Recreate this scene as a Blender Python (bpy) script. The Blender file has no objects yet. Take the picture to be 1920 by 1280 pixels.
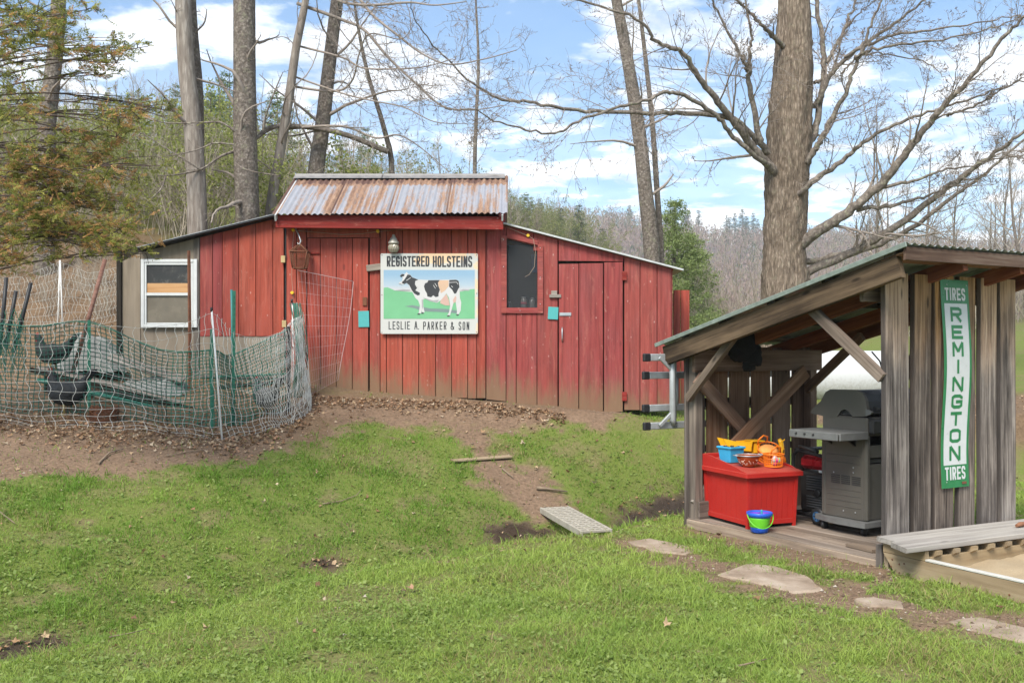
import bpy, math, random
import numpy as np
from mathutils import Vector, Matrix

# ------------------------------------------------------------------ camera, sky, sun, exposure
scene = bpy.context.scene
F = 1900.0            # focal length in pixels of the 1920 px wide photograph
CX, HY, CZ = 960.0, 655.0, 1.6
cam = bpy.data.cameras.new('camera')
cam_ob = bpy.data.objects.new('camera', cam)
scene.collection.objects.link(cam_ob)
cam_ob.location = (0, 0, CZ)
cam_ob.rotation_euler = (math.radians(90), 0, 0)
cam.sensor_width = 36
cam.lens = F / 1920 * 36
cam.shift_y = (HY - 640) / 1920
cam.clip_start = 0.1
cam.clip_end = 3000
scene.camera = cam_ob

SUN_EL, SUN_AZ = 48.0, 205.0      # azimuth measured clockwise from +Y (straight ahead)
world = bpy.data.worlds.new('World')
scene.world = world
world.use_nodes = True
wn, wl = world.node_tree.nodes, world.node_tree.links
wn.clear()
w_out = wn.new('ShaderNodeOutputWorld')
w_bg = wn.new('ShaderNodeBackground')
w_sky = wn.new('ShaderNodeTexSky')
w_sky.sky_type = 'NISHITA'
w_sky.sun_disc = False
w_sky.sun_elevation = math.radians(SUN_EL)
w_sky.sun_rotation = math.radians(SUN_AZ)
w_sky.air_density = 1.0
w_sky.dust_density = 0.6
w_sky.ozone_density = 2.0
SKY_STRENGTH = 0.15
w_bg.inputs['Strength'].default_value = SKY_STRENGTH
# broken cumulus clouds laid out on a plane high above the place
w_tc = wn.new('ShaderNodeTexCoord')
w_sep = wn.new('ShaderNodeSeparateXYZ')
wl.new(w_tc.outputs['Generated'], w_sep.inputs[0])
def wmath(op, a, b=None, c=None):
    n = wn.new('ShaderNodeMath'); n.operation = op
    for i, v in enumerate((a, b, c)):
        if v is None: continue
        if isinstance(v, (int, float)): n.inputs[i].default_value = v
        else: wl.new(v, n.inputs[i])
    return n.outputs[0]
w_z = wmath('ADD', wmath('MAXIMUM', w_sep.outputs[2], 0.0), 0.10)
w_cmb = wn.new('ShaderNodeCombineXYZ')
wl.new(wmath('DIVIDE', w_sep.outputs[0], w_z), w_cmb.inputs[0])
wl.new(wmath('DIVIDE', w_sep.outputs[1], w_z), w_cmb.inputs[1])
w_cmb.inputs[2].default_value = 3.7
w_no = wn.new('ShaderNodeTexNoise')
wl.new(w_cmb.outputs[0], w_no.inputs['Vector'])
w_no.inputs['Scale'].default_value = 2.6
w_no.inputs['Detail'].default_value = 9
w_no.inputs['Roughness'].default_value = 0.60
w_no.inputs['Distortion'].default_value = 0.25
w_rmp = wn.new('ShaderNodeMapRange')
w_rmp.interpolation_type = 'SMOOTHSTEP'
w_rmp.inputs['From Min'].default_value = 0.44
w_rmp.inputs['From Max'].default_value = 0.60
wl.new(w_no.outputs['Fac'], w_rmp.inputs['Value'])
# thin white veil towards the horizon
w_veil = wn.new('ShaderNodeMapRange')
w_veil.inputs['From Min'].default_value = 0.30
w_veil.inputs['From Max'].default_value = 0.0
w_veil.inputs['To Min'].default_value = 0.06
w_veil.inputs['To Max'].default_value = 0.5
wl.new(w_sep.outputs[2], w_veil.inputs['Value'])
w_mask = wmath('MAXIMUM', w_rmp.outputs[0], w_veil.outputs[0])
w_mask = wmath('MINIMUM', w_mask, 0.95)
w_tint = wn.new('ShaderNodeMix'); w_tint.data_type = 'RGBA'; w_tint.blend_type = 'MULTIPLY'
w_tint.inputs['Factor'].default_value = 1.0
wl.new(w_sky.outputs[0], w_tint.inputs['A'])
w_tint.inputs['B'].default_value = (0.255, 0.395, 0.47, 1)
w_mix = wn.new('ShaderNodeMix'); w_mix.data_type = 'RGBA'
wl.new(w_mask, w_mix.inputs['Factor'])
wl.new(w_tint.outputs['Result'], w_mix.inputs['A'])
CLOUD = 0.62 / SKY_STRENGTH
w_n2 = wn.new('ShaderNodeTexNoise')
wl.new(w_cmb.outputs[0], w_n2.inputs['Vector'])
w_n2.inputs['Scale'].default_value = 3.4
w_n2.inputs['Detail'].default_value = 7
w_cr = wn.new('ShaderNodeValToRGB')
w_cr.color_ramp.elements[0].position = 0.33
w_cr.color_ramp.elements[0].color = (CLOUD * 0.56, CLOUD * 0.60, CLOUD * 0.64, 1)
w_cr.color_ramp.elements[1].position = 0.58
w_cr.color_ramp.elements[1].color = (CLOUD * 0.985, CLOUD, CLOUD * 1.02, 1)
wl.new(w_n2.outputs['Fac'], w_cr.inputs[0])
wl.new(w_cr.outputs[0], w_mix.inputs['B'])
wl.new(w_mix.outputs['Result'], w_bg.inputs['Color'])
wl.new(w_bg.outputs[0], w_out.inputs[0])
world.cycles.sampling_method = 'MANUAL'
world.cycles.sample_map_resolution = 512

sun = bpy.data.lights.new('sun', 'SUN')
sun.energy = 2.0
sun.angle = math.radians(24)
sun.color = (1.0, 0.95, 0.87)
sun_ob = bpy.data.objects.new('sun', sun)
scene.collection.objects.link(sun_ob)
_el, _az = math.radians(SUN_EL), math.radians(SUN_AZ)
_sd = Vector((math.sin(_az) * math.cos(_el), math.cos(_az) * math.cos(_el), math.sin(_el)))
sun_ob.rotation_euler = _sd.to_track_quat('Z', 'Y').to_euler()
sun_ob.location = (0, 0, 30)

scene.view_settings.view_transform = 'Standard'
scene.view_settings.look = 'None'
scene.view_settings.gamma = 1
scene.view_settings.exposure = 1.58
scene.view_settings.use_curve_mapping = False
scene.cycles.max_bounces = 6
scene.cycles.diffuse_bounces = 3
scene.cycles.glossy_bounces = 2
scene.cycles.transparent_max_bounces = 8
scene.cycles.use_denoising = True

# ------------------------------------------------------------------ helpers
COL = scene.collection
rng = random.Random(11)
nrg = np.random.default_rng(11)

def W(px, py, Y):
    """world point seen at photo pixel px, py at depth Y"""
    return Vector(((px - CX) * Y / F, Y, CZ - (py - HY) * Y / F))

def link(o, parent=None):
    COL.objects.link(o)
    if parent is not None: o.parent = parent
    return o

def tag(o, label, cat, group=None):
    o['label'] = label; o['category'] = cat
    if group: o['group'] = group
    return o

def thing(name, label, cat, loc=(0, 0, 0), rotz=0.0, group=None):
    o = bpy.data.objects.new(name, None)
    o.empty_display_size = 0.1
    COL.objects.link(o)
    o.location = loc; o.rotation_euler = (0, 0, rotz)
    return tag(o, label, cat, group)

def kind(o, k):
    o['kind'] = k
    return o

class MB:
    """collects faces, builds one mesh object"""
    def __init__(s):
        s.v = []; s.f = []; s.sm = []
    def add(s, vs, fs, smooth=False):
        b = len(s.v)
        s.v.extend([tuple(x) for x in vs])
        s.f.extend([tuple(i + b for i in f) for f in fs])
        s.sm.extend([smooth] * len(fs))
        return s
    def box(s, c, d, M=None):
        x, y, z = d[0] / 2, d[1] / 2, d[2] / 2
        vs = [Vector((a * x, b * y, e * z)) for a in (-1, 1) for b in (-1, 1) for e in (-1, 1)]
        if M is not None: vs = [M @ v for v in vs]
        vs = [v + Vector(c) for v in vs]
        return s.add(vs, [(0, 1, 3, 2), (4, 6, 7, 5), (0, 4, 5, 1), (2, 3, 7, 6), (0, 2, 6, 4), (1, 5, 7, 3)])
    def cbox(s, c, d, b=0.004, M=None):
        """box with chamfered edges"""
        h = [q / 2 for q in d]
        b = min(b, min(h) * 0.6)
        vs = []; idx = {}
        for sx in (-1, 1):
            for sy in (-1, 1):
                for sz in (-1, 1):
                    for ax in range(3):
                        p = [sx * (h[0] - b), sy * (h[1] - b), sz * (h[2] - b)]
                        p[ax] = (sx, sy, sz)[ax] * h[ax]
                        idx[(sx, sy, sz, ax)] = len(vs)
                        vs.append(Vector(p))
        fs = []
        for ax in range(3):
            o1, o2 = (ax + 1) % 3, (ax + 2) % 3
            for sg in (-1, 1):
                q = []
                for a, e in ((-1, -1), (1, -1), (1, 1), (-1, 1)):
                    k = [0, 0, 0]; k[ax] = sg; k[o1] = a; k[o2] = e
                    q.append(idx[(k[0], k[1], k[2], ax)])
                fs.append(tuple(q) if sg > 0 else tuple(reversed(q)))
        for ax in range(3):
            o1, o2 = (ax + 1) % 3, (ax + 2) % 3
            for a in (-1, 1):
                for e in (-1, 1):
                    k = [0, 0, 0]; k[o1] = a; k[o2] = e
                    k1 = list(k); k1[ax] = -1; k2 = list(k); k2[ax] = 1
                    q = (idx[(*k1, o1)], idx[(*k2, o1)], idx[(*k2, o2)], idx[(*k1, o2)])
                    fs.append(q if a * e > 0 else tuple(reversed(q)))
        for sx in (-1, 1):
            for sy in (-1, 1):
                for sz in (-1, 1):
                    q = (idx[(sx, sy, sz, 0)], idx[(sx, sy, sz, 1)], idx[(sx, sy, sz, 2)])
                    fs.append(q if sx * sy * sz > 0 else tuple(reversed(q)))
        if M is not None: vs = [M @ v for v in vs]
        return s.add([v + Vector(c) for v in vs], fs)
    def tube(s, path, r, n=8, caps=True, closed=False):
        path = [Vector(p) for p in path]
        if isinstance(r, (int, float)): r = [r] * len(path)
        m = len(path); vs = []; ref = None
        for i, p in enumerate(path):
            if closed: t = path[(i + 1) % m] - path[i - 1]
            else: t = path[min(i + 1, m - 1)] - path[max(i - 1, 0)]
            t.normalize()
            if ref is None:
                ref = Vector((0, 0, 1)) if abs(t.z) < 0.9 else Vector((1, 0, 0))
            a = t.cross(ref)
            if a.length < 1e-5: a = t.cross(Vector((0.3, 0.8, 0.5)))
            a.normalize(); b = t.cross(a).normalized(); ref = -b if False else a.cross(t)
            for k in range(n):
                an = 2 * math.pi * k / n
                vs.append(p + (a * math.cos(an) + b * math.sin(an)) * r[i])
        fs = []
        for i in range(m if closed else m - 1):
            j = (i + 1) % m
            for k in range(n):
                k2 = (k + 1) % n
                fs.append((i * n + k, i * n + k2, j * n + k2, j * n + k))
        s.add(vs, fs, n > 4)
        if caps and not closed:
            b = len(s.v) - len(vs)
            s.f.append(tuple(reversed([b + k for k in range(n)]))); s.sm.append(False)
            s.f.append(tuple(b + (m - 1) * n + k for k in range(n))); s.sm.append(False)
        return s
    def lathe(s, prof, c=(0, 0, 0), n=20, M=None, smooth=True):
        """prof: list of (radius, height)"""
        vs = []
        for r, h in prof:
            for k in range(n):
                a = 2 * math.pi * k / n
                v = Vector((r * math.cos(a), r * math.sin(a), h))
                if M is not None: v = M @ v
                vs.append(v + Vector(c))
        fs = []
        for i in range(len(prof) - 1):
            for k in range(n):
                k2 = (k + 1) % n
                fs.append((i * n + k, i * n + k2, (i + 1) * n + k2, (i + 1) * n + k))
        s.add(vs, fs, smooth)
        b = len(s.v) - len(vs)
        if prof[0][0] > 1e-6: s.f.append(tuple(reversed([b + k for k in range(n)]))); s.sm.append(False)
        if prof[-1][0] > 1e-6: s.f.append(tuple(b + (len(prof) - 1) * n + k for k in range(n))); s.sm.append(False)
        return s
    def prism(s, poly, d0, d1, M=None, axis='y'):
        """poly in a plane (a, b); extruded from d0 to d1 along axis"""
        def mk(a, b, d):
            v = {'y': Vector((a, d, b)), 'x': Vector((d, a, b)), 'z': Vector((a, b, d))}[axis]
            return M @ v if M is not None else v
        n = len(poly)
        vs = [mk(a, b, d0) for a, b in poly] + [mk(a, b, d1) for a, b in poly]
        fs = [tuple(range(n)), tuple(reversed(range(n, 2 * n)))]
        fs += [(i, i + n, (i + 1) % n + n, (i + 1) % n) for i in range(n)]
        return s.add(vs, fs)
    def build(s, name, mat, parent=None, loc=None, rot=None):
        me = bpy.data.meshes.new(name)
        me.from_pydata([tuple(v) for v in s.v], [], s.f)
        me.polygons.foreach_set('use_smooth', s.sm)
        me.update()
        if mat is not None: me.materials.append(mat)
        o = bpy.data.objects.new(name, me)
        link(o, parent)
        if loc is not None: o.location = loc
        if rot is not None: o.rotation_euler = rot
        return o

def np_mesh(name, V, Fc, mat=None, parent=None, smooth=False, attrs=None):
    """mesh from numpy arrays; Fc is (m, k) with one polygon size"""
    me = bpy.data.meshes.new(name)
    V = np.ascontiguousarray(V, dtype=np.float32); Fc = np.ascontiguousarray(Fc, dtype=np.int32)
    m, k = Fc.shape
    me.vertices.add(len(V)); me.vertices.foreach_set('co', V.ravel())
    me.loops.add(m * k); me.loops.foreach_set('vertex_index', Fc.ravel())
    me.polygons.add(m)
    me.polygons.foreach_set('loop_start', np.arange(0, m * k, k, dtype=np.int32))
    me.polygons.foreach_set('loop_total', np.full(m, k, dtype=np.int32))
    me.polygons.foreach_set('use_smooth', np.full(m, smooth, dtype=bool))
    for an, data in (attrs or {}).items():
        a = me.color_attributes.new(an, 'FLOAT_COLOR', 'POINT')
        c = np.ones((len(V), 4), dtype=np.float32); c[:, :data.shape[1]] = data
        a.data.foreach_set('color', c.ravel())
    me.update(calc_edges=True); me.validate()
    if mat is not None: me.materials.append(mat)
    o = bpy.data.objects.new(name, me)
    return link(o, parent)

def frame(p0, p1, up):
    """matrix: X along p0->p1, Z as near to 'up' as can be"""
    x = (Vector(p1) - Vector(p0)).normalized()
    z = Vector(up) - x * x.dot(Vector(up))
    if z.length < 1e-5: z = x.orthogonal()
    z.normalize(); y = z.cross(x)
    return Matrix((x, y, z)).transposed()

def plank(parent, name, p0, p1, w, t, up, mat, cut0=(0, 0), cut1=(0, 0), bev=0.003, wob=0.0):
    """board from p0 to p1 (parent's space), width w across, thickness t along 'up' (its face normal).
    cut0/cut1: shift of the -width and +width corners of each end along the length."""
    p0, p1 = Vector(p0), Vector(p1)
    L = (p1 - p0).length
    R = frame(p0, p1, up)
    m = MB()
    h, k = w / 2, t / 2
    b = min(bev, k * 0.5)
    secs = []
    xs = [0.0, 1.0]
    if wob: xs = [0, 0.3, 0.62, 1.0]
    for i, q in enumerate(xs):
        c = (cut0[0] * (1 - q) + cut1[0] * q, cut0[1] * (1 - q) + cut1[1] * q)
        ow = rng.uniform(-wob, wob) if wob else 0
        ot = rng.uniform(-wob, wob) * 0.6 if wob else 0
        sec = []
        for y, z in ((-h, -k + b), (-h + b, -k), (h - b, -k), (h, -k + b), (h, k - b), (h - b, k), (-h + b, k), (-h, k - b)):
            f = (y + h) / w
            sec.append(Vector((q * L + c[0] * (1 - f) + c[1] * f, y + ow, z + ot)))
        secs.append(sec)
    vs = [v for sct in secs for v in sct]
    fs = []
    for i in range(len(xs) - 1):
        for j in range(8):
            j2 = (j + 1) % 8
            fs.append((i * 8 + j, i * 8 + j2, (i + 1) * 8 + j2, (i + 1) * 8 + j))
    fs.append(tuple(reversed(range(8)))); e = (len(xs) - 1) * 8
    fs.append(tuple(range(e, e + 8)))
    fs = [tuple(reversed(f)) for f in fs]
    m.add(vs, fs)
    o = m.build(name, mat, parent)
    o.matrix_local = Matrix.Translation(p0) @ R.to_4x4()
    return o

# ------------------------------------------------------------------ materials
class N:
    def __init__(s, name, rough=0.8, spec=0.3):
        s.m = bpy.data.materials.new(name); s.m.use_nodes = True
        s.t = s.m.node_tree; s.t.nodes.clear()
        s.out = s.t.nodes.new('ShaderNodeOutputMaterial')
        s.b = s.t.nodes.new('ShaderNodeBsdfPrincipled')
        s.t.links.new(s.b.outputs[0], s.out.inputs[0])
        s.b.inputs['Roughness'].default_value = rough
        s.b.inputs['Specular IOR Level'].default_value = spec
    def n(s, t, **kw):
        x = s.t.nodes.new(t)
        for k, v in kw.items(): setattr(x, k, v)
        return x
    def put(s, sock, v):
        if v is None: return
        if isinstance(v, bpy.types.NodeSocket): s.t.links.new(v, sock)
        elif isinstance(v, (tuple, list)):
            sock.default_value = tuple(v) + (1,) if len(v) == 3 and len(sock.default_value) == 4 else v
        else: sock.default_value = v
    def co(s, which='Object'): return s.n('ShaderNodeTexCoord').outputs[which]
    def pos(s): return s.n('ShaderNodeNewGeometry').outputs['Position']
    def rand(s): return s.n('ShaderNodeObjectInfo').outputs['Random']
    def map(s, v, scale=(1, 1, 1), loc=None, rot=None):
        x = s.n('ShaderNodeMapping'); s.put(x.inputs[0], v); x.inputs['Scale'].default_value = scale
        if loc is not None: s.put(x.inputs['Location'], loc)
        if rot is not None: x.inputs['Rotation'].default_value = rot
        return x.outputs[0]
    def noise(s, v, scale, detail=4, rough=0.55, dist=0.0):
        x = s.n('ShaderNodeTexNoise'); s.put(x.inputs['Vector'], v)
        x.inputs['Scale'].default_value = scale; x.inputs['Detail'].default_value = detail
        x.inputs['Roughness'].default_value = rough; x.inputs['Distortion'].default_value = dist
        return x.outputs['Fac']
    def voro(s, v, scale, out='Distance', feature='F1', rnd=1.0):
        x = s.n('ShaderNodeTexVoronoi', feature=feature); s.put(x.inputs['Vector'], v)
        x.inputs['Scale'].default_value = scale; x.inputs['Randomness'].default_value = rnd
        return x.outputs[out]
    def ramp(s, f, stops, interp='LINEAR'):
        x = s.n('ShaderNodeValToRGB'); s.put(x.inputs[0], f); r = x.color_ramp; r.interpolation = interp
        while len(r.elements) < len(stops): r.elements.new(0.5)
        for e, (p, c) in zip(r.elements, stops):
            e.position = p; e.color = (c, c, c, 1) if isinstance(c, (int, float)) else (*c, 1)
        return x.outputs[0]
    def step(s, f, a, b, lo=0.0, hi=1.0):
        x = s.n('ShaderNodeMapRange', interpolation_type='SMOOTHSTEP'); s.put(x.inputs[0], f)
        s.put(x.inputs[1], a); s.put(x.inputs[2], b); x.inputs[3].default_value = lo; x.inputs[4].default_value = hi
        return x.outputs[0]
    def mix(s, f, a, b, mode='MIX'):
        x = s.n('ShaderNodeMix', data_type='RGBA', blend_type=mode)
        s.put(x.inputs['Factor'], f); s.put(x.inputs['A'], a); s.put(x.inputs['B'], b)
        return x.outputs['Result']
    def math(s, op, a, b=None, c=None, clamp=False):
        x = s.n('ShaderNodeMath', operation=op, use_clamp=clamp)
        s.put(x.inputs[0], a); s.put(x.inputs[1], b); s.put(x.inputs[2], c)
        return x.outputs[0]
    def sep(s, v): 
        x = s.n('ShaderNodeSeparateXYZ'); s.put(x.inputs[0], v); return x.outputs
    def comb(s, x, y, z):
        k = s.n('ShaderNodeCombineXYZ'); s.put(k.inputs[0], x); s.put(k.inputs[1], y); s.put(k.inputs[2], z); return k.outputs[0]
    def vadd(s, a, b):
        x = s.n('ShaderNodeVectorMath', operation='ADD'); s.put(x.inputs[0], a); s.put(x.inputs[1], b); return x.outputs[0]
    def attr(s, name): return s.n('ShaderNodeAttribute', attribute_name=name).outputs['Color']
    def hsv(s, c, h=0.5, sa=1.0, v=1.0):
        x = s.n('ShaderNodeHueSaturation'); s.put(x.inputs['Color'], c); s.put(x.inputs['Hue'], h)
        s.put(x.inputs['Saturation'], sa); s.put(x.inputs['Value'], v); return x.outputs[0]
    def bump(s, h, strength=0.3, dist=0.01):
        x = s.n('ShaderNodeBump'); s.put(x.inputs['Height'], h); x.inputs['Strength'].default_value = strength
        x.inputs['Distance'].default_value = dist; s.t.links.new(x.outputs[0], s.b.inputs['Normal'])
    def color(s, c): s.put(s.b.inputs['Base Color'], c); return s
    def rough(s, r): s.put(s.b.inputs['Roughness'], r); return s
    def metal(s, v): s.put(s.b.inputs['Metallic'], v); return s

def shifted(k, v, amount=9.0):
    """object coordinates shifted by a random amount for each object"""
    r = k.rand()
    return k.vadd(v, k.comb(k.math('MULTIPLY', r, amount), k.math('MULTIPLY', r, amount * 3.7), k.math('MULTIPLY', r, amount * 1.9)))

def plain(name, col, rough=0.6, metal=0.0, spec=0.4, var=0.12, scale=14, bump=0.0):
    k = N(name, rough, spec)
    v = shifted(k, k.co())
    n = k.noise(v, scale, 5, 0.6)
    c = k.mix(1.0, col, k.ramp(n, [(0.25, 1 - var), (0.75, 1 + var)]), 'MULTIPLY')
    k.color(c); k.metal(metal)
    k.rough(k.ramp(n, [(0.3, max(0.05, rough - 0.1)), (0.7, min(1, rough + 0.1))]))
    if bump: k.bump(k.noise(v, scale * 4, 4), bump, 0.002)
    return k.m

def wood(name, dark, mid, light, stretch=1.4, fine=26, rough=0.85, bump=0.35, tip=None, blotch=0.5, vary=0.25, knots=True):
    """weathered board: grain runs along the board's own X"""
    k = N(name, rough, 0.2)
    o = k.co(); v = shifted(k, o)
    g = k.noise(k.map(v, (stretch, fine, fine)), 1.0, 6, 0.62, 0.35)
    g2 = k.noise(k.map(v, (stretch * 2.5, fine * 4, fine * 4)), 1.0, 3, 0.6)
    bl = k.noise(k.map(v, (1.2, 4, 4)), 1.0, 4, 0.55)
    f = k.math('ADD', k.math('MULTIPLY', g, 0.62), k.math('ADD', k.math('MULTIPLY', g2, 0.2), k.math('MULTIPLY', k.math('SUBTRACT', bl, 0.32), blotch)))
    c = k.ramp(f, [(0.30, dark), (0.50, mid), (0.72, light)])
    h = g
    if knots:
        d = k.voro(k.map(v, (1.6, 5.2, 5.2)), 1.0)
        kn = k.step(d, 0.10, 0.03)
        c = k.mix(k.math('MULTIPLY', kn, 0.75), c, tuple(x * 0.45 for x in dark))
        cr = k.step(k.noise(k.map(v, (stretch * 0.5, fine * 1.7, fine * 1.7)), 1.0, 2, 0.5), 0.30, 0.25)
        c = k.mix(k.math('MULTIPLY', cr, 0.6), c, tuple(x * 0.35 for x in dark))
    r = k.rand()
    c = k.hsv(c, 0.5, k.ramp(r, [(0, 1 - vary * 0.8), (1, 1 + vary * 0.5)]), k.ramp(k.math('FRACT', k.math('MULTIPLY', r, 7.3)), [(0, 1 - vary), (1, 1 + vary)]))
    k.color(c); k.bump(h, bump, 0.004)
    return k.m

def red_paint(name, base, worn, mud_base, faded=0.35):
    """old barn paint on boards (grain along X), mud splashed up from the ground"""
    k = N(name, 0.72, 0.25)
    o = k.co(); v = shifted(k, o)
    g = k.noise(k.map(v, (1.5, 34, 34)), 1.0, 6, 0.6, 0.3)
    bl = k.noise(k.map(v, (1.1, 3.5, 3.5)), 1.0, 5, 0.6)
    r = k.rand()
    c = k.mix(k.step(bl, 0.42, 0.72), base, worn)
    c = k.mix(1.0, c, k.ramp(g, [(0.28, 0.58), (0.52, 1.0), (0.78, 1.28)]), 'MULTIPLY')
    c = k.hsv(c, k.ramp(r, [(0, 0.497), (1, 0.503)]), 1.0, k.ramp(k.math('FRACT', k.math('MULTIPLY', r, 5.7)), [(0, 0.88), (1, 1.08)]))
    sc = k.noise(k.map(v, (7, 16, 16)), 1.0, 6, 0.75)
    c = k.mix(k.math('MULTIPLY', k.step(sc, 0.615, 0.68), faded), c, (0.42, 0.26, 0.20))
    wv = k.noise(k.map(v, (2.4, 15, 15)), 1.0, 6, 0.7, 1.2)
    c = k.mix(k.math('MULTIPLY', k.step(wv, 0.52, 0.66), 0.45), c, k.mix(0.5, c, (0.44, 0.17, 0.12)))
    c = k.mix(k.math('MULTIPLY', k.step(wv, 0.44, 0.32), 0.35), c, k.mix(0.5, c, (0.12, 0.02, 0.02)))
    sp = k.voro(k.map(v, (5, 8, 8)), 1.0)
    c = k.mix(k.math('MULTIPLY', k.step(sp, 0.09, 0.03), 0.55), c, (0.50, 0.34, 0.30))
    kd = k.voro(k.map(v, (1.9, 5, 5)), 1.0)
    c = k.mix(k.math('MULTIPLY', k.step(kd, 0.11, 0.04), 0.6), c, (0.09, 0.02, 0.015))
    # splashed mud, following the ground line (dirt that stays where it is)
    p = k.sep(k.pos())
    hgt = k.math('SUBTRACT', p[2], k.math('ADD', mud_base, k.math('MULTIPLY', p[0], -0.075)))
    hn = k.math('ADD', hgt, k.math('MULTIPLY', k.math('SUBTRACT', k.noise(k.map(v, (2.2, 12, 12)), 1.0, 7, 0.72), 0.5), 0.75))
    hn = k.math('ADD', hn, k.math('MULTIPLY', k.math('SUBTRACT', r, 0.5), 0.16))
    mud = k.step(hn, 0.40, -0.02)
    mc = k.mix(bl, (0.145, 0.092, 0.052), (0.235, 0.150, 0.085))
    c = k.mix(k.math('MULTIPLY', mud, 0.9), c, mc)
    k.color(c); k.bump(g, 0.22, 0.003)
    return k.m
# ------------------------------------------------------------------ terrain
def smooth(t): 
    t = np.clip(t, 0, 1); return t * t * (3 - 2 * t)
_grid = np.random.default_rng(5).random((64, 64))
def vnoise(x, y):
    x = np.asarray(x, float); y = np.asarray(y, float)
    xi, yi = np.floor(x).astype(int), np.floor(y).astype(int)
    fx, fy = x - xi, y - yi
    fx = fx * fx * (3 - 2 * fx); fy = fy * fy * (3 - 2 * fy)
    g = lambda a, b: _grid[a % 64, b % 64]
    return (g(xi, yi) * (1 - fx) + g(xi + 1, yi) * fx) * (1 - fy) + (g(xi, yi + 1) * (1 - fx) + g(xi + 1, yi + 1) * fx) * fy
def fbm(x, y, o=4):
    s = 0; a = 0.5; f = 1.0
    for i in range(o):
        s = s + a * vnoise(x * f + 17.3 * i, y * f + 9.1 * i); a *= 0.5; f *= 2.03
    return s / (1 - 0.5 ** o)

DX = [-40, -9, -4.5, -2.69, -1.44, -0.05, 0.6, 1.5, 3.0, 6.0, 12, 40]
DY = [2.4, 3.0, 3.9, 5.35, 7.35, 8.72, 9.12, 10.1, 11.5, 12.6, 14, 18]
BX = [-40, -8, -3, -2, 0, 1.2, 2.2, 3.5, 6, 10, 40]
BZ = [1.9, 1.25, 1.10, 1.06, 0.95, 0.86, 0.72, 0.45, 0.42, 0.5, 0.8]
def gz(x, y):
    """height of the ground"""
    x = np.asarray(x, float); y = np.asarray(y, float)
    yd = np.interp(x, DX, DY)
    zb = np.interp(x, BX, BZ)
    yb = np.maximum(11.6, yd + 1.0)
    n = y - yd
    # near terrace, dipping into the ditch
    near = 0.02 - 0.16 * smooth((n + 0.75) / 0.7) + 0.02 * np.clip(-n, 0, 3)
    t = np.clip(n / (yb - yd), 0, 1)
    bank = -0.14 + (zb + 0.14) * np.where(t > 0, t, 0) ** 1.12
    z = np.where(n < 0, near, bank)
    # hillside beyond the barn
    b = x / np.maximum(y, 1.0)
    s1 = np.interp(b, [-0.7, -0.3, -0.16, -0.05, 0.05, 0.12, 0.2, 0.35, 0.6], [0.40, 0.40, 0.30, 0.12, 0.08, 0.04, 0.05, 0.09, 0.12])
    z20 = zb + s1 * (20 - 11.6)
    z100 = np.interp(b, [-0.7, -0.35, -0.1, 0, 0.07, 0.12, 0.2, 0.5], [20, 18.5, 15.0, 13.0, 10.5, 6.5, 4.5, 7])
    ym = np.clip(y, 11.6, None)
    zz = zb + s1 * (np.minimum(ym, 20) - 11.6)
    zz = zz + (z100 - z20) * np.clip((ym - 20) / 85, 0, 1)
    zz = zz - 4.0 * smooth((ym - 110) / 60)
    z500 = 55 + 5 * np.sin(b * 9 + 1.0) + 3 * np.sin(b * 23)
    zz = np.where(ym > 150, zz + (z500 - zz) * smooth((ym - 150) / 380), zz)
    zz = zz + (fbm(x / 9, y / 9) - 0.5) * np.clip((ym - 14) / 20, 0, 1) * np.clip(ym / 40, 0.4, 6)
    z = np.where(y > yb, zz, z)
    # small lumps in the lawn
    z = z + (fbm(x * 1.7, y * 1.7) - 0.5) * 0.07 + (fbm(x * 6, y * 6, 2) - 0.5) * 0.025
    # the ground levels off under the shed
    return z

_GY = np.geomspace(3.5, 60.0, 260)
def G(px, py):
    """ground point seen at a photo pixel"""
    ys = _GY
    d = CZ - (py - HY) * ys / F - gz((px - CX) * ys / F, ys)
    if not (d < 0).any(): y = ys[-1]
    else:
        i = max(int(np.argmax(d < 0)), 1)
        y = ys[i - 1] + (ys[i] - ys[i - 1]) * d[i - 1] / (d[i - 1] - d[i])
    x = (px - CX) * y / F
    return Vector((x, y, float(gz(x, y))))
def Gv(px, py):
    """the same for arrays of pixels"""
    px = np.asarray(px, float)[:, None]; py = np.asarray(py, float)[:, None]
    ys = _GY[None, :]
    d = CZ - (py - HY) * ys / F - gz((px - CX) * ys / F, np.broadcast_to(ys, (len(px), ys.shape[1])))
    i = np.clip(np.argmax(d < 0, 1), 1, None); k = np.arange(len(px))
    y = _GY[i - 1] + (_GY[i] - _GY[i - 1]) * d[k, i - 1] / (d[k, i - 1] - d[k, i] + 1e-9)
    x = (px[:, 0] - CX) * y / F
    return x, y, gz(x, y)
def on(x, y, dz=0.0): return Vector((x, y, float(gz(x, y)) + dz))

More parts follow.
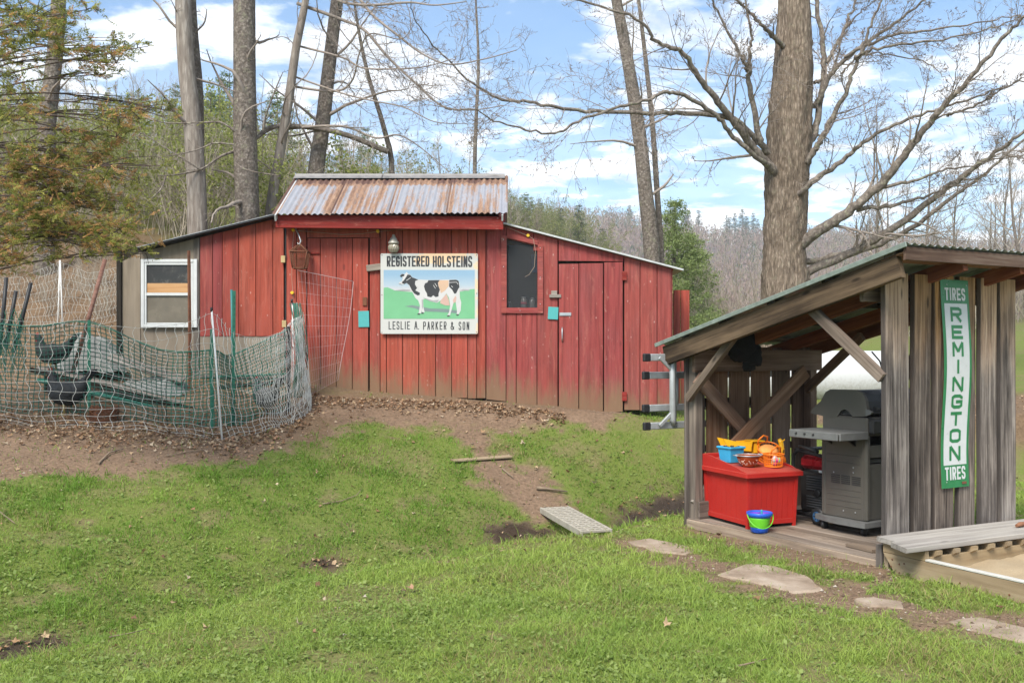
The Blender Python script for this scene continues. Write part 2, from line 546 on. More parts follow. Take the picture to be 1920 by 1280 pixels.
# ---- where the grass is worn away
def poly_world(pts): return np.array([[G(*p).x, G(*p).y] for p in pts])
def poly_sd(poly, x, y):
    """signed distance, negative inside"""
    d = np.full(x.shape, 1e9); ins = np.zeros(x.shape, bool)
    n = len(poly)
    for i in range(n):
        ax, ay = poly[i]; bx, by = poly[(i + 1) % n]
        ex, ey = bx - ax, by - ay
        t = np.clip(((x - ax) * ex + (y - ay) * ey) / (ex * ex + ey * ey + 1e-9), 0, 1)
        d = np.minimum(d, np.hypot(x - ax - t * ex, y - ay - t * ey))
        c = ((ay > y) != (by > y)) & (x < (bx - ax) * (y - ay) / (by - ay + 1e-12) + ax)
        ins ^= c
    return np.where(ins, -d, d)
DIRT = [
    [(560, 740), (1180, 772), (1120, 798), (1010, 800), (960, 812), (900, 800), (830, 812), (700, 795), (610, 798), (540, 835), (420, 862), (250, 884), (100, 882), (0, 898), (-260, 900), (-260, 770), (200, 780)],
    [(800, 802), (850, 812), (880, 860), (900, 905), (985, 965), (1035, 985), (1075, 968), (1055, 935), (1000, 890), (935, 848), (900, 800)],
    [(1140, 1004), (1185, 1010), (1330, 1042), (1480, 1082), (1600, 1112), (1700, 1130), (1990, 1160), (1990, 1205), (1780, 1186), (1640, 1148), (1520, 1128), (1340, 1088), (1230, 1050), (1150, 1026)],
    [(1285, 985), (1330, 992), (1500, 1028), (1650, 1068), (1650, 1085), (1480, 1050), (1320, 1008)],
]
MUD = [
    [(1140, 998), (1180, 985), (1290, 962), (1290, 915), (1240, 930), (1195, 955), (1160, 985)],
    [(925, 1024), (1030, 1010), (1050, 998), (960, 985), (930, 1000)],
    [(578, 1060), (610, 1066), (645, 1056), (632, 1045), (590, 1048)],
    [(-60, 1230), (40, 1222), (120, 1214), (90, 1204), (0, 1208), (-60, 1216)],
]
DIRTW = [poly_world(p) for p in DIRT]
MUDW = [poly_world(p) for p in MUD]
def masks(x, y):
    """grass, mud, leaf litter (each 0..1)"""
    x = np.asarray(x, float); y = np.asarray(y, float)
    w = (fbm(x * 2.3, y * 2.3) - 0.5) * 0.55 + (fbm(x * 9, y * 9, 3) - 0.5) * 0.5 + (fbm(x * 26, y * 26, 2) - 0.5) * 0.22
    d = np.full(x.shape, 9.0)
    for p in DIRTW: d = np.minimum(d, poly_sd(p, x, y))
    grass = smooth((d + w + 0.06) / 0.22)
    m = np.full(x.shape, 9.0)
    for p in MUDW: m = np.minimum(m, poly_sd(p, x, y))
    mud = 1 - smooth((m + w * 0.5 + 0.03) / 0.14)
    # thin patches in the lawn
    thin = smooth((fbm(x * 1.1 + 3, y * 1.1 + 8) - 0.60) / 0.10) * 0.3
    thin = np.maximum(thin, .4 * smooth((fbm(x * 4.3 + 13, y * 4.3 + 28, 3) - .64) / .06))
    grass = grass * (1 - mud) * (1 - thin)
    pen = smooth((y - 10.05) / .25) * smooth((-2.25 - x) / .25) * (1 - smooth((y - 13.5) / .5))
    grass = grass * (1 - pen)
    under = (y > 11.4)
    bb = x / np.maximum(y, 1)
    hill = smooth((y - 11.3) / 0.8) * smooth((0.10 - bb) / 0.1)
    grassy = smooth((fbm(x / 4.0, y / 4.0) - 0.30) / 0.2) * smooth((y - 14.6 + (fbm(x, y) - .5) * 2) / 2)
    grass = grass * (1 - hill * (1 - 0.85 * grassy))
    litter = np.clip(smooth((0.35 + (fbm(x * 3, y * 3) - 0.5) * 0.8 - np.abs(y - 10.6) * 0.5) / 0.4) * (x < -1.9), 0, 1)
    litter = np.maximum(litter, hill * (1 - grassy))
    litter = np.maximum(litter, smooth((y - 13.2) / 0.6) * (1 - smooth((y - 15.5) / 0.8)) * (bb > 0.3))
    return grass, mud, litter

def ground_material():
    k = N('ground_soil', 0.95, 0.15)
    p = k.pos(); a = k.attr('cover'); s = k.n('ShaderNodeSeparateColor'); k.put(s.inputs[0], a)
    n1 = k.noise(p, 3.1, 6, 0.6); n2 = k.noise(p, 28, 5, 0.65); n3 = k.noise(p, 120, 3, 0.6)
    soil = k.mix(n1, (0.140, 0.090, 0.058), (0.275, 0.185, 0.120))
    soil = k.mix(1.0, soil, k.ramp(n2, [(0.25, 0.55), (0.7, 1.35)]), 'MULTIPLY')
    soil = k.mix(k.step(n3, 0.62, 0.75), soil, (0.27, 0.21, 0.15))
    turf = k.mix(n2, (0.080, 0.105, 0.022), (0.205, 0.245, 0.055))
    turf = k.mix(k.step(n1, 0.5, 0.7), turf, (0.175, 0.165, 0.058))
    far = k.noise(p, 0.12, 6, 0.6)
    wet = k.mix(n2, (0.030, 0.020, 0.013), (0.075, 0.052, 0.036))
    v = k.voro(p, 26, 'Color')
    lit = k.mix(k.noise(v, 3.0, 2), (0.105, 0.062, 0.035), (0.30, 0.205, 0.125))
    lit = k.mix(k.step(n2, 0.45, 0.65), lit, (0.13, 0.085, 0.05))
    c = k.mix(s.outputs[0], soil, turf)
    c = k.mix(s.outputs[2], c, lit)
    c = k.mix(s.outputs[1], c, wet)
    y = k.sep(p)[1]
    wood_floor = k.mix(far, (0.150, 0.112, 0.078), (0.165, 0.168, 0.072))
    wood_floor = k.mix(k.step(y, 130, 260), wood_floor, k.mix(far, (0.125, 0.092, 0.088), (0.175, 0.132, 0.118)))
    c = k.mix(k.step(y, 26, 55), c, wood_floor)
    k.color(c)
    k.rough(k.mix(s.outputs[1], (0.95, 0.95, 0.95), (0.30, 0.30, 0.30)))
    k.bump(k.math('ADD', k.math('MULTIPLY', n2, 0.8), n3), 0.7, 0.02)
    return k.m

def axis_pts(lo, hi, a, b, step, grow=1.09):
    core = np.arange(a, b + 1e-6, step)
    left, s, q = [], step, a
    while q > lo:
        s *= grow; q -= s; left.append(q)
    right, s, q = [], step, b
    while q < hi:
        s *= grow; q += s; right.append(q)
    return np.array(left[::-1] + list(core) + right)
gx = axis_pts(-420, 420, -6.0, 6.0, 0.06, 1.07)
gy = axis_pts(-20, 640, 3.9, 13.0, 0.06, 1.038)
GX, GY = np.meshgrid(gx, gy)
GZ = gz(GX, GY)
gr, mu, li = masks(GX, GY)
nxg, nyg = len(gx), len(gy)
ii = np.arange(nxg * nyg).reshape(nyg, nxg)
quads = np.stack([ii[:-1, :-1], ii[:-1, 1:], ii[1:, 1:], ii[1:, :-1]], -1).reshape(-1, 4)
ground = np_mesh('ground', np.stack([GX, GY, GZ], -1).reshape(-1, 3), quads, ground_material(), smooth=True,
                 attrs={'cover': np.stack([gr, mu, li], -1).reshape(-1, 3)})
kind(ground, 'structure')

# ---- water standing in the ditch
def water_material():
    k = N('ditch_water', 0.06, 0.5)
    p = k.pos()
    k.color(k.mix(k.noise(p, 9, 4), (0.030, 0.023, 0.015), (0.062, 0.050, 0.036)))
    k.bump(k.noise(p, 40, 3), 0.06, 0.01)
    return k.m
wm = MB()
_d = [(-2.9, 5.15, .07), (-2.3, 5.80, .09), (-1.7, 6.95, .05), (-1.0, 7.80, .06), (-0.2, 8.60, .15), (0.25, 8.92, .16), (0.6, 9.12, .16), (1.05, 9.62, .22), (1.5, 10.10, .28), (2.2, 10.78, .3), (3.0, 11.5, .2)]
vs, fs = [], []
for i, (x, y, w) in enumerate(_d):
    j0, j1 = _d[max(i - 1, 0)], _d[min(i + 1, len(_d) - 1)]
    t = Vector((j1[0] - j0[0], j1[1] - j0[1], 0)).normalized(); q = Vector((-t.y, t.x, 0))
    z = float(gz(x, y)) + 0.015
    z = min(z, -0.095)
    vs += [Vector((x, y, z)) - q * w, Vector((x, y, z)) + q * w]
    if i: fs.append((2 * i - 2, 2 * i - 1, 2 * i + 1, 2 * i))
wm.add(vs, [tuple(reversed(f)) for f in fs])
kind(wm.build('water', water_material()), 'structure')

# ------------------------------------------------------------------ grass blades (nobody could count them)
def leaf_material(name, attr='tint', trans=0.35, rough=0.6):
    k = N(name, rough, 0.25)
    c = k.attr(attr)
    k.color(c)
    t = k.n('ShaderNodeBsdfTranslucent'); k.put(t.inputs[0], c)
    mx = k.n('ShaderNodeMixShader'); mx.inputs[0].default_value = trans
    k.t.links.new(k.b.outputs[0], mx.inputs[1]); k.t.links.new(t.outputs[0], mx.inputs[2])
    k.t.links.new(mx.outputs[0], k.out.inputs[0])
    return k.m
GRASS_MAT = leaf_material('grass_blade')

def shed_keepout(x, y):
    """inside the lean-to's platform or the sandbox"""
    c, s = math.cos(math.radians(30.5)), math.sin(math.radians(30.5))
    dx, dy = x - 2.584, y - 7.12
    lx, ly = dx * c + dy * s, -dx * s + dy * c
    return ((lx > -0.0) & (lx < 1.6) & (ly > -0.0) & (ly < 2.1)) | ((lx > 0.05) & (lx < 3) & (ly < 0.1) & (ly > -1.7))

def make_grass(name, npts, ylo, yhi, hmin, hmax, wid, seed, dens_pow=1.0, spread=0.02, tall=False):
    r = np.random.default_rng(seed)
    u = r.random(npts)
    y = ylo * (yhi / ylo) ** u if dens_pow > 0 else ylo + (yhi - ylo) * u
    x = (r.random(npts) * 2 - 1) * (y * 0.56 + 0.15)
    # clumping
    x = x + r.normal(0, spread, npts); y = y + r.normal(0, spread, npts)
    g, m, l = masks(x, y)
    tuft = fbm(x * 5 + 31, y * 5 + 7, 3)
    keep = (r.random(npts) < g ** 1.5 * (0.55 + 0.9 * smooth((tuft - 0.38) / 0.3))) & ~shed_keepout(x, y)
    keep |= (r.random(npts) < 0.035) & (m < 0.3) & (l < 0.5) & (y < 11) & ~shed_keepout(x, y)
    if tall:    # longer tufts: ditch lip, foot of the deck, scattered clumps
        lip = smooth(1 - np.abs(y - np.interp(x, DX, DY) + .3) / .45) * smooth((x + 1.8) / 1.2)
        cl = smooth((fbm(x * 2.6 + 90, y * 2.6 + 33, 3) - .56) / .08)
        keep &= r.random(npts) < np.maximum(lip * .8, cl * .6)
    x, y, tuft = x[keep], y[keep], tuft[keep]
    n = len(x)
    yd = np.interp(x, DX, DY)
    lip = smooth(1 - np.abs(y - yd + 0.35) / 0.5)
    big = fbm(x * 0.8 + 5, y * 0.8 + 2, 3)
    h = (hmin + (hmax - hmin) * r.random(n) ** 1.6) * np.where(r.random(n) < .04, 1.8, 1.0) * (0.6 + 0.9 * tuft) * (1 + 0.35 * lip) * (0.7 + 0.6 * big)
    z = gz(x, y) - 0.006
    az = r.random(n) * 2 * np.pi
    lean = (0.3 + 1.2 * r.random(n)) * h * 0.9
    fa = r.random(n) * 2 * np.pi
    w = wid * (0.6 + 0.8 * r.random(n)) * np.clip(y / 6.5, .85, 1.7)
    dx, dy = np.cos(fa) * w / 2, np.sin(fa) * w / 2
    lx, ly = np.cos(az) * lean, np.sin(az) * lean
    V = np.empty((n, 5, 3))
    V[:, 0] = np.stack([x - dx, y - dy, z], -1); V[:, 1] = np.stack([x + dx, y + dy, z], -1)
    V[:, 2] = np.stack([x + dx * .8 + lx * .38, y + dy * .8 + ly * .38, z + h * .6], -1)
    V[:, 3] = np.stack([x - dx * .8 + lx * .38, y - dy * .8 + ly * .38, z + h * .6], -1)
    V[:, 4] = np.stack([x + lx, y + ly, z + h * 0.92], -1)
    b = np.arange(n)[:, None] * 5
    T = np.concatenate([b + np.array([0, 1, 2]), b + np.array([0, 2, 3]), b + np.array([3, 2, 4])], 0)
    # living colour: patches of lighter, yellower and darker grass, a few straw blades
    lawn = fbm(x * 0.55 + 40, y * 0.55 + 13, 3)[:, None]
    near = smooth((yd - y + 0.2) / 1.2)[:, None]
    q = r.random((n, 1))
    c1 = np.array([[0.145, 0.260, 0.032]]); c2 = np.array([[0.295, 0.400, 0.070]]); c3 = np.array([[0.360, 0.415, 0.120]])
    fine = fbm(x * 3.1 + 11, y * 3.1 + 47, 3)[:, None]
    f = np.clip(0.20 + (lawn - 0.5) * 2.0 + (fine - .5) * 1.5 + near * 0.52 + (q - 0.5) * 0.55 - (.25 if tall else 0), 0, 1)
    c = c1 * (1 - f) + c2 * f
    c = c * (1 - near * 0.25) + c3 * near * 0.25
    straw = r.random(n) < 0.03 + .30 * smooth((fbm(x * 1.9 + 60, y * 1.9 + 5, 3) - .58) / .1)
    c[straw] = np.array([0.33, 0.27, 0.12]) * (0.7 + 0.5 * r.random((straw.sum(), 1)))
    C = np.repeat(c[:, None, :], 5, 1)
    return kind(np_mesh(name, V.reshape(-1, 3), T, GRASS_MAT, attrs={'tint': C.reshape(-1, 3)}), 'stuff')
tag(make_grass('grass_tufts', 230000, 4.5, 11.5, 0.035, 0.085, 0.0042, 5, tall=True), 'longer dark tufts along the ditch lip and among the lawn', 'grass')
tag(make_grass('grass', 430000, 4.5, 12.6, 0.013, 0.046, 0.0040, 3), 'short green lawn grass covering the yard and the bank', 'grass')

def make_clover():
    """low round-leaved weeds mixed into the lawn"""
    r = np.random.default_rng(8)
    n = 85000
    y = 4.3 * (11.0 / 4.3) ** r.random(n); x = (r.random(n) * 2 - 1) * (y * 0.55)
    g, m, l = masks(x, y); pt = fbm(x * 1.3 + 70, y * 1.3 + 22, 3)
    keep = (r.random(n) < g * (0.25 + 0.75 * smooth((pt - 0.38) / 0.25))) & ~shed_keepout(x, y)
    x, y = x[keep], y[keep]; n = len(x)
    z = gz(x, y) + 0.008 + 0.02 * r.random(n); s = 0.005 + 0.013 * r.random(n) ** 2.2
    a = r.random(n) * 6.283
    tx, ty = r.normal(0, .35, n), r.normal(0, .35, n)
    V = np.empty((n, 4, 3))
    for i, (ca, sa) in enumerate(((1, 0), (0, .7), (-1, 0), (0, -.7))):
        ux = (np.cos(a) * ca - np.sin(a) * sa) * s; uy = (np.sin(a) * ca + np.cos(a) * sa) * s
        V[:, i] = np.stack([x + ux, y + uy, z + ux * tx + uy * ty], -1)
    T = np.arange(n)[:, None] * 4 + np.arange(4)
    q = r.random((n, 1))
    c = np.array([[0.125, 0.190, 0.036]]) * (1 - q) + np.array([[0.280, 0.345, 0.105]]) * q
    return kind(np_mesh('ground_cover', V.reshape(-1, 3), T, GRASS_MAT, attrs={'tint': np.repeat(c[:, None], 4, 1).reshape(-1, 3)}), 'stuff')
tag(make_clover(), 'low clover and broad leaved weeds growing through the lawn', 'ground cover')

# ------------------------------------------------------------------ dead leaves
LEAF_MAT = leaf_material('dead_leaf', trans=0.15, rough=0.8)
def leaf_shape(r, s):
    """curled five-lobed leaf: fan around a centre"""
    n = 10; pts = [np.zeros(3)]
    cu = r.uniform(0.35, 1.1); ph = r.uniform(0, 6.28)
    for i in range(n):
        a = 2 * math.pi * i / n
        rad = s * ((1.0 if i % 2 == 0 else 0.62) + r.uniform(-.3, .2)) * (0.75 if 2 < i < 8 else 1)
        x, y = rad * math.cos(a), rad * math.sin(a)
        pts.append(np.array([x, y, cu * (x * math.cos(ph) + y * math.sin(ph)) ** 2 / s + r.uniform(0, .12) * s]))
    return np.array(pts), [(0, 1 + i, 1 + (i + 1) % n) for i in range(n)]
def rot_rand(r, tilt):
    a, b, c = r.uniform(0, 6.28), r.gauss(0, tilt), r.gauss(0, tilt)
    return np.array((Matrix.Rotation(a, 3, 'Z') @ Matrix.Rotation(b, 3, 'X') @ Matrix.Rotation(c, 3, 'Y')))
LEAF_COLS = [(0.30, 0.185, 0.10), (0.22, 0.125, 0.065), (0.40, 0.28, 0.17), (0.16, 0.09, 0.05), (0.34, 0.20, 0.12), (0.46, 0.36, 0.25)]
def make_litter():
    r = random.Random(4); Vs, Fs, Cs = [], [], []; b = 0
    pp, xy = [], []
    for i in range(6600):
        # drift along the foot of the net, against the barn wall and over the hen run
        t = r.random()
        if t < 0.50:
            px = r.uniform(-60, 600); pp.append((px, np.interp(px, [-60, 0, 420, 520, 600], [790, 792, 822, 808, 752]) + r.gauss(2, 17)))
        elif t < 0.68:
            px = r.uniform(590, 1060); pp.append((px, np.interp(px, [590, 900, 1060], [744, 756, 776]) + abs(r.gauss(0, 11))))
        elif t < 0.86: xy.append((r.uniform(-9, -2.4), r.uniform(10.6, 16.5)))
        elif t < 0.875:
            mx, my, sx, sy = r.choice(((60, 1214, 60, 7), (610, 1056, 28, 7), (985, 1012, 40, 8), (1235, 958, 40, 14), (430, 860, 120, 12))); pp.append((r.gauss(mx, sx), r.gauss(my, sy)))
        elif t < 0.90: pp.append((r.uniform(0, 1280), r.uniform(770, 1000)))
        else: xy.append((r.uniform(4.2, 8.5), r.uniform(12.8, 16.0)))
    pp = np.array(pp); xy = np.array(xy)
    x1, y1, z1 = Gv(pp[:, 0], pp[:, 1]); z2 = gz(xy[:, 0], xy[:, 1])
    spots = [(Vector(q), 0.009 + 0.023 * r.random() ** 1.5) for q in list(zip(x1, y1, z1)) + list(zip(xy[:, 0], xy[:, 1], z2))]
    for p, s in spots:
        v, f = leaf_shape(r, s); v = v @ rot_rand(r, 0.35).T + np.array([p.x, p.y, p.z + 0.012])
        c = np.array(r.choice(LEAF_COLS)) * r.uniform(.85, 1.3)
        Vs.append(v); Fs += [(a + b, d + b, e + b) for a, d, e in f]; Cs.append(np.tile(c, (len(v), 1))); b += len(v)
    return kind(np_mesh('leaf_litter', np.concatenate(Vs), np.array(Fs), LEAF_MAT, attrs={'tint': np.concatenate(Cs)}), 'stuff')
tag(make_litter(), 'drifts of dry brown leaves along the net fence and barn wall', 'leaf litter')
# the leaves lying singly on the lawn
LONE = [(270, 1042), (307, 1053), (320, 1138), (250, 1168), (152, 1178), (355, 1092), (436, 1090), (360, 938), (595, 892), (590, 1012), (660, 1002), (610, 1134),
        (355, 1230), (285, 1198), (388, 1188), (595, 1103), (590, 1195), (497, 947), (430, 1036), (362, 962), (937, 1040), (984, 1040), (770, 1110), (1115, 910), (1165, 955),
        (1065, 890), (925, 905), (1095, 990), (1015, 905), (980, 837), (905, 815), (1420, 1132), (1330, 1020), (1345, 1008), (1875, 1148), (560, 1180), (430, 850), (210, 1195), (1250, 1180)]
_lr = random.Random(21); leaf_protos = []
for i in range(6):
    v, f = leaf_shape(_lr, 0.030)
    me = bpy.data.meshes.new('fallen_leaf'); me.from_pydata([tuple(q) for q in v], [], f)
    a = me.color_attributes.new('tint', 'FLOAT_COLOR', 'POINT')
    for d in a.data: d.color = (*(Vector(LEAF_COLS[i]) * 1.05), 1)
    me.materials.append(LEAF_MAT); leaf_protos.append(me)
for i, (px, py) in enumerate(LONE):
    o = link(bpy.data.objects.new('fallen_leaf', leaf_protos[i % 6]))
    o.location = G(px, py) + Vector((0, 0, 0.032)); o.rotation_euler = (_lr.gauss(.2, .4), _lr.gauss(0, .4), _lr.uniform(0, 6.28))
    s = _lr.uniform(0.75, 1.25); o.scale = (s, s, s)
    tag(o, 'single curled brown leaf lying loose on the open grass', 'leaf', 'single leaves lying on the lawn')

# crumbs of soil and small stones on the bare ground
def make_crumbs():
    r = np.random.default_rng(31); n = 90000
    y = 4.6 * (12.0 / 4.6) ** r.random(n); x = (r.random(n) * 2 - 1) * (y * .54)
    g, m, l = masks(x, y); keep = (r.random(n) < (1 - g) ** 2 * .8) & ~shed_keepout(x, y); x, y, m = x[keep], y[keep], m[keep]; n = len(x)
    s = .003 + .009 * r.random(n) ** 3 + .010 * (r.random(n) < .02); z = gz(x, y) + s * .2
    a = r.random(n) * 6.283; D = np.array([[1, 0, 0], [-1, 0, 0], [0, 1, 0], [0, -1, 0], [0, 0, .7], [0, 0, -.7]])
    c, sn = np.cos(a)[:, None], np.sin(a)[:, None]; dx = D[None, :, 0] * c - D[None, :, 1] * sn; dy = D[None, :, 0] * sn + D[None, :, 1] * c
    jit = r.uniform(.6, 1.3, (n, 6)); V = np.stack([x[:, None] + dx * s[:, None] * jit, y[:, None] + dy * s[:, None] * jit, z[:, None] + D[None, :, 2] * s[:, None] * jit], -1).reshape(-1, 3)
    Fx = np.array([[0, 2, 4], [2, 1, 4], [1, 3, 4], [3, 0, 4]])[None] + (np.arange(n) * 6)[:, None, None]
    q = r.random((n, 1)); C = np.array([[.10, .066, .042]]) * (1 - q) + np.array([[.30, .215, .145]]) * q; C = np.where((r.random(n) < .05)[:, None], np.array([[.42, .36, .29]]), C); C = C * (1 - .65 * m[:, None])
    return kind(np_mesh('soil_crumbs', V, Fx.reshape(-1, 3), LEAF_MAT, attrs={'tint': np.repeat(C, 6, 0)}), 'stuff')
tag(make_crumbs(), 'loose crumbs of soil and grit on the worn ground', 'gravel')
# ------------------------------------------------------------------ the red barn
YB = 11.9
SB = F / YB
BR = Vector((-1.2, YB, 1.0))
RED = red_paint('red_barn_paint', (0.325, 0.062, 0.038), (0.300, 0.068, 0.048), 0.97)
RED_FADED = red_paint('faded_barn_paint', (0.275, 0.053, 0.045), (0.262, 0.066, 0.060), 0.97, 0.45)
RED_TRIM = red_paint('red_trim_paint', (0.235, 0.020, 0.014), (0.19, 0.018, 0.014), -5)
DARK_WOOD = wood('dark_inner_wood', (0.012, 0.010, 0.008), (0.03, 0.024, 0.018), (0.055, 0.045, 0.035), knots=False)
PLY = wood('weathered_plywood', (0.140, 0.112, 0.082), (0.225, 0.182, 0.136), (0.29, 0.24, 0.185), 1.0, 9, bump=0.12, knots=False, vary=0.08)
GREY_WOOD = wood('grey_board', (0.105, 0.085, 0.068), (0.215, 0.180, 0.150), (0.34, 0.30, 0.26))
BLACK_METAL = plain('black_metal', (0.018, 0.018, 0.019), 0.5)
TAR = plain('tar_roofing', (0.028, 0.028, 0.030), 0.8, bump=0.4, scale=30)
WHITE_METAL = plain('white_flashing', (0.45, 0.455, 0.45), 0.5)
VINYL = plain('white_vinyl', (0.58, 0.585, 0.57), 0.45, var=0.06)
GALV = plain('galvanised_steel', (0.42, 0.43, 0.44), 0.42, 0.55, var=0.2)
RUST = plain('rusty_iron', (0.155, 0.062, 0.032), 0.9, var=0.4, bump=0.4)
YELLOW = plain('yellow_plastic', (0.72, 0.42, 0.02), 0.5)
TEAL = plain('teal_card', (0.075, 0.345, 0.335), 0.8, var=0.08, scale=40)

def corrugated_material():
    k = N('rusty_corrugated_iron', 0.55, 0.4)
    v = shifted(k, k.co(), 6)
    st = k.noise(k.map(v, (13, 0.55, 1)), 1.0, 4, 0.65, 0.2)
    fi = k.noise(k.map(v, (40, 9, 1)), 1.0, 6, 0.75)
    big = k.noise(k.map(v, (2.6, 0.5, 1)), 1.0, 2, 0.5)
    o = k.sep(k.co())
    edge = k.step(o[0], 0.085, 0.03)                       # lapped edge of each sheet rusts first
    top = k.step(o[1], 0.98, 1.14)
    f = k.math('ADD', k.math('MULTIPLY', st, 0.75), k.math('ADD', k.math('MULTIPLY', fi, 0.33), k.math('MULTIPLY', big, 0.45)))
    f = k.math('ADD', f, k.math('ADD', k.math('MULTIPLY', edge, 0.4), k.math('MULTIPLY', top, 0.35)))
    f = k.math('ADD', f, k.ramp(k.rand(), [(0, -0.10), (1, 0.05)]))
    ru = k.step(f, 0.725, 0.86)
    zinc = k.mix(k.noise(k.map(v, (6, 3, 1)), 2.0, 5, 0.6), (0.27, 0.272, 0.295), (0.43, 0.43, 0.455))
    rc = k.ramp(fi, [(0.3, (0.12, 0.070, 0.052)), (0.5, (0.25, 0.145, 0.092)), (0.7, (0.37, 0.25, 0.17))])
    rc = k.mix(k.step(f, 1.03, 1.18), rc, (0.105, 0.055, 0.042))
    k.color(k.mix(ru, zinc, rc))
    k.metal(k.math('MULTIPLY', k.math('SUBTRACT', 1.0, ru), 0.35)); k.rough(k.mix(ru, (0.45,) * 3, (0.9,) * 3))
    k.bump(fi, 0.2, 0.002)
    return k.m
CORR = corrugated_material()

barn = thing('barn', 'low red plank barn with rusty corrugated centre roof and two lean-to wings', 'barn', BR)
def bp(px, py, Y=YB): return W(px, py, Y) - BR

def vboard(x0, x1, yt0, yt1, yb, Y, mat, name='plank', gap=1.0, th=0.022, parent=None, yb1=None, jit=0.002):
    """upright board seen between photo columns x0 and x1, its top running from yt0 to yt1"""
    a = bp(x0 + gap / 2, yb, Y); b = bp(x1 - gap / 2, yb if yb1 is None else yb1, Y)
    w = b.x - a.x
    zt0, zt1 = bp(0, yt0, Y).z, bp(0, yt1, Y).z
    zb = min(a.z, b.z); zm = (zt0 + zt1) / 2
    c = (a.x + b.x) / 2; yj = a.y + rng.uniform(-jit, jit)
    p0, p1 = Vector((c, yj, zb)), Vector((c, yj, zm))
    return plank(parent or barn, name, p0, p1, w, th, (0, -1, 0), mat, (b.z - zb, a.z - zb), (zt1 - zm, zt0 - zm), bev=0.004)

# backing so that nothing shows through the gaps
for x0, x1, yt0, yt1, yb in ((232, 536, 470, 412, 735), (539, 935, 410, 410, 742), (1030, 1256, 452, 506, 768), (938, 945, 424, 426, 768)):
    vboard(x0, x1, yt0, yt1, yb, YB + 0.05, DARK_WOOD, 'backing_panel', th=0.012)
vboard(945, 1030, 588, 588, 768, YB + 0.05, DARK_WOOD, 'backing_panel', th=0.012)

# --- centre bay
C_Z = [(713, 725), (725, 755), (755, 785), (785, 817), (817, 847), (847, 877), (877, 894)]
for i, (a, b) in enumerate(C_Z): vboard(a, b, 406, 406, 741 + i * 0.9, YB, RED)
vboard(537, 556, 412, 412, 741, YB - 0.01, RED)
vboard(556, 575, 412, 412, 735, YB, RED)
vboard(575, 712, 412, 412, 428, YB, RED, 'lintel_board')
vboard(575, 712, 428, 427.5, 445.5, YB - 0.022, RED, 'header_trim')
vboard(693, 713, 446, 446, 741, YB, RED)
vboard(894, 911, 406, 406, 746, YB - 0.012, RED, 'corner_board')
# the plank door of the centre bay
door1 = bpy.data.objects.new('door', None); link(door1, barn)
for a, b in ((576, 601), (601, 631), (631, 661), (661, 691)):
    vboard(a, b, 447, 447, 734, YB - 0.006, RED, parent=door1)
def wall_box(name, px, py, w, h, mat, parent=barn, d=0.012, Y=YB - 0.03, rot=0.0, bev=0.003):
    """small flat piece fixed to the barn front; w, h in photo pixels"""
    m = MB().cbox((0, 0, 0), (w / SB, d, h / SB), bev)
    return m.build(name, mat, parent, bp(px, py, Y), (0, rot, 0))
wall_box('latch_plate', 684, 565, 8, 16, RUST, door1)
wall_box('hinge', 589, 475, 20, 3, RED_TRIM, door1)
wall_box('turn_button', 705, 501, 36, 12, GREY_WOOD, rot=math.radians(-7), d=0.025, Y=YB - 0.035)
for y in (486, 607): wall_box('hinge_block', 531 if y < 500 else 533, y, 8, 13, plain('tan_block', (0.45, 0.33, 0.16), 0.7), d=0.03)

# --- right wing: boards top out under the sloping eave line
def rw(px): return 422 + (px - 940) * (505 - 418) / (1276 - 937)
YR = YB - 0.015
vboard(911.5, 949, 406, rw(949), 748, YR, RED_FADED, yb1=752)
for a, b, yb in ((949, 968, 765), (968, 1007, 763), (1007, 1046, 768)):
    if b < 1010: vboard(a, b, 588, 588, yb, YR, RED_FADED)
    else:
        vboard(a, b, rw(a), rw(b), yb, YR, RED_FADED)
vboard(1000, 1009, rw(1000), rw(1009), 470, YR + 0.003, RED_FADED)
vboard(949, 1000, rw(949), rw(1000), 447, YR + 0.003, RED_FADED, yb1=460)
for a, b, yb in ((1170, 1200, 768), (1200, 1232, 769), (1232, 1259, 768)):
    vboard(a, b, rw(a), rw(b), yb, YR, RED_FADED)
vboard(1047, 1169, rw(1047), rw(1169), 489, YR, RED_FADED, 'lintel_board', yb1=490)
door2 = bpy.data.objects.new('door', None); link(door2, barn)
for a, b, t in ((1047.5, 1085, 495), (1085.5, 1131, 494), (1132.2, 1168, 492)):
    vboard(a, b, t, t - 0.5, 771.5, YR - 0.02, RED_FADED, parent=door2, gap=0.8)
hnd = MB().tube([bp(1054, 614, YR - .035), bp(1054, 617, YR - .07), bp(1054, 634, YR - .07), bp(1054, 640, YR - .035)], 0.007, 6)
hnd.build('handle', GALV, door2)
wall_box('hasp', 1060, 589, 22, 6, GALV, door2, d=0.008, Y=YR - 0.037)
for y in (517, 743): wall_box('hinge', 1171, y, 9, 17, RED_TRIM, door2, d=0.01, Y=YR - 0.037)
wall_box('turn_button', 1041, 555, 22, 6, GREY_WOOD, d=0.03, Y=YR - 0.03)
wall_box('turn_button', 1039, 549, 11, 8, GREY_WOOD, d=0.03, Y=YR - 0.03)
wall_box('threshold', 1108, 774.5, 118, 3, GREY_WOOD, d=0.05, Y=YR - 0.02)
